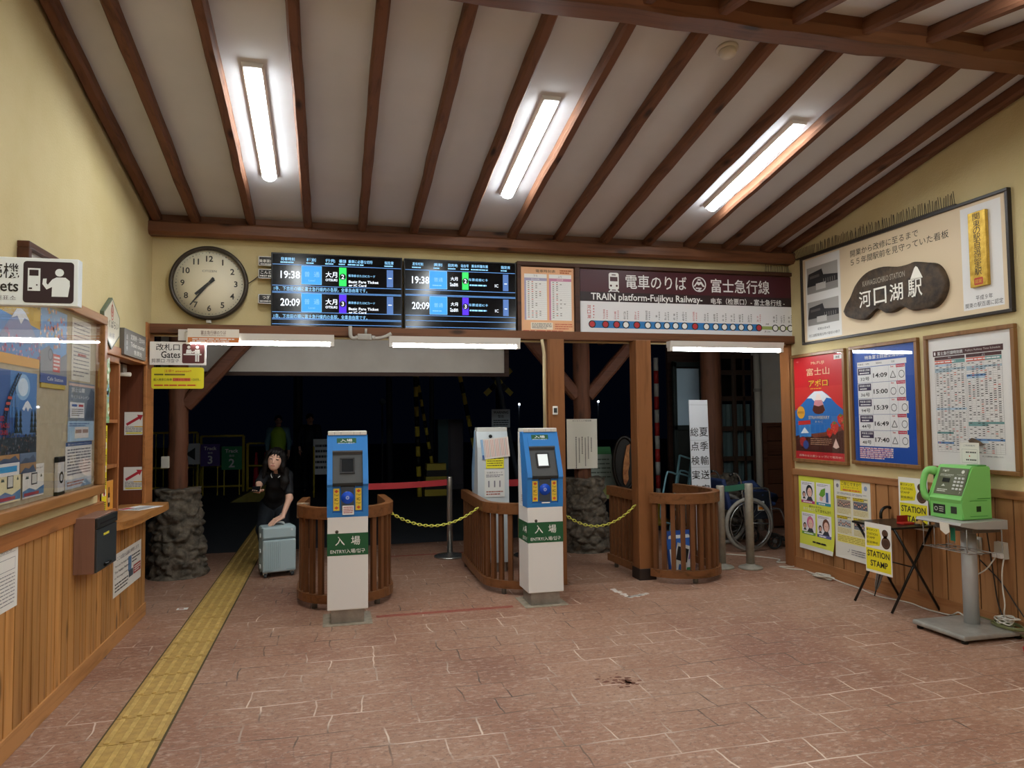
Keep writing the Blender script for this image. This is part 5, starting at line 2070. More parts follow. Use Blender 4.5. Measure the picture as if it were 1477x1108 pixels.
b.tube(catmull(hook, 3), .0115, flat('#121212', .25), 10)
b.build('handle', t)

# ---- phone stand and green public phone
t = thing('phone_stand', 'grey pedestal stand on a flat metal base carrying the green phone', 'stand', (4.03, 3.93, 0))
gs = flat('#b4b6b6', .4, .2)
b = MB()
b.box(-.255, .225, -.21, .21, .022, .055, mottled('base_steel', '#98968f', '#b0aea6', scale=12, rough=.38, metal=.35, bump=.05), .012)
b.build('base_plate', t)
for sx_ in (-.22, .19):
    for sy in (-.175, .175):
        b = MB()
        b.lathe([(.02, .0), (.02, .022)], flat('#15140f', .6), 12, c=(sx_, sy, 0))
        b.build('foot', t)
b = MB()
b.lathe([(.046, .05), (.046, .70)], gs, 24, c=(.045, .025, 0))
b.build('column', t)
b = MB()
b.prism([(-.245, .727), (-.235, .742), (.12, .748), (.12, .69), (-.12, .70), (-.24, .722)], -.20, .155, flat('#a09e98', .45), 'Y')
b.box(-.10, .12, -.15, .15, .665, .70, flat('#6d6c67', .5), .006)
b.build('tray', t)
b = MB()
wire = flat('#9c9a94', .35, .6)
for yy in (-.19, -.05, .06, .15):
    b.tube([(-.19, yy, .70), (-.19, yy, .55), (-.02 if yy < .1 else .0, yy, .545)], .0035, wire, 6)
b.tube([(-.19, -.20, .552), (-.19, .16, .552)], .0035, wire, 6)
b.tube([(.0, -.20, .548), (.0, .16, .548)], .0035, wire, 6)
for xx in (-.13, -.07):
    b.tube([(xx, -.20, .549), (xx, .16, .549)], .003, wire, 6)
for yy in (-.20, .16):
    b.tube([(.0, yy, .548), (.07, yy, .548), (.07, yy, .69)], .0035, wire, 6)
b.build('wire_basket', t)

PG = flat('#7cc468', .35)
t = thing('public_phone', 'bright green public telephone with keypad and handset on the grey stand', 'telephone', (3.995, 3.93, .748), -PI2)
# local: x right (towards -Y), front is -y (towards -X)
prof = [(-.115, 0.0), (-.115, .10), (-.122, .125), (-.112, .140), (-.035, .335), (-.015, .340), (.115, .335), (.115, 0.0)]
b = MB()
tb = bmesh.new()
A = [tb.verts.new((-.132, y, z)) for y, z in prof]
B = [tb.verts.new((.132, y, z)) for y, z in prof]
tb.faces.new(A)
tb.faces.new(B[::-1])
for i in range(len(prof)):
    j = (i + 1) % len(prof)
    tb.faces.new([A[i], A[j], B[j], B[i]])
bmesh.ops.bevel(tb, geom=[e for e in tb.edges if abs(e.verts[0].co.x - e.verts[1].co.x) < .001 or e.verts[0].co.z > .3], offset=.007, segments=2, affect='EDGES')
b.add_bm(tb, PG)
tb.free()
b.box(.04, .126, .02, .09, .337, .345, flat('#3f8a3a', .4), .003)
# side hatch outline and vent mark
dk = flat('#37862f', .45)
for (y0, z0, y1, z1) in ((.0, .13, .10, .135), (-.06, .118, .075, .121), (-.06, .02, .075, .023)):
    b.box(.1322, .1332, y0, y1, z0, z1, dk)
b.box(.1322, .1335, -.01, .025, .05, .085, flat('#1f3a1c', .5))
b.build('body', t)
# sloping face
sl_ = math.atan2(.195, .077)
FM = Matrix.Translation((0, -.0735, .2375)) @ Matrix.Rotation(-(PI / 2 - sl_), 4, 'X')
b = MB()
b.M = FM
b.y = -.0035
pg = flat('#5d6148', .4)
b.box(-.103, .122, -.0035, .004, -.092, .090, pg, .002)
b.y = -.004
ltp = flat('#cfd2c2', .5)
for r in range(4):
    for c in range(3):
        x, z = .045 + c * .028, .020 - r * .024
        b.box(x - .009, x + .009, -.009, -.003, z - .007, z + .007, flat('#c9cbc4', .35), .002)
b.disc(.085, .066, .012, ltp, 1, 12)
b.disc(-.052, .066, .007, ltp, 1, 10)
b.text('テレホンカード', .075, .045, .010, ltp, w=.06, k=1)
b.text('10 100', -.05, .070, .014, ltp, w=.05, k=1)
b.dashes(-.085, .028, .02, .046, 3, ltp, seed=2, k=1, fill=.35)
b.dashes(-.08, -.078, .0, -.055, 2, ltp, seed=3, k=1, fill=.5)
b.poly([(-.055, -.038), (-.025, -.038), (-.04, -.022)], ltp, 1)
b.text('7', .10, -.075, .014, ltp, k=1)
b.box(-.055, .0, -.007, -.003, -.010, .018, flat('#1a2018', .2), .001)
b.build('face_panel', t)
b = MB()
b.box(-.10, -.005, -.118, -.112, .025, .085, flat('#262a22', .4), .002)
b.box(.04, .085, -.118, -.112, .035, .08, flat('#343a30', .4), .002)
b.y = -.1185
b.ring(-.075, .055, .010, .014, ltp, 1, 16)
b.dashes(-.05, .035, -.015, .075, 3, ltp, seed=6, k=1, fill=.4)
b.build('coin_panel', t)
b = MB()
hs = [(-.150, -.055, .300), (-.168, -.095, .290), (-.176, -.115, .230), (-.174, -.120, .175), (-.165, -.115, .130), (-.150, -.095, .112)]
b.tube(catmull(hs, 4), [.026, .027, .027, .025, .022, .021, .02, .02, .02, .02, .02, .02, .02, .021, .021, .022, .023, .024, .025, .025, .024][:21], PG, 14)
b.ball((-.150, -.055, .296), (.030, .034, .030), PG, 14, 8)
b.ball((-.150, -.090, .115), (.028, .030, .026), PG, 14, 8)
hnd = b.build('handset', t)
b = MB()
b.box(-.150, -.130, -.06, .02, .20, .27, flat('#202420', .4), .004)
b.build('cradle', t)
# card standing behind the phone, paper tag, green tag
t = thing('info_card', 'white printed card standing upright behind the green phone', 'card', (4.145, 3.985, 1.02), -PI2)


def card_art(b):
    b.y = -.002
    b.sheet(-.075, .0, .075, .21, .002, flat('#dedad0', .6))
    b.text('ご利用案内', 0, .19, .012, GYT, w=.09)
    b.box2(-.06, .075, .06, .165, .0012, GYT, 1)
    for z in (.145, .095):
        b.text('0555-00-0000' if False else '●● ●●●●', .012, z, .010, INK, w=.08)
    b.disc(.0, .12, .005, flat('#c03a30'), 1, 10)
    b.dashes(-.06, .02, .06, .06, 3, GYT, seed=3, fill=.3)


b = MB(); card_art(b); b.build('card', t)
b = MB()
b.box(-.045, .045, 0.0, .006, -.0, .12, flat('#bdbab0', .5), .001)
b.build('support', t)
b = MB()
b.prism([(-.035, 0), (.035, 0), (.04, -.055), (.012, -.075), (-.03, -.05)], -.004, 0, flat('#d9d4c6', .6), 'Y')
tag(b.build('paper_tag', None, (3.78, 3.845, .735), -PI2), 'folded white paper tag hanging from the front edge of the phone stand', 'tag')
b = MB()
b.box(-.018, .018, -.006, 0, -.085, 0, flat('#1f7a5c', .5), .003)
tag(b.build('green_tag', None, (3.83, 3.83, .703), -PI2), 'small green tag hanging under the tray of the phone stand', 'tag')

# ---- wall sockets, cables on the floor
t = thing('wall_socket', 'cream wall socket with two plugs, right of the phone stand', 'socket', rw(3.862, .535, .0165), -PI2)
cr_ = flat('#b9b4a6', .45)
b = MB()
b.prism([(-.04, -.055), (.04, -.055), (.035, .05), (-.035, .05)], -.035, 0, cr_, 'Y')
b.build('plate', t)
for x in (-.02, .02):
    b = MB()
    b.box(x - .014, x + .014, -.06, -.035, -.05, -.02, flat('#d8d6d0', .4), .003)
    b.build('plug', t)
t = thing('wall_socket', 'small white wall socket behind the pole of the phone stand', 'socket', rw(4.055, .53, .0165), -PI2)
b = MB()
b.box(-.035, .035, -.012, 0, -.06, .06, cr_, .003)
b.build('plate', t)
b = MB()
b.box(-.025, .02, -.05, -.012, -.02, .045, flat('#d8d6d0', .4), .004)
b.build('adaptor', t)
CW, CO, CK = flat('#c9c4b8', .5), flat('#6f7048', .5), flat('#1d1b19', .5)


def cable(name, label, pts, r, m, n=8):
    b = MB()
    b.tube(catmull(pts, n), r, m, 7)
    return tag(b.build(name), label, 'cable')


rnd = random.Random(9)
P = [(3.66, 6.78, .006), (3.9, 6.82, .006), (4.18, 6.60, .006), (4.30, 6.40, .006), (4.20, 6.28, .006), (4.36, 6.22, .006), (4.22, 6.06, .006), (4.10, 6.10, .006), (4.13, 5.98, .006), (4.22, 5.90, .006)]
cable('extension_cable', 'white cable looping out from the wheelchair round the corner of the right wall', P, .0055, CW)
P = [(4.215, 5.86, .007), (4.19, 5.74, .007)]
for i in range(20):
    a = i * 2.2
    P.append((4.17 + .055 * math.cos(a) * rnd.uniform(.5, 1.1), 5.56 + .15 * math.sin(a) * rnd.uniform(.4, 1.1), .007 + .0017 * i))
P += [(4.20, 5.35, .007), (4.19, 5.14, .007), (4.15, 4.88, .007), (4.21, 4.71, .007), (4.225, 4.62, .007), (4.20, 4.47, .007), (4.215, 4.37, .007), (4.20, 4.25, .02), (4.17, 4.18, .05), (4.14, 4.12, .075), (4.13, 4.06, .063)]
cable('extension_cable', 'long white cable with a tangled heap along the foot of the right wall', P, .0052, CW, 6)
P = [(4.228, 3.835, .50), (4.20, 3.83, .40), (4.21, 3.84, .30), (4.20, 3.82, .20), (4.205, 3.83, .12)]
for i in range(14):
    a = i * 1.9
    P.append((4.19 + .045 * math.cos(a), 3.80 + .09 * math.sin(a) * rnd.uniform(.6, 1.2), .075 + .05 * abs(math.sin(i * .8))))
cable('phone_cable', 'white cable falling from the right hand socket into a tangle on the floor', P, .0045, CW, 6)
cable('phone_cable', 'white cable running from the socket to the phone stand pole', [(4.228, 3.885, .50), (4.18, 3.93, .40), (4.15, 4.02, .32), (4.14, 4.06, .22), (4.13, 4.06, .12)], .0045, CW)
P = []
for i in range(22):
    a = i * 1.25
    P.append((4.185 + .05 * math.cos(a), 3.79 + .11 * math.sin(a) * (1 + .1 * math.sin(i)), .064 + .004 * (i % 6)))
P += [(4.2, 3.66, .02), (4.2, 3.5, .008), (4.2, 3.35, .008)]
P = [(4.22, 4.30, .008), (4.215, 4.18, .03), (4.21, 4.05, .065), (4.20, 3.92, .07)] + P
cable('power_cable', 'olive green coiled cable on the floor behind the phone stand', P, .005, CO, 6)
cable('power_cable', 'black cable hanging down the wall boards from behind the phone', [(4.235, 3.97, .68), (4.24, 3.95, .50), (4.24, 3.93, .35), (4.235, 3.90, .18), (4.22, 3.84, .08)], .004, CK)
cable('power_cable', 'black cable slanting across the wall boards beside the socket', [(4.24, 4.03, .44), (4.245, 3.88, .32), (4.24, 3.76, .18), (4.24, 3.68, .14), (4.24, 3.45, .30)], .004, CK)
t = thing('power_adaptor', 'black and white plug adaptor lying behind the base of the phone stand', 'adaptor', (4.16, 4.20, .0), .5)
b = MB()
b.box(-.03, .03, -.02, .02, .0, .03, CK, .004)
b.build('plug', t)
b = MB()
b.box(-.09, .06, -.05, -.022, .0, .012, flat('#dedbd4', .5), .003)
b.build('strip', t)
t = thing('red_dish', 'red plastic dish on the floor at the right edge of the picture', 'dish', (4.03, 3.46, 0))
b = MB()
b.lathe([(.001, .004), (.06, .004), (.068, .035), (.074, .035), (.066, 0.0), (.001, 0.0)], flat('#b81f2e', .35), 28)
b.build('bowl', t)
# ================================================================ entry gates
GW = flat('#e8e8e7', .42)
GB = flat('#2f7fcb', .38)
GBD = flat('#2a6fb6', .4)
STEEL2 = mottled('brushed_steel', '#8d8a84', '#a8a59f', scale=10, rough=.35, metal=.7, bump=.04)
GRN2 = flat('#1f5a38', .45)


def band(b, x0, x1, y, z0, z1, full=True):
    b.y = y
    b.rect(x0, z0, x1, z1, GRN2, 1)
    if full:
        b.text('入', x0 + (x1 - x0) * .31, z0 + (z1 - z0) * .66, .062, WHITE, k=2, bold=.02)
        b.text('場', x0 + (x1 - x0) * .69, z0 + (z1 - z0) * .66, .062, WHITE, k=2, bold=.02)
        b.text('ENTRY/入場/입구', (x0 + x1) / 2, z0 + (z1 - z0) * .19, .030, WHITE, w=(x1 - x0) * .84, k=2, bold=.012)


def entry_gate(label, loc, lit, tag_below):
    t = thing('entry_gate', label, 'ticket gate', loc, 0, 'blue card reader gate posts')
    b = MB()
    b.box(-.115, .115, -.115, .12, 0, .105, STEEL2, .004)
    b.build('plinth', t)
    b = MB()
    b.box(-.14, .14, -.14, .14, .10, .750, GW, .006)
    b.box(-.17, .17, -.17, .17, .0, .004, mottled('grout', '#8d8474', '#a59a88', scale=20, rough=.9))
    b.y = -.1402
    b.disc(-.075, .643, .012, flat('#6d6b66', .3, .8), 1, 16)
    b.disc(-.075, .640, .005, INK, 2, 10)
    b.build('body', t)
    b = MB()
    band(b, -.141, .141, -.1405, .478, .632)
    b.M = Matrix.Rotation(-PI2, 4, 'Z')          # left flank
    b.y = -.1405
    b.rect(-.14, .478, .14, .632, GRN2, 1)
    b.text('入場', .05, .575, .055, WHITE, w=.12, k=2, bold=.015)
    b.text('ENTRY', .06, .505, .028, WHITE, w=.12, k=2)
    b.build('entry_band', t)
    # white back shell and blue front housing, both leaning back
    b = MB()
    b.prism([(-.02, .745), (.10, 1.25), (.055, 1.318), (.14, 1.318), (.14, .745)], -.138, .138, GW, 'X')
    for i in range(4):
        b.box(-.1395, -.137, -.01, .05, .78 + i * .014, .785 + i * .014, flat('#8b8986', .5))
    b.build('back_shell', t)
    b = MB()
    for x0, x1 in ((-.142, -.105), (.105, .142)):
        b.prism([(-.140, .745), (-.146, .955), (-.158, .975), (-.150, 1.01), (-.012, 1.318), (.07, 1.318), (.0, .745)], x0, x1, GB, 'X')
    b.prism([(-.068, 1.205), (-.012, 1.318), (.06, 1.318), (.02, 1.205)], -.105, .105, GB, 'X')
    b.prism([(-.140, .745), (-.142, .775), (-.05, .775), (-.03, .745)], -.105, .105, GB, 'X')
    b.prism([(-.128, .775), (-.134, .96), (-.06, .96), (-.04, .775)], -.105, .105, GBD, 'X')
    b.build('front_housing', t)
    b = MB()
    b.box(-.137, .137, -.022, .135, 1.316, 1.346, flat('#d9d6cd', .5), .005)
    for x in (-.09, -.045, .045, .09):
        b.box(x - .001, x + .001, -.0225, -.021, 1.32, 1.34, GYT)
    b.build('cap', t)
    # sloping part: frame of reference with z up the slope
    sl = math.atan2(.138, .308)
    FM = Matrix.Translation((0, -.150, 1.01)) @ Matrix.Rotation(-sl, 4, 'X')
    b = MB()
    b.M = FM
    b.y = -.002
    b.rrect(-.075, .265, .062, .312, .004, GRN2, 1)
    b.text('入場', -.008, .294, .022, WHITE, w=.085, k=2, bold=.02)
    b.text('ENTRY/入場/입구', -.008, .273, .010, WHITE, w=.115, k=2)
    b.build('entry_plate', t)
    b = MB()
    b.M = FM
    dg_ = flat('#4a4b4b', .45)
    b.box(-.105, .105, .014, .03, -.03, .205, dg_, .002)
    b.prism([(.014, .205), (-.005, .215), (-.005, .205), (.010, .19)], -.105, .105, dg_, 'X')
    b.ring_frame(-.054, .050, .045, .165, .012, .004, .016, flat('#2b2b2c', .35), .002)
    b.build('bezel', t)
    b = MB()
    b.M = FM
    sm_ = glow('#dfe6e6', .55) if lit else flat('#22262a', .12)
    b.box(-.044, .040, .008, .0135, .056, .154, sm_)
    b.build('screen', t)
    b = MB()
    b.box(-.112, .112, -.150, -.05, .962, .985, flat('#1e2022', .4), .003)
    b.box(-.05, .05, -.135, -.06, .945, .962, flat('#23262a', .4), .003)
    b.build('ledge', t)
    # reader pad with yellow strips
    yl_, rd_ = flat('#e6c640', .45), flat('#d2542c', .45)
    for x in (-.078, .074):
        b = MB()
        b.y = -.1345
        b.rect(x - .021, .79, x + .021, .945, yl_, 1)
        for z in (.925, .81):
            b.poly([(x - .014, z), (x, z + .012), (x + .016, z), (x, z - .012)], rd_, 2)
        b.text('IC', x, .868, .020, INK, k=2, bold=.02)
        for z in (.898, .84):
            b.text('Tap!', x, z, .015, INK, w=.032, k=2)
        b.build('tap_strip', t)
    b = MB()
    b.box(-.045, .042, -.140, -.132, .79, .955, flat('#4a5460', .35, .3), .003)
    b.lathe([(.044, .0), (.043, -.004), (.001, -.006)], flat('#0f4fd0', .25), 28, c=(-.002, -.140, .880), axis='Y')
    b.y = -.1485
    b.disc(-.002, .880, .013, flat('#9fb4e6', .3), 1, 18)
    b.disc(-.002, .880, .005, flat('#0f4fd0', .3), 2, 12)
    b.build('card_reader', t)
    if tag_below:
        b = MB()
        b.y = -.1525
        b.sheet(-.037, .762, .042, .825, .006, WHITE)
        b.dashes(-.03, .77, .036, .82, 4, flat('#b0505a'), k=1, seed=4, fill=.5)
        b.build('reader_notice', t)
    else:
        b = MB()
        b.y = -.146
        b.rect(-.03, .775, .036, .785, WHITE, 1)
        b.build('reader_notice', t)
    return t


entry_gate('left blue card reader gate with dark screen and white tag under the reader', (.115, 5.41, 0), False, True)
entry_gate('right blue card reader gate with lit pale screen, by the first wooden post', (1.590, 5.50, 0), True, False)

# ---- exit gate seen from behind
t = thing('exit_gate', 'grey back of a gate post covered with taped papers, behind the middle wooden railing', 'ticket gate', (1.465, 6.76, 0))
LG = flat('#c0c7ca', .45)
b = MB()
b.box(-.125, .125, -.10, .13, 0, .10, STEEL2, .004)
b.build('plinth', t)
b = MB()
b.prism([(-.14, .095), (-.14, .75), (-.135, 1.16), (-.085, 1.305), (.0, 1.32), (.14, .96), (.14, .095)], -.148, .148, LG, 'X')
b.build('body', t)
b = MB()
b.box(-.142, .148, -.085, .02, 1.303, 1.345, flat('#c6c6c0', .5), .005)
b.build('cap', t)
b = MB()
b.prism([(.0, 1.32), (.145, .96), (.145, .75), (.06, .75), (-.03, 1.2)], -.150, .150, flat('#8fb4d6', .4), 'X')
b.build('front_housing', t)
b = MB()
b.M = Matrix.Translation((.02, 0, 1.15)) @ Matrix.Rotation(math.radians(-6), 4, 'Y') @ Matrix.Translation((-.02, 0, -1.15))
b.y = -.150
b.sheet(-.115, 1.06, .150, 1.245, .002, flat('#ddd2c8', .6))
b.rect(-.115, 1.06, -.090, 1.245, flat('#8fb0d0', .6), 1)
for i in range(14):
    b.rect(-.085 + i * .016, 1.075, -.077 + i * .016, 1.235, flat('#d0a8a0' if i % 3 else '#b8b0b0', .6), 1)
b.rect(-.112, 1.064, -.094, 1.10, flat('#3f5a98', .6), 2)
b.build('pasted_timetable', t)
b = MB()
b.y = -.1445
b.sheet(-.070, .965, .100, 1.075, .002, flat('#e3da2e', .55))
b.dashes(-.06, .98, .09, 1.065, 4, flat('#5b5724'), k=1, seed=5, fill=.4)
b.build('pasted_notice', t)
b = MB()
b.y = -.1445
b.sheet(-.085, .70, .105, .955, .002, flat('#dad9d4', .55))
b.text('交通系ICカード', .01, .925, .018, INK, w=.15, k=1)
b.dashes(-.07, .88, .09, .91, 2, GYT, k=1, seed=6, fill=.5)
for x in (-.045, .01, .06):
    b.rect(x - .006, .79, x + .006, .85, GYT, 1)
b.dashes(-.07, .715, .09, .76, 2, flat('#a05a4a'), k=1, seed=7, fill=.5)
b.build('pasted_guide', t)
b = MB()
b.lathe([(.016, .0), (.016, -.012), (.001, -.014)], flat('#1c1c1c', .4), 16, c=(-.02, -.112, 1.262), axis='Y')
b.build('lock', t)

# ================================================================ curved wooden railings
RAILW = wood('railing_timber', '#70482c', '#4c2e1a', 'Z', rough=0.4, knots=0.15)
RAILX = wood('railing_rail_timber', '#7a4f2f', '#553519', 'X', rough=0.38, knots=0.2)


def sweep(b, path, w, z0, z1, m):
    """Rectangular section carried along a plan path."""
    n = len(path)
    rings = []
    for i, (x, y) in enumerate(path):
        a, c = path[max(i - 1, 0)], path[min(i + 1, n - 1)]
        d = Vector((c[0] - a[0], c[1] - a[1], 0)).normalized()
        nx, ny = -d.y * w / 2, d.x * w / 2
        rings.append([b.v((x + nx, y + ny, z0)), b.v((x - nx, y - ny, z0)), b.v((x - nx, y - ny, z1)), b.v((x + nx, y + ny, z1))])
    for A, B in zip(rings, rings[1:]):
        for k in range(4):
            b.f([A[k], A[(k + 1) % 4], B[(k + 1) % 4], B[k]], m, False)
    b.f(rings[0][::-1], m)
    b.f(rings[-1], m)


def railing(label, runs, zt, feet):
    t = thing('wooden_railing', label, 'railing', (0, 0, 0), 0, 'curved wooden railings at the gates')
    for path in runs:
        b = MB(); sweep(b, path, .062, zt - .088, zt, RAILX); b.build('top_rail', t)
        b = MB(); sweep(b, path, .062, .048, .112, RAILX); b.build('bottom_rail', t)
        L = [0]
        for p, q in zip(path, path[1:]):
            L.append(L[-1] + math.hypot(q[0] - p[0], q[1] - p[1]))
        n = max(2, round(L[-1] / .082))
        for i in range(n):
            s = L[-1] * (i + .5) / n
            k = max(j for j in range(len(L)) if L[j] <= s)
            k = min(k, len(path) - 2)
            f = (s - L[k]) / (L[k + 1] - L[k])
            x = path[k][0] + (path[k + 1][0] - path[k][0]) * f
            y = path[k][1] + (path[k + 1][1] - path[k][1]) * f
            a = math.atan2(path[k + 1][1] - path[k][1], path[k + 1][0] - path[k][0])
            b = MB()
            b.M = Matrix.Translation((x, y, 0)) @ Matrix.Rotation(a, 4, 'Z')
            b.box(-.019, .019, -.014, .014, .105, zt - .08, RAILW)
            b.build('baluster', t)
    for x, y in feet:
        b = MB()
        b.lathe([(.021, .0), (.021, .055)], flat('#6c6963', .4, .5), 12, c=(x, y, 0))
        b.build('foot', t)
    return t


def arc(cx, cy, r, a0, a1, n=18):
    return [(cx + r * math.cos(math.radians(a0 + (a1 - a0) * i / n)), cy + r * math.sin(math.radians(a0 + (a1 - a0) * i / n))) for i in range(n + 1)]


railing('curved wooden railing behind the left blue gate, worn at its left end', [[(-.205, 6.56), (-.235, 6.2)] + arc(.115, 6.03, .345, 180, 360) + [(.455, 6.2), (.43, 6.58)]], .765, [(-.21, 6.45), (-.12, 5.80), (.35, 5.80), (.44, 6.45)])
railing('curved wooden railing round the grey gate post, behind the right blue gate', [[(1.275, 7.10), (1.262, 6.45)] + arc(1.585, 6.07, .325, 180, 345) + [(1.905, 6.2), (1.90, 7.0)]], .735, [(1.275, 7.0), (1.37, 5.83), (1.80, 5.83), (1.90, 6.9)])
railing('curved wooden railing by the second wooden post, holding a blue and white box', [[(2.635, 6.68), (2.665, 6.115)], arc(3.035, 6.05, .345, 204, 360) + [(3.38, 6.25), (3.31, 6.63)]], .765, [(2.645, 6.55), (3.03, 5.725), (3.33, 6.5)])
# peeling tape on the left railing
b = MB()
b.box(-.262, -.17, 6.02, 6.10, .655, .768, mottled('peeling_tape', '#a99a80', '#6b4a30', scale=30, rough=.7), .004)
tag(b.build('peeling_tape'), 'strip of peeling tape on the left end of the left wooden railing', 'tape')

# ---- yellow chains
CHY = flat('#d3d25e', .4)


def chain(label, p0, p1, sag):
    b = MB()
    p0, p1 = Vector(p0), Vector(p1)
    n = 64
    pts = []
    for i in range(n + 1):
        q = i / n
        p = p0.lerp(p1, q)
        p.z -= sag * 4 * q * (1 - q)
        pts.append(p)
    L = sum((b_ - a_).length for a_, b_ in zip(pts, pts[1:]))
    k = int(L / .026)
    acc, j = 0.0, 0
    for i in range(k):
        s = L * (i + .5) / k
        while j < n - 1 and acc + (pts[j + 1] - pts[j]).length < s:
            acc += (pts[j + 1] - pts[j]).length
            j += 1
        d = (pts[j + 1] - pts[j])
        c = pts[j] + d.normalized() * (s - acc)
        d.normalize()
        side = d.cross(Vector((0, 0, 1))).normalized()
        up_ = side.cross(d)
        u = side if i % 2 else (up_ * .8 + side * .3).normalized()
        ring = []
        for m_ in range(10):
            a = 2 * PI * m_ / 10
            ring.append(c + d * .019 * math.cos(a) + u * .0105 * math.sin(a))
        b.tube(ring, .0036, CHY, 6, closed=True)
    return tag(b.build('plastic_chain'), label, 'chain')


chain('yellow plastic chain slung between the left and middle wooden railings', (.468, 6.02, .672), (1.238, 6.16, .672), .135)
chain('yellow plastic chain slung between the first and second wooden posts', (1.955, 6.05, .600), (2.625, 6.02, .655), .15)

# ---- belt posts
SIL = flat('#a9a7a2', .25, .85)


def post(name, label, x, y, h, r, rb, m, cap=True, group=None):
    t = thing(name, label, 'barrier post', (x, y, 0), 0, group)
    b = MB()
    b.lathe([(rb, 0), (rb, .012), (rb * .9, .02), (r * 1.5, .03), (r, .045)], m, 32)
    b.build('base', t)
    b = MB()
    b.lathe([(r, .03), (r, h - .01), (r * .9, h)], m, 20)
    b.build('pole', t)
    return t


def belt(label, p0, p1, h, m, sag=.01):
    b = MB()
    p0, p1 = Vector(p0), Vector(p1)
    d = (p1 - p0).normalized()
    s = Vector((-d.y, d.x, 0)) * .0015
    n = 8
    rows = []
    for i in range(n + 1):
        q = i / n
        p = p0.lerp(p1, q)
        p.z -= sag * 4 * q * (1 - q)
        rows.append([b.v(p + s), b.v(p - s), b.v(p - s - Vector((0, 0, h))), b.v(p + s - Vector((0, 0, h)))])
    for A, B in zip(rows, rows[1:]):
        for k in range(4):
            b.f([A[k], A[(k + 1) % 4], B[(k + 1) % 4], B[k]], m)
    b.f(rows[0][::-1], m)
    b.f(rows[-1], m)
    return tag(b.build('barrier_belt'), label, 'belt')


post('belt_post', 'silver belt post standing between the left and middle wooden railings', 1.20, 7.55, .83, .030, .165, SIL)
post('belt_post', 'silver belt post hidden behind the left blue gate', .16, 7.50, .83, .030, .165, SIL)
RDB = flat('#a3262c', .6)
belt('red belt stretched behind the left blue gate to the silver post', (1.172, 7.55, .800), (.19, 7.50, .788), .062, RDB)
belt('short red belt glimpsed between the grey gate post and the right blue gate', (1.63, 7.42, .80), (1.97, 7.36, .80), .07, RDB)
post('belt_post', 'silver belt post behind the grey gate post and right blue gate', 1.99, 7.36, .83, .030, .15, SIL)
post('belt_post', 'silver belt post hidden behind the grey gate post', 1.60, 7.42, .83, .030, .15, SIL)
GPM = mottled('galvanised', '#8f8b80', '#a29d90', scale=14, rough=.5, metal=.3, bump=.05)
post('barrier_post', 'thick grey barrier post standing clear, in front of the wheelchair', 3.815, 6.13, .79, .038, .112, GPM, group='grey barrier posts')
post('barrier_post', 'thick grey barrier post at the right end of the right wooden railing', 3.575, 6.23, .77, .038, .112, GPM, group='grey barrier posts')
belt('dark green belt stretched between the two grey barrier posts', (3.615, 6.215, .765), (3.777, 6.14, .79), .055, flat('#1f5a44', .6), .003)

# ---- box and boards kept inside the right railing
t = thing('folded_sign', 'blue and white printed boards leaning inside the right wooden railing', 'sign', (3.05, 6.02, 0), .15)
b = MB()
b.M = Matrix.Rotation(math.radians(-9), 4, 'X')
b.y = -.02
b.box(-.13, .15, -.02, .0, .02, .40, flat('#2a4f9a', .5), .003)
b.y = -.0205
b.rrect(-.11, .06, .12, .36, .02, flat('#d9dce0', .5), 1)
b.rect(-.13, .24, .15, .33, flat('#2f62b4', .5), 2)
b.rect(.03, .14, .12, .22, flat('#8a6fae', .5), 2)
b.rect(.03, .03, .12, .07, flat('#2f7a4a', .5), 2)
b.build('rear_board', t)
b = MB()
b.M = Matrix.Translation((-.08, -.06, 0)) @ Matrix.Rotation(math.radians(18), 4, 'Y') @ Matrix.Rotation(math.radians(-7), 4, 'X')
b.y = -.01
b.box(-.07, .07, -.01, .0, .0, .30, flat('#dcdcd8', .5), .002)
b.rect(-.06, .15, .06, .27, flat('#26282c', .5), 1)
b.rect(-.02, .04, .055, .12, flat('#3f6cb0', .5), 1)
b.build('front_board', t)
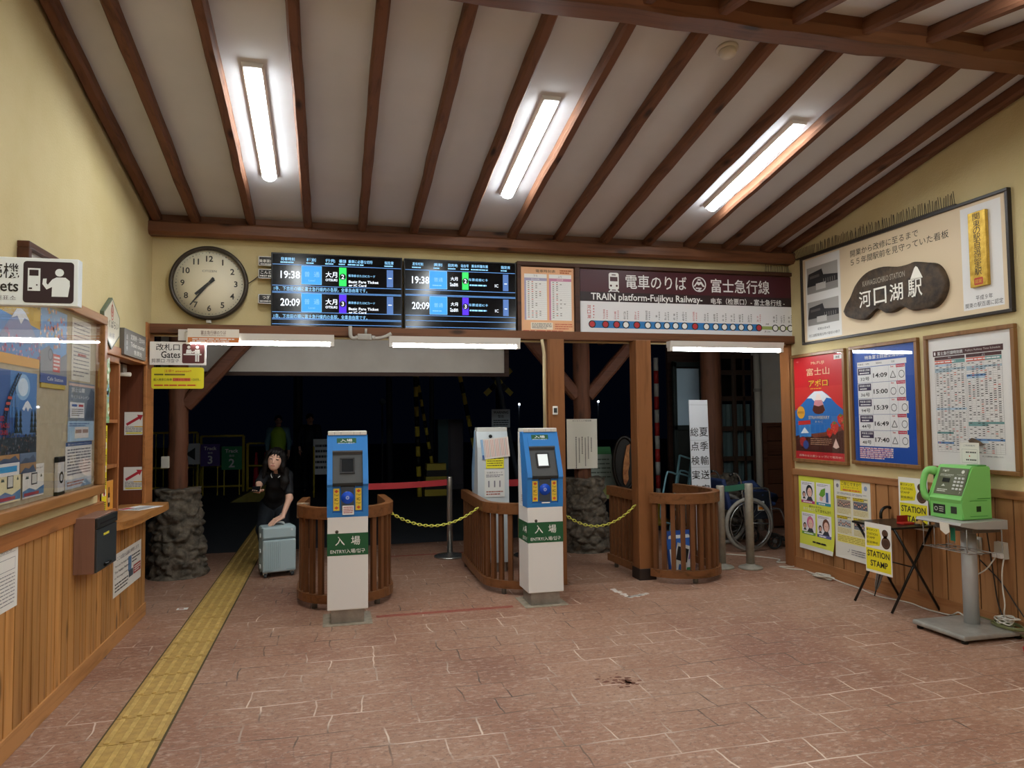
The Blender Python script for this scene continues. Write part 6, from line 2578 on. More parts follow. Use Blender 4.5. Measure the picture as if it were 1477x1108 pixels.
# ================================================================ people: smooth bodies polygonised from blended limbs
class Blend:
    """Union of tapered limbs and ellipsoids, blended, turned into one closed surface."""

    def __init__(s, lo, hi, h):
        s.lo = np.array(lo, float)
        s.h = h
        s.n = np.ceil((np.array(hi, float) - s.lo) / h).astype(int) + 1
        s.d = np.full(s.n, 1.0)

    def _sub(s, lo, hi):
        a = np.clip(np.floor((np.array(lo) - s.lo) / s.h).astype(int), 0, s.n - 1)
        b = np.clip(np.ceil((np.array(hi) - s.lo) / s.h).astype(int) + 1, 1, s.n)
        b = np.maximum(b, a + 1)
        g = np.meshgrid(*[s.lo[i] + s.h * np.arange(a[i], b[i]) for i in range(3)], indexing='ij')
        return tuple(slice(a[i], b[i]) for i in range(3)), np.stack(g, -1)

    def _mix(s, sl, d, k, op):
        o = s.d[sl]
        if op == 'add':
            if k > 0:
                q = np.clip(.5 + .5 * (o - d) / k, 0, 1)
                s.d[sl] = o * (1 - q) + d * q - k * q * (1 - q)
            else:
                s.d[sl] = np.minimum(o, d)
        else:
            s.d[sl] = np.maximum(o, -d)

    def limb(s, a, b, ra, rb, k=.02, op='add'):
        a, b = np.array(a, float), np.array(b, float)
        m = max(ra, rb) + k + 2 * s.h + .01
        sl, P = s._sub(np.minimum(a, b) - m, np.maximum(a, b) + m)
        ab = b - a
        t = np.clip(((P - a) @ ab) / max(ab @ ab, 1e-9), 0, 1)
        d = np.linalg.norm(P - a - t[..., None] * ab, axis=-1) - (ra + (rb - ra) * t)
        s._mix(sl, d, k, op)

    def chain(s, pts, rad, k=.02):
        for i in range(len(pts) - 1):
            s.limb(pts[i], pts[i + 1], rad[i], rad[i + 1], k)

    def ell(s, c, r, R=None, k=.02, op='add'):
        c, r = np.array(c, float), np.array(r, float)
        m = r.max() + k + 2 * s.h + .01
        sl, P = s._sub(c - m, c + m)
        q = P - c
        if R is not None:
            q = q @ np.array(R).T
        k0 = np.linalg.norm(q / r, axis=-1)
        k1 = np.linalg.norm(q / (r * r), axis=-1) + 1e-9
        s._mix(sl, k0 * (k0 - 1) / k1, k, op)

    def cut(s, p, n):
        """Remove everything on the side the normal points to."""
        g = np.meshgrid(*[s.lo[i] + s.h * np.arange(s.n[i]) for i in range(3)], indexing='ij')
        n = np.array(n, float)
        n /= np.linalg.norm(n)
        s.d = np.maximum(s.d, sum((g[i] - p[i]) * n[i] for i in range(3)))

    def mesh(s):
        d = s.d
        ins = d < 0
        nx, ny, nz = d.shape
        acc = np.zeros((nx - 1, ny - 1, nz - 1, 3))
        cnt = np.zeros((nx - 1, ny - 1, nz - 1))
        C = [(i, j, k) for i in (0, 1) for j in (0, 1) for k in (0, 1)]
        V = lambda c: d[c[0]:nx - 1 + c[0], c[1]:ny - 1 + c[1], c[2]:nz - 1 + c[2]]
        for a in C:
            for ax in range(3):
                if a[ax]:
                    continue
                b = list(a)
                b[ax] = 1
                va, vb = V(a), V(tuple(b))
                x = (va < 0) != (vb < 0)
                t = np.where(x, va / np.where(x, va - vb, 1), 0)
                for i in range(3):
                    acc[..., i] += np.where(x, a[i] + (t if i == ax else 0), 0)
                cnt += x
        act = cnt > 0
        idx = np.full(act.shape, -1, int)
        idx[act] = np.arange(act.sum())
        cell = np.argwhere(act)
        P = s.lo + s.h * (cell + acc[act] / cnt[act][:, None])
        F = []
        for ax in range(3):
            u, v = [(1, 2), (2, 0), (0, 1)][ax]
            sl0, sl1 = [slice(None)] * 3, [slice(None)] * 3
            sl0[ax], sl1[ax] = slice(0, -1), slice(1, None)
            A, B = ins[tuple(sl0)], ins[tuple(sl1)]
            e = np.argwhere(A != B)
            e = e[(e[:, u] > 0) & (e[:, v] > 0) & (e[:, u] < d.shape[u] - 1) & (e[:, v] < d.shape[v] - 1)]
            fl = A[tuple(e.T)]
            q = []
            for du, dv in ((1, 1), (0, 1), (0, 0), (1, 0)):
                c = e.copy()
                c[:, u] -= du
                c[:, v] -= dv
                q.append(idx[tuple(c.T)])
            q = np.stack(q, 1)
            q[~fl] = q[~fl][:, ::-1]
            F.append(q)
        F = np.concatenate(F)
        return P, F[(F >= 0).all(1)]


def body_obj(name, bl, mat_fn, mats, parent):
    P, F = bl.mesh()
    me = bpy.data.meshes.new(name)
    me.from_pydata(P.tolist(), [], F.tolist())
    for m in mats:
        me.materials.append(m)
    if mat_fn is not None:
        ids = mat_fn(P[F].mean(1))
        me.polygons.foreach_set('material_index', ids.astype(np.int32))
    me.polygons.foreach_set('use_smooth', [True] * len(F))
    me.update()
    o = bpy.data.objects.new(name, me)
    COL.objects.link(o)
    if parent is not None:
        o.parent = parent
        o.matrix_parent_inverse = Matrix.Translation(-Vector(parent.location))
    return o


SKIN = flat('#dcae96', .55)
LIPS = flat('#b8796c', .5)
EYE = flat('#16110f', .3)
HAIR = flat('#120e0d', .6, 0, 0, .2)
SHIRT = flat('#14161b', .75)
TROUS = flat('#161c24', .8)
SHOE = flat('#c9c5bd', .6)


def frame3(fwd, up):
    f = np.array(fwd, float); f /= np.linalg.norm(f)
    u = np.array(up, float); u -= f * (u @ f); u /= np.linalg.norm(u)
    r = np.cross(f, u)
    return np.stack([r, f, u])          # rows: right, forward, up


def add_head(bl, c, R, s=1.0):
    c = np.array(c)
    W = lambda x, y, z: c + (R.T @ np.array([x, y, z])) * s
    bl.ell(W(0, -.012, .022), np.array([.070, .088, .082]) * s, R, .0)
    bl.ell(W(0, .020, -.030), np.array([.056, .062, .070]) * s, R, .03)
    bl.ell(W(0, .045, -.070), np.array([.026, .026, .024]) * s, R, .03)
    bl.limb(W(0, .080, .004), W(0, .089, -.024), .006 * s, .0095 * s, .012)
    for q in (-1, 1):
        bl.ell(W(q * .030, .078, .010), np.array([.014, .008, .007]) * s, R, .0, 'cut')
        bl.ell(W(q * .030, .070, .010), np.array([.014, .010, .010]) * s, R, .004)
        bl.ell(W(q * .073, -.004, -.008), np.array([.010, .018, .028]) * s, R, .008)
    bl.ell(W(0, .076, -.050), np.array([.022, .010, .009]) * s, R, .008)
    return W


def face_paint(c, R, s=1.0):
    def fn(P):
        q = (P - np.array(c)) @ R.T / s
        ids = np.zeros(len(P), int)
        lip = (np.abs(q[:, 0]) < .018) & (np.abs(q[:, 2] + .050) < .0060) & (q[:, 1] > .06)
        ids[lip] = 1
        eye = (np.abs(np.abs(q[:, 0]) - .030) < .0115) & (np.abs(q[:, 2] - .009) < .0048) & (q[:, 1] > .045)
        brow = (np.abs(np.abs(q[:, 0]) - .032) < .016) & (np.abs(q[:, 2] - .033 + .12 * np.abs(np.abs(q[:, 0]) - .030)) < .0028) & (q[:, 1] > .04)
        ids[eye | brow] = 2
        return ids
    return fn


def add_hand(bl, wrist, d, palm_n, thumb, curl, s=1.0):
    """Palm with four unequal bent fingers and a thumb; d points to the fingers, palm_n out of the palm."""
    w = np.array(wrist, float)
    d = np.array(d, float); d /= np.linalg.norm(d)
    n = np.array(palm_n, float); n -= d * (n @ d); n /= np.linalg.norm(n)
    side = np.cross(d, n) * thumb
    for q in (-.024, -.008, .008, .024):
        bl.limb(w + side * q * .6, w + d * .075 * s + side * q, .013 * s, .0115 * s, .012)
    for i, (q, L) in enumerate(((.027, .070), (.009, .078), (-.009, .072), (-.026, .056))):
        a = w + d * .078 * s + side * q * s
        dir_ = d.copy()
        for j, f in enumerate((.45, .32, .23)):
            ang_ = curl * (.5 + .35 * j)
            dir_ = d * math.cos(ang_) + n * math.sin(ang_)
            e = a + dir_ * L * f * s
            bl.limb(a, e, (.0085 - .0008 * j) * s, (.0080 - .0008 * j) * s, .003)
            a = e
    a = w + d * .022 * s + side * .022 * s
    e = a + (side * .8 + d * .6 + n * .35) / 1.06 * .032 * s
    bl.limb(a, e, .013 * s, .0105 * s, .010)
    bl.limb(e, e + (side * .25 + d * .85 + n * .55) * .026 * s, .0100 * s, .0085 * s, .004)


# ---- woman leaning over her suitcase
pr = thing('person', 'woman in a black polo shirt leaning over a pale suitcase, phone in one hand', 'person', (-.545, 7.62, 0))
hc = (-.510, 7.225, 1.063)
HR = frame3((-.10, -.99, -.04), (.17, -.10, 1.0))
NB_ = (-.498, 7.37, .925)
SR, ER, WR = (-.605, 7.375, .925), (-.655, 7.245, .840), (-.652, 7.075, .800)
SLs, EL, WL = (-.415, 7.375, .898), (-.385, 7.275, .690), (-.437, 7.125, .535)
hips = ((-.615, 7.68, .585), (-.485, 7.68, .585))
knees = ((-.64, 7.46, .385), (-.455, 7.46, .385))
ank = ((-.625, 7.66, .085), (-.465, 7.68, .085))
bl = Blend((-.85, 6.88, -.01), (-.25, 7.90, 1.22), .0042)
W_ = add_head(bl, hc, HR)
bl.limb((-.505, 7.30, .985), NB_, .043, .050, .03)
bl.chain([(-.508, 7.42, .865), (-.53, 7.52, .74), (-.55, 7.66, .62)], [.080, .068, .080], .04)
bl.limb(SR, SLs, .050, .050, .04)
bl.chain([SR, ER, WR], [.038, .031, .020], .02)
bl.chain([SLs, EL, WL], [.038, .031, .020], .02)
for h_, k_, a_ in zip(hips, knees, ank):
    bl.chain([h_, k_, a_], [.074, .052, .034], .03)
    bl.chain([a_, (a_[0], a_[1] - .02, .045), (a_[0], a_[1] - .15, .026)], [.038, .036, .026], .02)
add_hand(bl, WR, (-.08, -.98, -.18), (.25, 0, 1), -1, .55)
add_hand(bl, WL, (-.72, -.56, -.30), (-.15, .10, -1), -1, .50)
body_obj('body', bl, face_paint(hc, HR), [SKIN, LIPS, EYE], pr)
# hair
bl = Blend((-.70, 7.05, .70), (-.33, 7.45, 1.23), .006)
for a_, r_ in (((0, -.022, .030), (.083, .092, .088)),):
    bl.ell(W_(*a_), r_, HR, .0)
bl.ell(W_(0, .085, -.028), (.060, .068, .088), HR, .0, 'cut')
for q in (-.045, -.022, .0, .022, .045):
    bl.limb(W_(q, .045, .088), W_(q * 1.25 + .006, .080, .042), .012, .005, .010)
for q, z in ((.076, -.12), (.070, -.18), (-.074, -.10)):
    bl.chain([W_(q * .9, .01, .05), W_(q * 1.05, .012, -.05), W_(q * 1.1, .01, z)], [.024, .024, .015], .02)
bl.chain([W_(.06, -.03, .0), (-.425, 7.275, .95), (-.415, 7.25, .85), (-.435, 7.235, .775)], [.038, .032, .027, .012], .03)
bl.chain([W_(.03, -.05, .0), (-.46, 7.31, .95), (-.445, 7.26, .86), (-.46, 7.245, .80)], [.038, .03, .024, .012], .03)
bl.chain([W_(-.05, -.05, .0), (-.565, 7.34, .97), (-.60, 7.36, .93)], [.045, .035, .012], .03)
body_obj('hair', bl, None, [HAIR], pr)
# shirt
bl = Blend((-.78, 7.10, .45), (-.28, 7.90, 1.05), .006)
bl.chain([(-.505, 7.365, .915), (-.508, 7.42, .865), (-.53, 7.52, .74), (-.55, 7.64, .63), (-.55, 7.69, .57)], [.056, .094, .084, .094, .102], .05)
bl.limb(SR, SLs, .054, .054, .05)
er = tuple(np.array(SR) + (np.array(ER) - np.array(SR)) * .92)
el = tuple(np.array(SLs) + (np.array(EL) - np.array(SLs)) * .72)
bl.limb(SR, er, .052, .046, .03)
bl.limb(SLs, el, .052, .046, .03)
bl.cut(er, np.array(ER) - np.array(SR)) if False else None
body_obj('polo_shirt', bl, None, [SHIRT], pr)
b = MB()
for q in (-1, 1):
    b.tube(catmull([(-.498 + q * .030, 7.315, .955), (-.503 + q * .040, 7.275, .925), (-.515 + q * .018, 7.262, .895)], 4), .009, flat('#1d1f24', .7), 8)
    b.tube(catmull([(-.498 + q * .040, 7.310, .948), (-.503 + q * .050, 7.270, .918), (-.515 + q * .026, 7.256, .888)], 4), .004, WHITE, 6)
o = b.build('collar', pr)
o.matrix_parent_inverse = Matrix.Translation(-Vector(pr.location))
b = MB()
b.M = Matrix.Translation((-.462, 7.318, .872)) @ Matrix.Rotation(.6, 4, 'Y')
b.box(-.022, .022, -.006, .006, -.008, .008, flat('#d8d8d4', .4), .002)
o = b.build('badge', pr)
o.matrix_parent_inverse = Matrix.Translation(-Vector(pr.location))
# trousers and shoes
bl = Blend((-.78, 7.35, .05), (-.30, 7.90, .78), .007)
bl.limb((-.55, 7.64, .61), (-.55, 7.69, .56), .084, .094, .03)
for h_, k_, a_ in zip(hips, knees, ank):
    bl.chain([h_, k_, (a_[0], a_[1], .10)], [.083, .061, .048], .03)
body_obj('trousers', bl, None, [TROUS], pr)
for a_ in ank:
    bl = Blend((a_[0] - .08, a_[1] - .24, -.002), (a_[0] + .08, a_[1] + .09, .12), .006)
    bl.chain([(a_[0], a_[1] + .02, .05), (a_[0], a_[1] - .07, .042), (a_[0], a_[1] - .15, .036)], [.046, .044, .038], .02)
    bl.cut((0, 0, .004), (0, 0, -1))
    body_obj('shoe', bl, None, [SHOE], pr)
b = MB()
hd = Vector(WR) + Vector((-.008, -.085, -.004))
b.M = Matrix.Translation(hd) @ Matrix.Rotation(.25, 4, 'X')
b.box(-.036, .036, -.07, .065, .012, .021, flat('#1a1a1c', .2), .004)
tag(b.build('smartphone'), 'dark smartphone held in the hand of the woman by the suitcase', 'phone')
b = MB()
b.tube([Vector(WL) + Vector((.024 * math.cos(a), .018 * math.sin(a) + .012, .018 + .012 * math.sin(a))) for a in [2 * PI * i / 16 for i in range(16)]], .0032, flat('#b8b4a8', .3, .6), 6, closed=True)
o = b.build('bracelet', pr)
o.matrix_parent_inverse = Matrix.Translation(-Vector(pr.location))

# ---- suitcase
t = thing('suitcase', 'pale blue grey suitcase with ribbed shell standing in front of the woman', 'suitcase', (-.483, 7.115, 0), math.radians(15))
SC = flat('#a9bcc0', .38)
SCD = flat('#8ea3a8', .45)
b = MB()
b.box(-.150, .150, -.012, .110, .045, .462, SC, .024, 3)
b.box(-.150, .150, -.098, -.018, .045, .462, SC, .022, 3)
b.box(-.146, .146, -.02, -.010, .052, .456, SCD)
for i in range(9):
    x = -.125 + i * .0165
    b.box(x - .003, x + .003, -.1125, -.100, .085, .325, SC, .0015, 1)
b.build('shell', t)
b = MB()
b.box(-.148, .148, -.108, -.06, .352, .458, SC, .016, 3)
b.build('front_lid', t)
b = MB()
b.box(-.148, .148, -.108, -.06, .05, .343, SC, .014, 3)
b.box(-.146, .146, -.1, -.06, .343, .352, flat('#5d6f74', .5))
b.build('front_panel', t)
b = MB()
b.box(.10, .118, -.111, -.107, .418, .436, flat('#dfe6e6', .3), .002)
b.box(-.135, -.06, -.1105, -.107, .068, .075, SCD)
b.box(.06, .135, -.1105, -.107, .068, .075, SCD)
b.build('badge', t)
b = MB()
b.tube(catmull([(-.06, .0, .462), (-.05, .0, .484), (0, .0, .488), (.05, .0, .484), (.06, .0, .462)], 4), .009, flat('#d3dadb', .4), 10)
b.build('carry_handle', t)
for z in (.10, .24, .38):
    b = MB()
    b.box(-.160, -.148, -.028, -.002, z - .018, z + .018, flat('#d5dcdc', .4), .003)
    b.build('latch', t)
for sx_ in (-1, 1):
    for y in (-.07, .08):
        w = MB()
        w.lathe([(.010, -.013), (.021, -.013), (.023, -.006), (.023, .006), (.021, .013), (.010, .013)], flat('#3a3f42', .5), 18, c=(sx_ * .12, y, .0235), axis='X')
        w.box(sx_ * .12 - .018, sx_ * .12 + .018, y - .014, y + .014, .03, .052, flat('#c3cccd', .4), .003)
        w.build('wheel', t)


# ---- two people standing far out on the dark platform
def stander(label, x, y, H, top, low, hair, face, vest=None, arm=0.0):
    s = H / 1.65
    p = thing('person', label, 'person', (x, y, 0))
    Z = lambda dx, dy, z: (x + dx * s, y + dy * s, z * s)
    R_ = frame3(face, (0, 0, 1))
    c = Z(0, -.01, 1.53)
    lo, hi = Z(-.36, -.30, -.02), Z(.36, .25, 1.70)
    hipsL = [Z(-.085, 0, .86), Z(.085, 0, .86)]
    arms = []
    for q in (-1, 1):
        arms.append([Z(q * .17, .01, 1.34), Z(q * .225, .02 - arm * .5, 1.08), Z(q * (.215 - .1 * arm), -.04 - arm, .85 + .25 * arm)])
    bl = Blend(lo, hi, .013)
    add_head(bl, c, R_, s)
    bl.limb(Z(0, 0, 1.46), Z(0, .01, 1.36), .05 * s, .055 * s, .03)
    bl.chain([Z(0, .01, 1.30), Z(0, 0, 1.10), Z(0, 0, .90)], [.12 * s, .11 * s, .12 * s], .04)
    bl.limb(Z(-.15, .01, 1.35), Z(.15, .01, 1.35), .055 * s, .055 * s, .04)
    for A in arms:
        bl.chain(A, [.048 * s, .038 * s, .026 * s], .02)
        add_hand(bl, A[2], (0, -.25, -.97), (-A[0][0] + x, -.1, 0), 1 if A[0][0] > x else -1, .35, s)
    for q, h_ in zip((-1, 1), hipsL):
        bl.chain([h_, Z(q * .09, -.01, .47), Z(q * .09, .02, .08)], [.085 * s, .058 * s, .04 * s], .03)
        bl.limb(Z(q * .09, .02, .045), Z(q * .10, -.16, .03), .04 * s, .03 * s, .02)
    body_obj('body', bl, face_paint(c, R_, s), [SKIN, LIPS, EYE], p)
    bl = Blend(lo, hi, .014)
    bl.chain([Z(0, .01, 1.33), Z(0, .01, 1.28), Z(0, 0, 1.08), Z(0, 0, .84)], [.08 * s, .135 * s, .128 * s, .14 * s], .05)
    bl.limb(Z(-.16, .01, 1.35), Z(.16, .01, 1.35), .064 * s, .064 * s, .05)
    for A in arms:
        bl.chain([A[0], A[1], tuple(np.array(A[1]) * .35 + np.array(A[2]) * .65)], [.06 * s, .05 * s, .042 * s], .03)
    body_obj('jacket', bl, None, [flat(top, .7)], p)
    if vest:
        bl = Blend(lo, hi, .014)
        bl.chain([Z(0, .01, 1.31), Z(0, .01, 1.27), Z(0, 0, 1.08), Z(0, 0, .88)], [.10 * s, .150 * s, .146 * s, .152 * s], .05)
        body_obj('safety_vest', bl, None, [flat(vest, .6)], p)
    bl = Blend(lo, hi, .014)
    bl.limb(Z(0, 0, .93), Z(0, 0, .86), .125 * s, .125 * s, .03)
    for q, h_ in zip((-1, 1), hipsL):
        bl.chain([h_, Z(q * .09, -.01, .47), Z(q * .09, .02, .07)], [.10 * s, .075 * s, .062 * s], .03)
    body_obj('trousers', bl, None, [flat(low, .8)], p)
    bl = Blend(lo, hi, .012)
    bl.ell(np.array(c) + R_.T @ np.array([0, -.022, .035]) * s, np.array([.082, .095, .088]) * s, R_, 0)
    bl.ell(np.array(c) + R_.T @ np.array([0, .085, -.04]) * s, np.array([.065, .065, .095]) * s, R_, 0, 'cut')
    body_obj('hair', bl, None, [flat(hair, .6)], p)
    for q in (-1, 1):
        f = Z(q * .09, .02, .05)
        bl = Blend((f[0] - .1, f[1] - .30, -.002), (f[0] + .1, f[1] + .1, .14), .012)
        bl.limb(f, Z(q * .10, -.17, .04), .055 * s, .042 * s, .02)
        bl.cut((0, 0, .006), (0, 0, -1))
        body_obj('shoe', bl, None, [flat('#1b1b1d', .6)], p)
    return p


stander('person in a green and yellow safety vest standing on the dark platform behind the woman', -1.02, 15.2, 1.55, '#5d8598', '#20262c', '#15181c', (.2, -1, 0), vest='#a3cc40')
stander('person in dark clothes standing on the dark platform behind the left blue gate', -.42, 15.4, 1.58, '#141a28', '#10141e', '#120f0e', (.3, -1, -.1), arm=.22)
# ================================================================ outside: eave, log pillars, rock bases
LOG = wood('log_timber', '#623c28', '#43291b', 'Z', rough=.65, knots=.5, bump=.4)
LOGX = wood('brace_timber', '#5e3826', '#422618', 'X', rough=.65, knots=.3, bump=.3)
ROCK = mottled('lava_rock', '#3f382f', '#6b6052', scale=14, rough=.9, bump=.7, bscale=45)


def rock_base(name, label, x, y, rb, rt, h, seed):
    """Pile of lava lumps round the foot of a pillar."""
    b = MB()
    seg, rows = 96, 64
    R = []
    for j in range(rows + 1):
        q = j / rows
        z = h * q
        r0 = rb + (rt - rb) * min(1, q * 1.12)
        ring = []
        for k in range(seg):
            a = 2 * PI * k / seg
            p = Vector((math.cos(a) * r0, math.sin(a) * r0, z))
            n1 = mnoise.voronoi(Vector((p.x * 7.5 + seed, p.y * 7.5, p.z * 12)))[0]
            lump = min((n1[1] - n1[0]) * 2.2, 1.0)
            r = r0 * (.86 + .20 * lump ** .5) + .040 * mnoise.noise(p * 9 + Vector((seed, 0, 0))) + .022 * mnoise.noise(p * 30)
            if j == 0:
                r = r0 * 1.03
            zz = z + (.03 * mnoise.noise(p * 9) if 0 < j else 0)
            ring.append(b.v((math.cos(a) * r, math.sin(a) * r, max(zz, 0))))
        R.append(ring)
    for A, B in zip(R, R[1:]):
        for k in range(seg):
            b.f([A[k], A[(k + 1) % seg], B[(k + 1) % seg], B[k]], ROCK, True)
    top = b.v((0, 0, h + .01))
    for k in range(seg):
        b.f([R[-1][k], R[-1][(k + 1) % seg], top], ROCK, True)
    return tag(b.build(name, None, (x, y, 0)), label, 'rock base')


def log_pillar(label, x, y, r, z0, z1, braces, seed):
    t = thing('log_pillar', label, 'pillar', (x, y, z0))
    b = MB()
    rnd = random.Random(seed)
    prof = []
    n = 18
    rings = []
    for i in range(n + 1):
        z = (z1 - z0) * i / n
        ox_, oy_ = rnd.uniform(-.006, .006), rnd.uniform(-.006, .006)
        rings.append([b.v((ox_ + math.cos(2 * PI * k / 16) * r * (1 + .05 * mnoise.noise(Vector((k * .9, z * 2, seed)))), oy_ + math.sin(2 * PI * k / 16) * r * (1 + .05 * mnoise.noise(Vector((k * .9 + 5, z * 2, seed)))), z)) for k in range(16)])
    for A, B in zip(rings, rings[1:]):
        for k in range(16):
            b.f([A[k], A[(k + 1) % 16], B[(k + 1) % 16], B[k]], LOG, True)
    b.f(rings[-1], LOG)
    b.build('trunk', t)
    for p, q in braces:
        m = log_beam(Vector(p) - Vector((x, y, z0)), Vector(q) - Vector((x, y, z0)), .105, .13, LOGX, n=6, seed=seed)
        m.build('brace', t)
    return t


log_pillar('log pillar with one brace at the left of the opening, on a lava rock base', -1.395, 7.40, .088, .76, 2.42, [((-1.33, 7.38, 1.58), (-.70, 7.36, 2.30))], 1)
log_pillar('log pillar with two braces seen between the two wooden posts', 2.655, 7.50, .092, .74, 2.42, [((2.72, 7.48, 1.66), (3.32, 7.46, 2.34)), ((2.59, 7.48, 1.66), (2.0, 7.46, 2.34))], 2)
log_pillar('log pillar at the right of the opening, behind the tall white kanji board', 4.385, 7.80, .118, .70, 2.42, [], 3)
rock_base('rock_base', 'pile of dark lava rock under the left log pillar beside the ticket counter', -1.39, 7.40, .255, .195, .80, 3.1)
rock_base('rock_base', 'pile of dark lava rock under the middle log pillar', 2.69, 7.52, .265, .20, .77, 7.7)
rock_base('rock_base', 'pile of dark lava rock behind the wheelchair', 4.47, 7.85, .29, .22, .74, 12.3)
b = MB()
b.box(-3.5, 7.5, 6.2, 8.35, 2.42, 2.50, DARKWOOD)
struct(b, 'eave_ceiling')
struct(log_beam((-3.5, 7.45, 2.36), (7.5, 7.45, 2.36), .14, .15, LOGX, n=20, seed=5), 'eave_beam')
for x in (-.4, 1.2, 2.0, 3.2, 4.6):
    struct(log_beam((x, 6.2, 2.40), (x, 8.35, 2.36), .08, .09, LOGX, n=6, seed=int(x * 10)), 'eave_rafter')
# hanging pale board under the outer eave
t = thing('hanging_canvas', 'pale creased hanging board with brown edging under the outer eave', 'panel', (.10, 7.72, 2.42))
b = MB()
CNV = mottled('pale_canvas', '#b3aca2', '#c2bcb2', scale=1.5, rough=.7, bump=.05)
n1, n2 = 40, 8
G = []
for i in range(n1 + 1):
    row = []
    for j in range(n2 + 1):
        x, z = -1.72 + 3.46 * i / n1, -.50 + .50 * j / n2
        row.append(b.v((x, .012 * mnoise.noise(Vector((x * 1.6 + z * 3, z * 3, 0))) - .005, z)))
    G.append(row)
for i in range(n1):
    for j in range(n2):
        b.f([G[i][j], G[i + 1][j], G[i + 1][j + 1], G[i][j + 1]], CNV, True)
b.box(-1.72, 1.74, .02, .028, -.50, .0, CNV)
b.build('canvas', t)
b = MB()
b.box(-1.76, 1.79, -.025, .025, -.535, -.495, DARKWOOD, .003)
b.box(1.74, 1.79, -.025, .025, -.50, .0, DARKWOOD, .003)
b.box(-1.76, -1.72, -.025, .025, -.50, .0, DARKWOOD, .003)
b.build('edging', t)
# white box on the left pillar, paper on the middle pillar
b = MB()
b.box(-.035, .035, -.05, 0, -.055, .055, flat('#b9b5ab', .5), .006)
tag(b.build('pillar_box', None, (-1.49, 7.36, 1.055)), 'small white box fixed to the side of the left log pillar', 'box')


def a_letter(b, U, V, w, h):
    b.text('おいらくんの富岳園', U(.5), V(.035), h * .03, INK, w=w * .62)
    for i in range(6):
        x = .30 + .10 * i
        b.M = Matrix.Identity(4)
        z1 = .36 + (.02 if i % 2 else 0)
        z2 = (.62, .88, .70, .93, .80, .66)[i] if i else .97
        rnd = random.Random(i)
        v = z1
        while v < z2:
            L = rnd.uniform(.015, .03)
            b.rect(U(x - .015), V(v + L), U(x + .015), V(v), INK, 1)
            v += L + .012


b = MB()
b.y = 0
b.sheet(-.172, -.265, .172, .265, .003, flat('#d6d2c4', .6))
a_letter(b, lambda u: -.172 + u * .344, lambda v: .265 - v * .53, .344, .53)
tag(b.build('paper_notice', None, (2.612, 7.385, 1.148)), 'tall cream paper notice with vertical writing on the middle log pillar', 'notice')

# ---- to the right: next building, board, striped pole, kanji board, hand truck, wheelchair
PLS = mottled('plaster', '#c9c4ba', '#d2cdc3', scale=3, rough=.9, bump=.1)
CLAD = wood('cladding', '#633d2b', '#47291b', 'X', rough=.55, knots=.1)
b = MB()
b.box(5.28, 7.4, 8.2, 8.35, 1.30, 2.42, PLS)
struct(b, 'wall_plaster')
b = MB()
for i in range(7):
    b.box(5.30, 7.4, 8.175, 8.2, .03 + i * .18, .03 + i * .18 + .172, CLAD, .004)
b.box(5.28, 7.4, 8.2, 8.35, 0, 1.30, DARKWOOD)
for x in (5.33, 5.62, 6.2, 6.9):
    b.box(x - .03, x + .03, 8.155, 8.2, 0, 1.30, CLAD, .003)
b.box(5.28, 7.4, 8.15, 8.22, 1.29, 1.34, CLAD, .003)
struct(b, 'wall_cladding')
t = thing('lattice_doors', 'dark latticed glass doors with pale curtains behind the wheelchair', 'door', (5.0, 8.25, 0))
dk2 = flat('#3a2a20', .5)
for x0, x1 in ((-.42, -.02), (-.06, .24)):
    b = MB()
    y = 0.0 if x0 < -.2 else -.03
    b.box(x0, x0 + .04, y, y + .03, 0, 2.2, dk2, .003)
    b.box(x1 - .04, x1, y, y + .03, 0, 2.2, dk2, .003)
    for z in (.0, .55, .86, 1.24, 1.62, 1.95, 2.16):
        b.box(x0 + .04, x1 - .04, y, y + .03, z, z + (.06 if z else .5), dk2, .003)
    b.box((x0 + x1) / 2 - .012, (x0 + x1) / 2 + .012, y, y + .03, .5, 2.2, dk2)
    b.build('door_leaf', t)
for x0, x1 in ((-.42, -.02), (-.06, .24)):
    b = MB()
    b.box(x0 + .03, x1 - .03, .012 if x0 < -.2 else -.018, .016 if x0 < -.2 else -.014, .5, 2.18, glass_mat('door_glass', '#cfd8d8'))
    b.build('glass', t)
b = MB()
ZZ = flat('#c9cccd', .7)
nx = 40
A, B = [], []
for i in range(nx + 1):
    x = -.40 + .62 * i / nx
    y = .07 + .015 * math.sin(i * 1.4)
    A.append(b.v((x, y, .52)))
    B.append(b.v((x, y, 1.58)))
for i in range(nx):
    b.f([A[i], A[i + 1], B[i + 1], B[i]], ZZ, True)
b.build('curtain', t)
b = MB()
b.box(4.2, 5.3, 8.55, 8.6, 0, 2.42, DARKWOOD)
struct(b, 'wall_far')
b = MB()
b.tube([(5.215, 8.12, .0), (5.215, 8.12, 2.42)], .042, flat('#b3aea2', .5), 16)
b.lathe([(.05, -.02), (.05, .02)], flat('#8d897f', .5), 16, c=(5.215, 8.12, 1.75))
tag(b.build('drain_pipe'), 'pale drain pipe running down beside the white plaster wall outside', 'pipe')
t = thing('white_board', 'blank blue white board in a dark frame beyond the right log pillar', 'board', (4.34, 8.30, 0))
b = MB()
b.box(-.15, .155, -.02, .0, 1.32, 2.03, flat('#a3bccd', .5), .003)
b.build('board', t)
b = MB()
for x0 in (-.20, .155):
    b.box(x0, x0 + .045, -.03, .02, 0, 2.12, flat('#16201f', .5), .003)
for z in (.1, 1.26, 2.05):
    b.box(-.20, .20, -.03, .02, z, z + .06, flat('#16201f', .5), .003)
b.box(-.16, .16, -.01, .0, .16, 1.28, flat('#121714', .6))
b.build('frame', t)
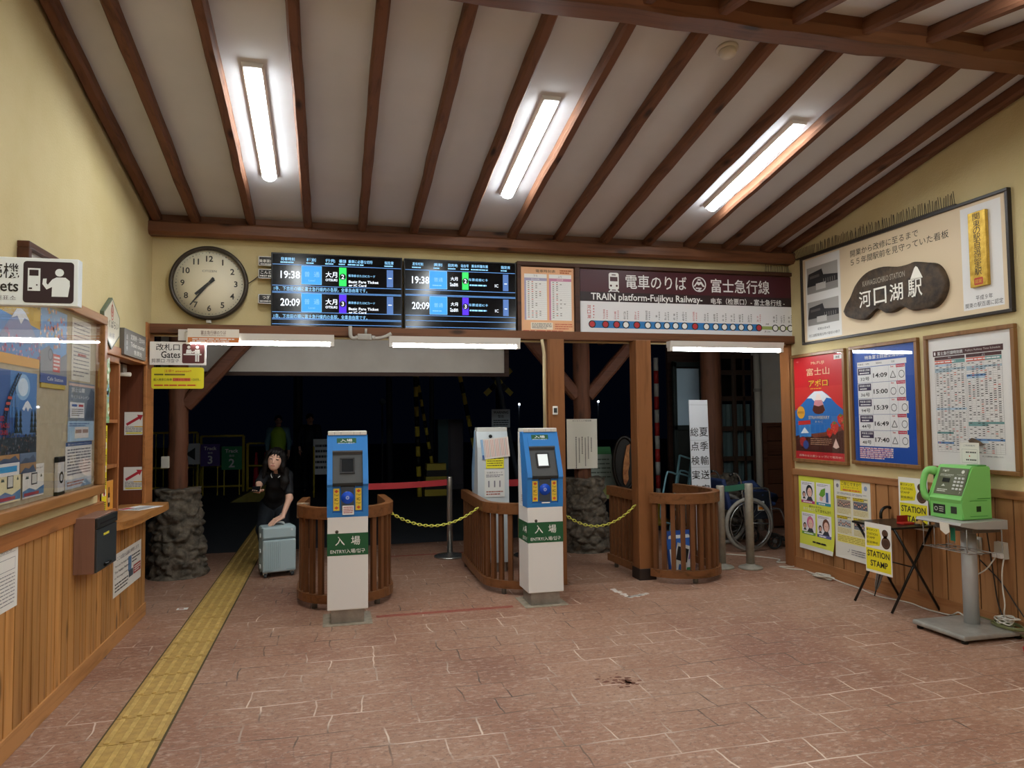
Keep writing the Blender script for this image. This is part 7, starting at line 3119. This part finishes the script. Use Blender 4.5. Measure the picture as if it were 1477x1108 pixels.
t = thing('striped_pole', 'red and white striped pole standing outside behind the second wooden post', 'pole', (4.25, 9.0, 0))
for i in range(11):
    b = MB()
    b.lathe([(.032, .30 + i * .175), (.032, .30 + (i + 1) * .175)], flat('#a82a28' if i % 2 else '#b9b7b0', .5), 14)
    b.build('stripe', t)
b = MB()
b.lathe([(.16, 0), (.16, .06), (.04, .09), (.032, .30)], flat('#b08f2a', .5), 20)
b.build('base', t)
t = thing('kanji_board', 'tall white board with two columns of kanji leaning outside', 'board', (3.735, 6.86, 0), 0)
t.rotation_euler = (math.radians(-2), 0, 0)
b = MB()
b.y = -.006
b.box(-.108, .106, -.006, .006, .05, 1.60, flat('#cdd1d6', .35), .002)
b.y = -.0065
for i, ch in enumerate('夏季輸送安全'):
    b.text(ch, .048, 1.265 - i * .148, .095, INK, k=1, bold=.02)
for i, ch in enumerate('総点検実施中'):
    b.text(ch, -.058, 1.265 - i * .148, .092, INK, k=1, bold=.02)
for z in (1.55, 1.18, .90):
    b.line((-.107, z), (.105, z - .002), .003, flat('#8f9498'), 1)
b.build('panel', t)
b = MB()
b.tube([(0, .01, 1.3), (0, .33, .0)], .012, flat('#6b665f', .5), 8)
b.build('prop', t)
TEAL = flat('#6a929c', .45, .2)
for i, (x, y, lb) in enumerate(((3.60, 7.25, 'teal folding hand truck leaning outside, nearer the second wooden post'), (3.82, 7.38, 'teal folding hand truck leaning outside, nearer the kanji board'))):
    t = thing('hand_truck', lb, 'hand truck', (x, y, 0), .15, 'teal hand trucks outside the opening')
    M_ = Matrix.Rotation(math.radians(16), 4, 'Y') @ Matrix.Rotation(math.radians(-8), 4, 'X')
    b = MB()
    b.M = M_
    for xx in (-.09, .09):
        b.tube([(xx, 0, .06), (xx, 0, 1.02)], .013, TEAL, 8)
    for z in (.2, .42, .62, .82, 1.02):
        b.tube([(-.09, 0, z), (.09, 0, z)], .010, TEAL, 8)
    b.build('frame', t)
    b = MB()
    b.M = M_
    b.tube(catmull([(-.09, 0, .80), (-.20, -.01, .80), (-.24, -.01, .74), (-.24, -.01, .30), (-.09, 0, .25)], 4), .011, TEAL, 8)
    b.build('handle', t)
    for xx in (-.09, .09):
        b = MB()
        b.lathe([(.015, -.015), (.06, -.015), (.06, .015), (.015, .015)], flat('#1a1a1a', .6), 18, c=(xx, .02, .062), axis='X')
        b.build('wheel', t)
# dark oval slab with orange wood inside
t = thing('wood_slab_display', 'dark oval ring with orange split wood inside, outside between the wooden posts', 'display', (3.28, 7.82, .60), -.25)
b = MB()
ov = [(.13 * math.cos(a), 0, .30 + .30 * math.sin(a)) for a in [2 * PI * i / 40 for i in range(40)]]
b.tube(ov, .022, flat('#17120f', .35), 10, closed=True)
b.prism([(.125 * math.cos(a), .30 + .29 * math.sin(a)) for a in [2 * PI * i / 32 for i in range(32)]], .0, .02, flat('#120d0b', .5), 'Y')
b.build('ring', t)
b = MB()
og_ = mottled('split_wood', '#8a4a22', '#c98a50', scale=14, rough=.6, bump=.6)
P = [(-.02, .08), (.0, .05), (.035, .12), (.03, .2), (.05, .3), (.045, .42), (.06, .52), (.02, .50), (.0, .40), (-.02, .30), (-.03, .18)]
b.prism(P, -.04, .0, og_, 'Y')
b.build('split_wood', t)
b = MB()
b.tube([(-.10, .05, -.60), (-.03, .02, .1)], .015, flat('#1a1512', .5), 8)
b.tube([(.10, .05, -.60), (.03, .02, .1)], .015, flat('#1a1512', .5), 8)
b.build('stand', t)
# leaning information panel
t = thing('info_board', 'leaning green edged information panel outside behind the middle rock base', 'panel', (3.03, 8.05, 0), -.1)
b = MB()
b.M = Matrix.Translation((0, 0, .52)) @ Matrix.Rotation(math.radians(-28), 4, 'X')
b.y = -.01
b.box(-.24, .24, -.01, .01, -.05, .62, flat('#8c958a', .5), .003)
b.rect(-.24, .52, .24, .62, flat('#2f6a3a', .5), 1)
b.rect(-.24, -.05, .24, .10, flat('#8f9350', .5), 1)
b.dashes(-.20, .14, .20, .48, 6, flat('#4d564c'), k=1, seed=4, fill=.3)
b.build('panel', t)
b = MB()
for x in (-.2, .2):
    b.tube([(x, 0, .5), (x, .0, 0)], .016, flat('#2f5a3a', .5), 8)
b.build('stand', t)

# ---- wheelchair, side on, facing right
t = thing('wheelchair', 'folded navy wheelchair parked sideways outside, by the end of the right wall', 'wheelchair', (4.275, 7.12, 0))
CHR = flat('#a6a6a4', .25, .85)
TY = flat('#8a857c', .7)
NAVY = flat('#22325a', .6)
for y in (-.24, .24):
    b = MB()
    b.tube([(.262 * math.cos(a), y, .285 + .262 * math.sin(a)) for a in [2 * PI * i / 40 for i in range(40)]], .021, TY, 10, closed=True)
    b.tube([(.235 * math.cos(a), y - .03 if y < 0 else y + .03, .285 + .235 * math.sin(a)) for a in [2 * PI * i / 40 for i in range(40)]], .007, CHR, 8, closed=True)
    b.lathe([(.025, y - .03), (.025, y + .03)], CHR, 14, c=(0, 0, .285), axis='Y')
    for k in range(18):
        a = 2 * PI * k / 18
        b.tube([(.02 * math.cos(a + .5), y + .015, .285 + .02 * math.sin(a + .5)), (.248 * math.cos(a), y, .285 + .248 * math.sin(a))], .0016, CHR, 4)
    b.build('wheel', t)
for y in (-.21, .21):
    b = MB()
    b.tube([(.32 + .075 * math.cos(a), y, .088 + .075 * math.sin(a)) for a in [2 * PI * i / 24 for i in range(24)]], .013, flat('#23221f', .7), 8, closed=True)
    b.lathe([(.02, y - .02), (.02, y + .02)], flat('#55534f', .5), 12, c=(.32, 0, .088), axis='Y')
    for k in range(6):
        a = 2 * PI * k / 6
        b.tube([(.32, y, .088), (.32 + .07 * math.cos(a), y, .088 + .07 * math.sin(a))], .005, flat('#3a3936', .6), 5)
    b.tube([(.32, y + .022, .088), (.30, y + .022, .18), (.285, y + .01, .22)], .009, CHR, 8)
    b.build('caster', t)
for y in (-.215, .215):
    b = MB()
    b.tube(catmull([(-.06, y, .60), (-.05, y, .64), (.0, y, .655), (.20, y, .655), (.26, y, .63), (.275, y, .56), (.29, y, .42), (.30, y, .22)], 5), .011, CHR, 10)
    b.tube(catmull([(-.16, y, .82), (-.10, y, .80), (-.06, y, .70), (-.04, y, .45), (-.02, y, .29)], 5), .011, CHR, 10)
    b.tube([(-.02, y, .30), (.30, y, .27)], .010, CHR, 8)
    b.tube(catmull([(.28, y, .43), (.36, y, .43), (.41, y, .40), (.47, y, .24), (.53, y, .10)], 4), .011, CHR, 10)
    b.build('side_frame', t)
for y in (-.215, .215):
    b = MB()
    b.tube([(-.16, y, .82), (-.20, y, .80)], .016, flat('#141414', .5), 10)
    b.build('grip', t)
b = MB()
b.box(-.05, .36, -.20, .20, .46, .50, NAVY, .015)
b.build('seat', t)
b = MB()
b.M = Matrix.Rotation(math.radians(-14), 4, 'Y')
b.box(-.09, -.04, -.20, .20, .46, .80, NAVY, .02)
b.build('backrest', t)
b = MB()
b.tube([(.02, -.15, .565), (.18, -.16, .585), (.40, -.10, .53)], [.05, .065, .055], NAVY, 14)
b.tube([(-.02, -.1, .68), (.12, -.12, .69), (.20, -.14, .62)], [.04, .05, .04], NAVY, 14)
b.build('folded_cushion', t)
b = MB()
b.box(.03, .26, -.222, -.212, .33, .62, flat('#10151f', .6), .003)
b.y = -.2225
b.rect(.12, .42, .20, .52, flat('#d9d6cc', .4), 1)
b.rect(.13, .43, .19, .46, flat('#e0902a', .4), 2)
b.rect(.13, .48, .19, .505, flat('#2f6fb8', .4), 2)
b.build('side_guard', t)
b = MB()
b.box(.46, .60, -.17, -.03, .075, .09, flat('#2a2a2a', .5), .004)
b.box(.46, .60, .03, .17, .075, .09, flat('#2a2a2a', .5), .004)
b.build('footrest', t)
b = MB()
b.tube([(3.92, 6.86, .01), (3.80, 6.92, .40), (3.78, 6.94, .70)], .010, CHR, 8)
tag(b.build('walking_stick'), 'thin metal stick leaning behind the grey barrier posts', 'stick')
b = MB()
b.tube([(4.02, 7.30, .0), (4.06, 7.34, .5), (4.10, 7.42, .86)], .013, CHR, 8)
tag(b.build('metal_pole'), 'slim metal pole leaning against the rock behind the wheelchair', 'pole')

# ================================================================ the dark platform and level crossing
YLF = flat('#cdb83c', .6)
fy = 15.8
for i, (x0, x1, z0, z1, nv, lb) in enumerate(((-4.3, -2.62, .02, 1.22, 12, 'yellow slatted fence on the dark platform at the left edge of the opening'),
                                             (-2.55, -1.74, .02, 1.14, 0, 'yellow fence behind the Track 3 sign'),
                                             (-1.66, -1.22, .06, .98, 0, 'yellow fence with red cones behind it on the dark platform'))):
    t = thing('platform_fence', lb, 'fence', ((x0 + x1) / 2, fy, 0))
    w = (x1 - x0) / 2
    b = MB()
    for z in ((z0 + .1, z0 + .5, z1) if i < 2 else (z0, (z0 + z1) / 2, z1)):
        b.tube([(-w, 0, z), (w, 0, z)], .022, YLF, 8)
    b.build('rail', t)
    for x in (-w, w):
        b = MB()
        b.tube([(x, 0, 0), (x, 0, z1)], .028, YLF, 8)
        b.build('post', t)
    if nv:
        b = MB()
        for k in range(nv):
            x = -w + 2 * w * (k + .5) / nv
            b.tube([(x, .01, z0 + .1), (x, .01, z1)], .012, YLF, 6)
        b.build('bars', t)
for nm, lb, x0, x1, z0, z1, c, kind in (('arrow_sign', 'pale sign with a dark left arrow on the dark platform', -2.72, -2.44, .62, 1.02, '#cfdae2', 'a'),
                                        ('track_sign', 'purple sign reading Track 3 on the dark platform', -2.43, -2.08, .58, 1.0, '#5d4796', '3'),
                                        ('track_sign', 'green sign reading Track 2 on the dark platform', -2.05, -1.68, .50, .95, '#2f8f5e', '2')):
    b = MB()
    w, h = (x1 - x0) / 2, (z1 - z0) / 2
    b.y = -.012
    b.box(-w, w, -.012, .012, -h, h, flat(c, .5), .002)
    wt = flat('#eceef2', .5)
    if kind == 'a':
        b.poly([(-w * .8, 0), (w * .4, h * .6), (w * .4, -h * .6)], flat('#26333a', .5), 1)
    else:
        b.text('Track', 0, h * .62, h * .32, wt, w=w * 1.3, k=1, bold=.02)
        b.text('番線', 0, h * .2, h * .2, wt, k=1)
        b.text(kind, 0, -h * .42, h * .75, wt, k=1, bold=.04)
    b.box(-w * .8, -w * .7, .012, .05, -h - z0 * .98 + .0, h, YLF)
    b.box(w * .7, w * .8, .012, .05, -h - z0 * .98 + .0, h, YLF)
    tag(b.build(nm, None, ((x0 + x1) / 2, 15.0, (z0 + z1) / 2)), lb, 'sign')
for x, lb in ((-1.52, 'left of the two red traffic cones on the dark platform'), (-1.34, 'right of the two red traffic cones on the dark platform')):
    t = thing('traffic_cone', lb, 'cone', (x, 16.1, 0), 0, 'red cones on the platform')
    b = MB(); b.lathe([(.08, .03), (.02, .78), (.001, .79)], flat('#d8304a', .5), 18); b.build('cone', t)
    b = MB(); b.box(-.085, .085, -.12, .12, 0, .035, flat('#7a1c28', .6), .005); b.build('base', t)
b = MB()
b.prism([(-.45, 0), (.45, 0), (.45, .26), (.1, .30)], -.5, .5, mottled('ramp_yellow', '#6f6a2a', '#827a35', scale=10, rough=.8), 'Y')
tag(b.build('ramp', None, (-1.28, 14.2, 0)), 'yellow edged ramp on the dark platform behind the woman', 'ramp')
t = thing('standing_sign', 'small pale A-frame sign on the dark platform left of the left blue gate', 'sign', (-.16, 14.2, 0))
b = MB()
b.M = Matrix.Rotation(math.radians(-12), 4, 'X')
b.box(-.17, .17, -.01, .01, .42, 1.10, flat('#ccd5dd', .5), .003)
b.y = -.011
b.dashes(-.13, .5, .13, 1.02, 5, flat('#3a4250'), k=1, seed=3, fill=.45)
b.build('panel', t)
b = MB()
for x in (-.15, .15):
    b.tube([(x, -.10, .45), (x, -.12, 0)], .014, YLF, 8)
    b.tube([(x, -.20, .95), (x, .12, 0)], .014, YLF, 8)
b.build('legs', t)


def pole(name, label, pts, r, m, cat, stripes=None):
    if not stripes:
        b = MB()
        b.tube(pts, r, m, 10)
        return tag(b.build(name), label, cat)
    p0, p1 = Vector(pts[0]), Vector(pts[1])
    b = MB()
    n = stripes
    for i in range(n):
        b.tube([p0.lerp(p1, i / n), p0.lerp(p1, (i + 1) / n)], r, m[i % 2], 10)
    return tag(b.build(name), label, cat)


DKP = flat('#3c4048', .6)
YB2 = (flat('#c4b038', .5), flat('#14140f', .5))
pole('line_pole', 'tall dark pole rising behind the person in the safety vest', [(-.70, 16.5, 0), (-.70, 16.5, 4.4)], .10, DKP, 'pole')
pole('line_pole', 'tall dark pole rising above the left blue gate', [(1.25, 16.0, 0), (1.20, 16.0, 4.4)], .07, DKP, 'pole')
pole('line_pole', 'thin dark pole beside the dark metal cabinet', [(2.05, 15.2, 0), (2.05, 15.2, 4.2)], .05, DKP, 'pole')
pole('line_pole', 'slanting grey pole between the grey gate post and the first wooden post', [(3.50, 13.4, 0), (2.93, 13.4, 2.9)], .045, flat('#5a6470', .6), 'pole')
pole('crossing_barrier', 'upright yellow and black crossing pole, left of three behind the left gate', [(1.60, 13.6, 0), (1.52, 13.6, 2.6)], .045, YB2, 'barrier', 14)
pole('crossing_barrier', 'raised yellow and black crossing barrier slanting above the red belt', [(1.86, 13.8, .60), (1.50, 13.8, 2.75)], .032, YB2, 'barrier', 16)
pole('crossing_barrier', 'raised yellow and black crossing barrier behind the grey gate post', [(2.86, 13.8, 0), (2.26, 13.8, 3.0)], .042, YB2, 'barrier', 14)
b = MB()
for i in range(5):
    b.box(-.22 + .01 * i, .22 - .01 * i, -.15, .15, .12 * i, .12 * (i + 1), YB2[i % 2])
tag(b.build('barrier_machine', None, (1.92, 13.75, 0)), 'striped yellow and black foot of the crossing barrier on the dark platform', 'barrier machine')
t = thing('metal_cabinet', 'dark metal cabinet standing by the level crossing', 'cabinet', (2.38, 15.0, 0))
b = MB(); b.box(-.26, .26, -.25, .25, .0, 1.43, flat('#4c4a52', .6), .01); b.build('body', t)
b = MB(); b.box(-.02, .25, -.262, -.25, .1, 1.36, flat('#56525c', .6), .005); b.build('door', t)
b = MB(); b.box(-.27, -.06, -.27, -.2, .0, 1.43, flat('#3a5a62', .6), .005); b.build('side_panel', t)
t = thing('warning_sign', 'pale WARNING notice board beside the level crossing, above the grey gate post', 'sign', (2.98, 12.8, 0))
b = MB()
b.y = -.01
b.box(-.17, .17, -.01, .01, 1.27, 1.60, flat('#b4c3cd', .5), .003)
dk3 = flat('#26323c', .5)
b.text('WARNING', 0, 1.545, .05, dk3, w=.28, k=1, bold=.03)
b.text('警告', 0, 1.47, .055, dk3, k=1, bold=.02)
b.dashes(-.14, 1.30, .14, 1.42, 3, dk3, k=1, seed=3, fill=.4)
b.build('panel', t)
b = MB(); b.tube([(0, .02, 0), (0, .02, 1.6)], .025, DKP, 8); b.build('post', t)
t = thing('crossing_signal', 'level crossing signal with crossed yellow and black boards', 'signal', (3.18, 13.9, 0))
b = MB(); b.tube([(0, 0, 0), (0, 0, 2.35)], .045, YB2[1], 10); b.build('post', t)
for s_ in (1, -1):
    b = MB()
    for i in range(5):
        q0, q1 = -.36 + .144 * i, -.36 + .144 * (i + 1)
        b.M = Matrix.Translation((0, -.06 - .02 * s_, 2.15)) @ Matrix.Rotation(s_ * .75, 4, 'Y')
        b.box(q0, q1, -.01, .01, -.05, .05, YB2[i % 2])
    b.build('crossed_board', t)
t = thing('round_lamp', 'small round unlit globe beside the tall pole above the left blue gate', 'lamp', (1.08, 16.0, 0))
b = MB(); b.ball((0, 0, 1.83), .075, flat('#6f8894', .4)); b.build('globe', t)
b = MB(); b.tube([(0, 0, 0), (0, 0, 1.78)], .02, DKP, 8); b.build('post', t)
EML = emit_mat('far_lamp_glow', (.8, .9, 1, 1), 4.0)
for x, y, z, lb in ((7.80, 30.0, 2.05, 'tiny distant street lamp glowing between the grey gate post and right blue gate'), (12.15, 32.0, 2.2, 'tiny distant street lamp glowing between the two wooden posts')):
    t = thing('street_lamp', lb, 'street lamp', (x, y, 0))
    b = MB(); b.ball((0, 0, z), .045, EML, 12, 8); b.build('bulb', t)
    b = MB(); b.tube([(0, .05, 0), (0, .05, z + .1), (0, -.02, z + .1), (0, -.02, z + .04)], .03, DKP, 8); b.build('post', t)
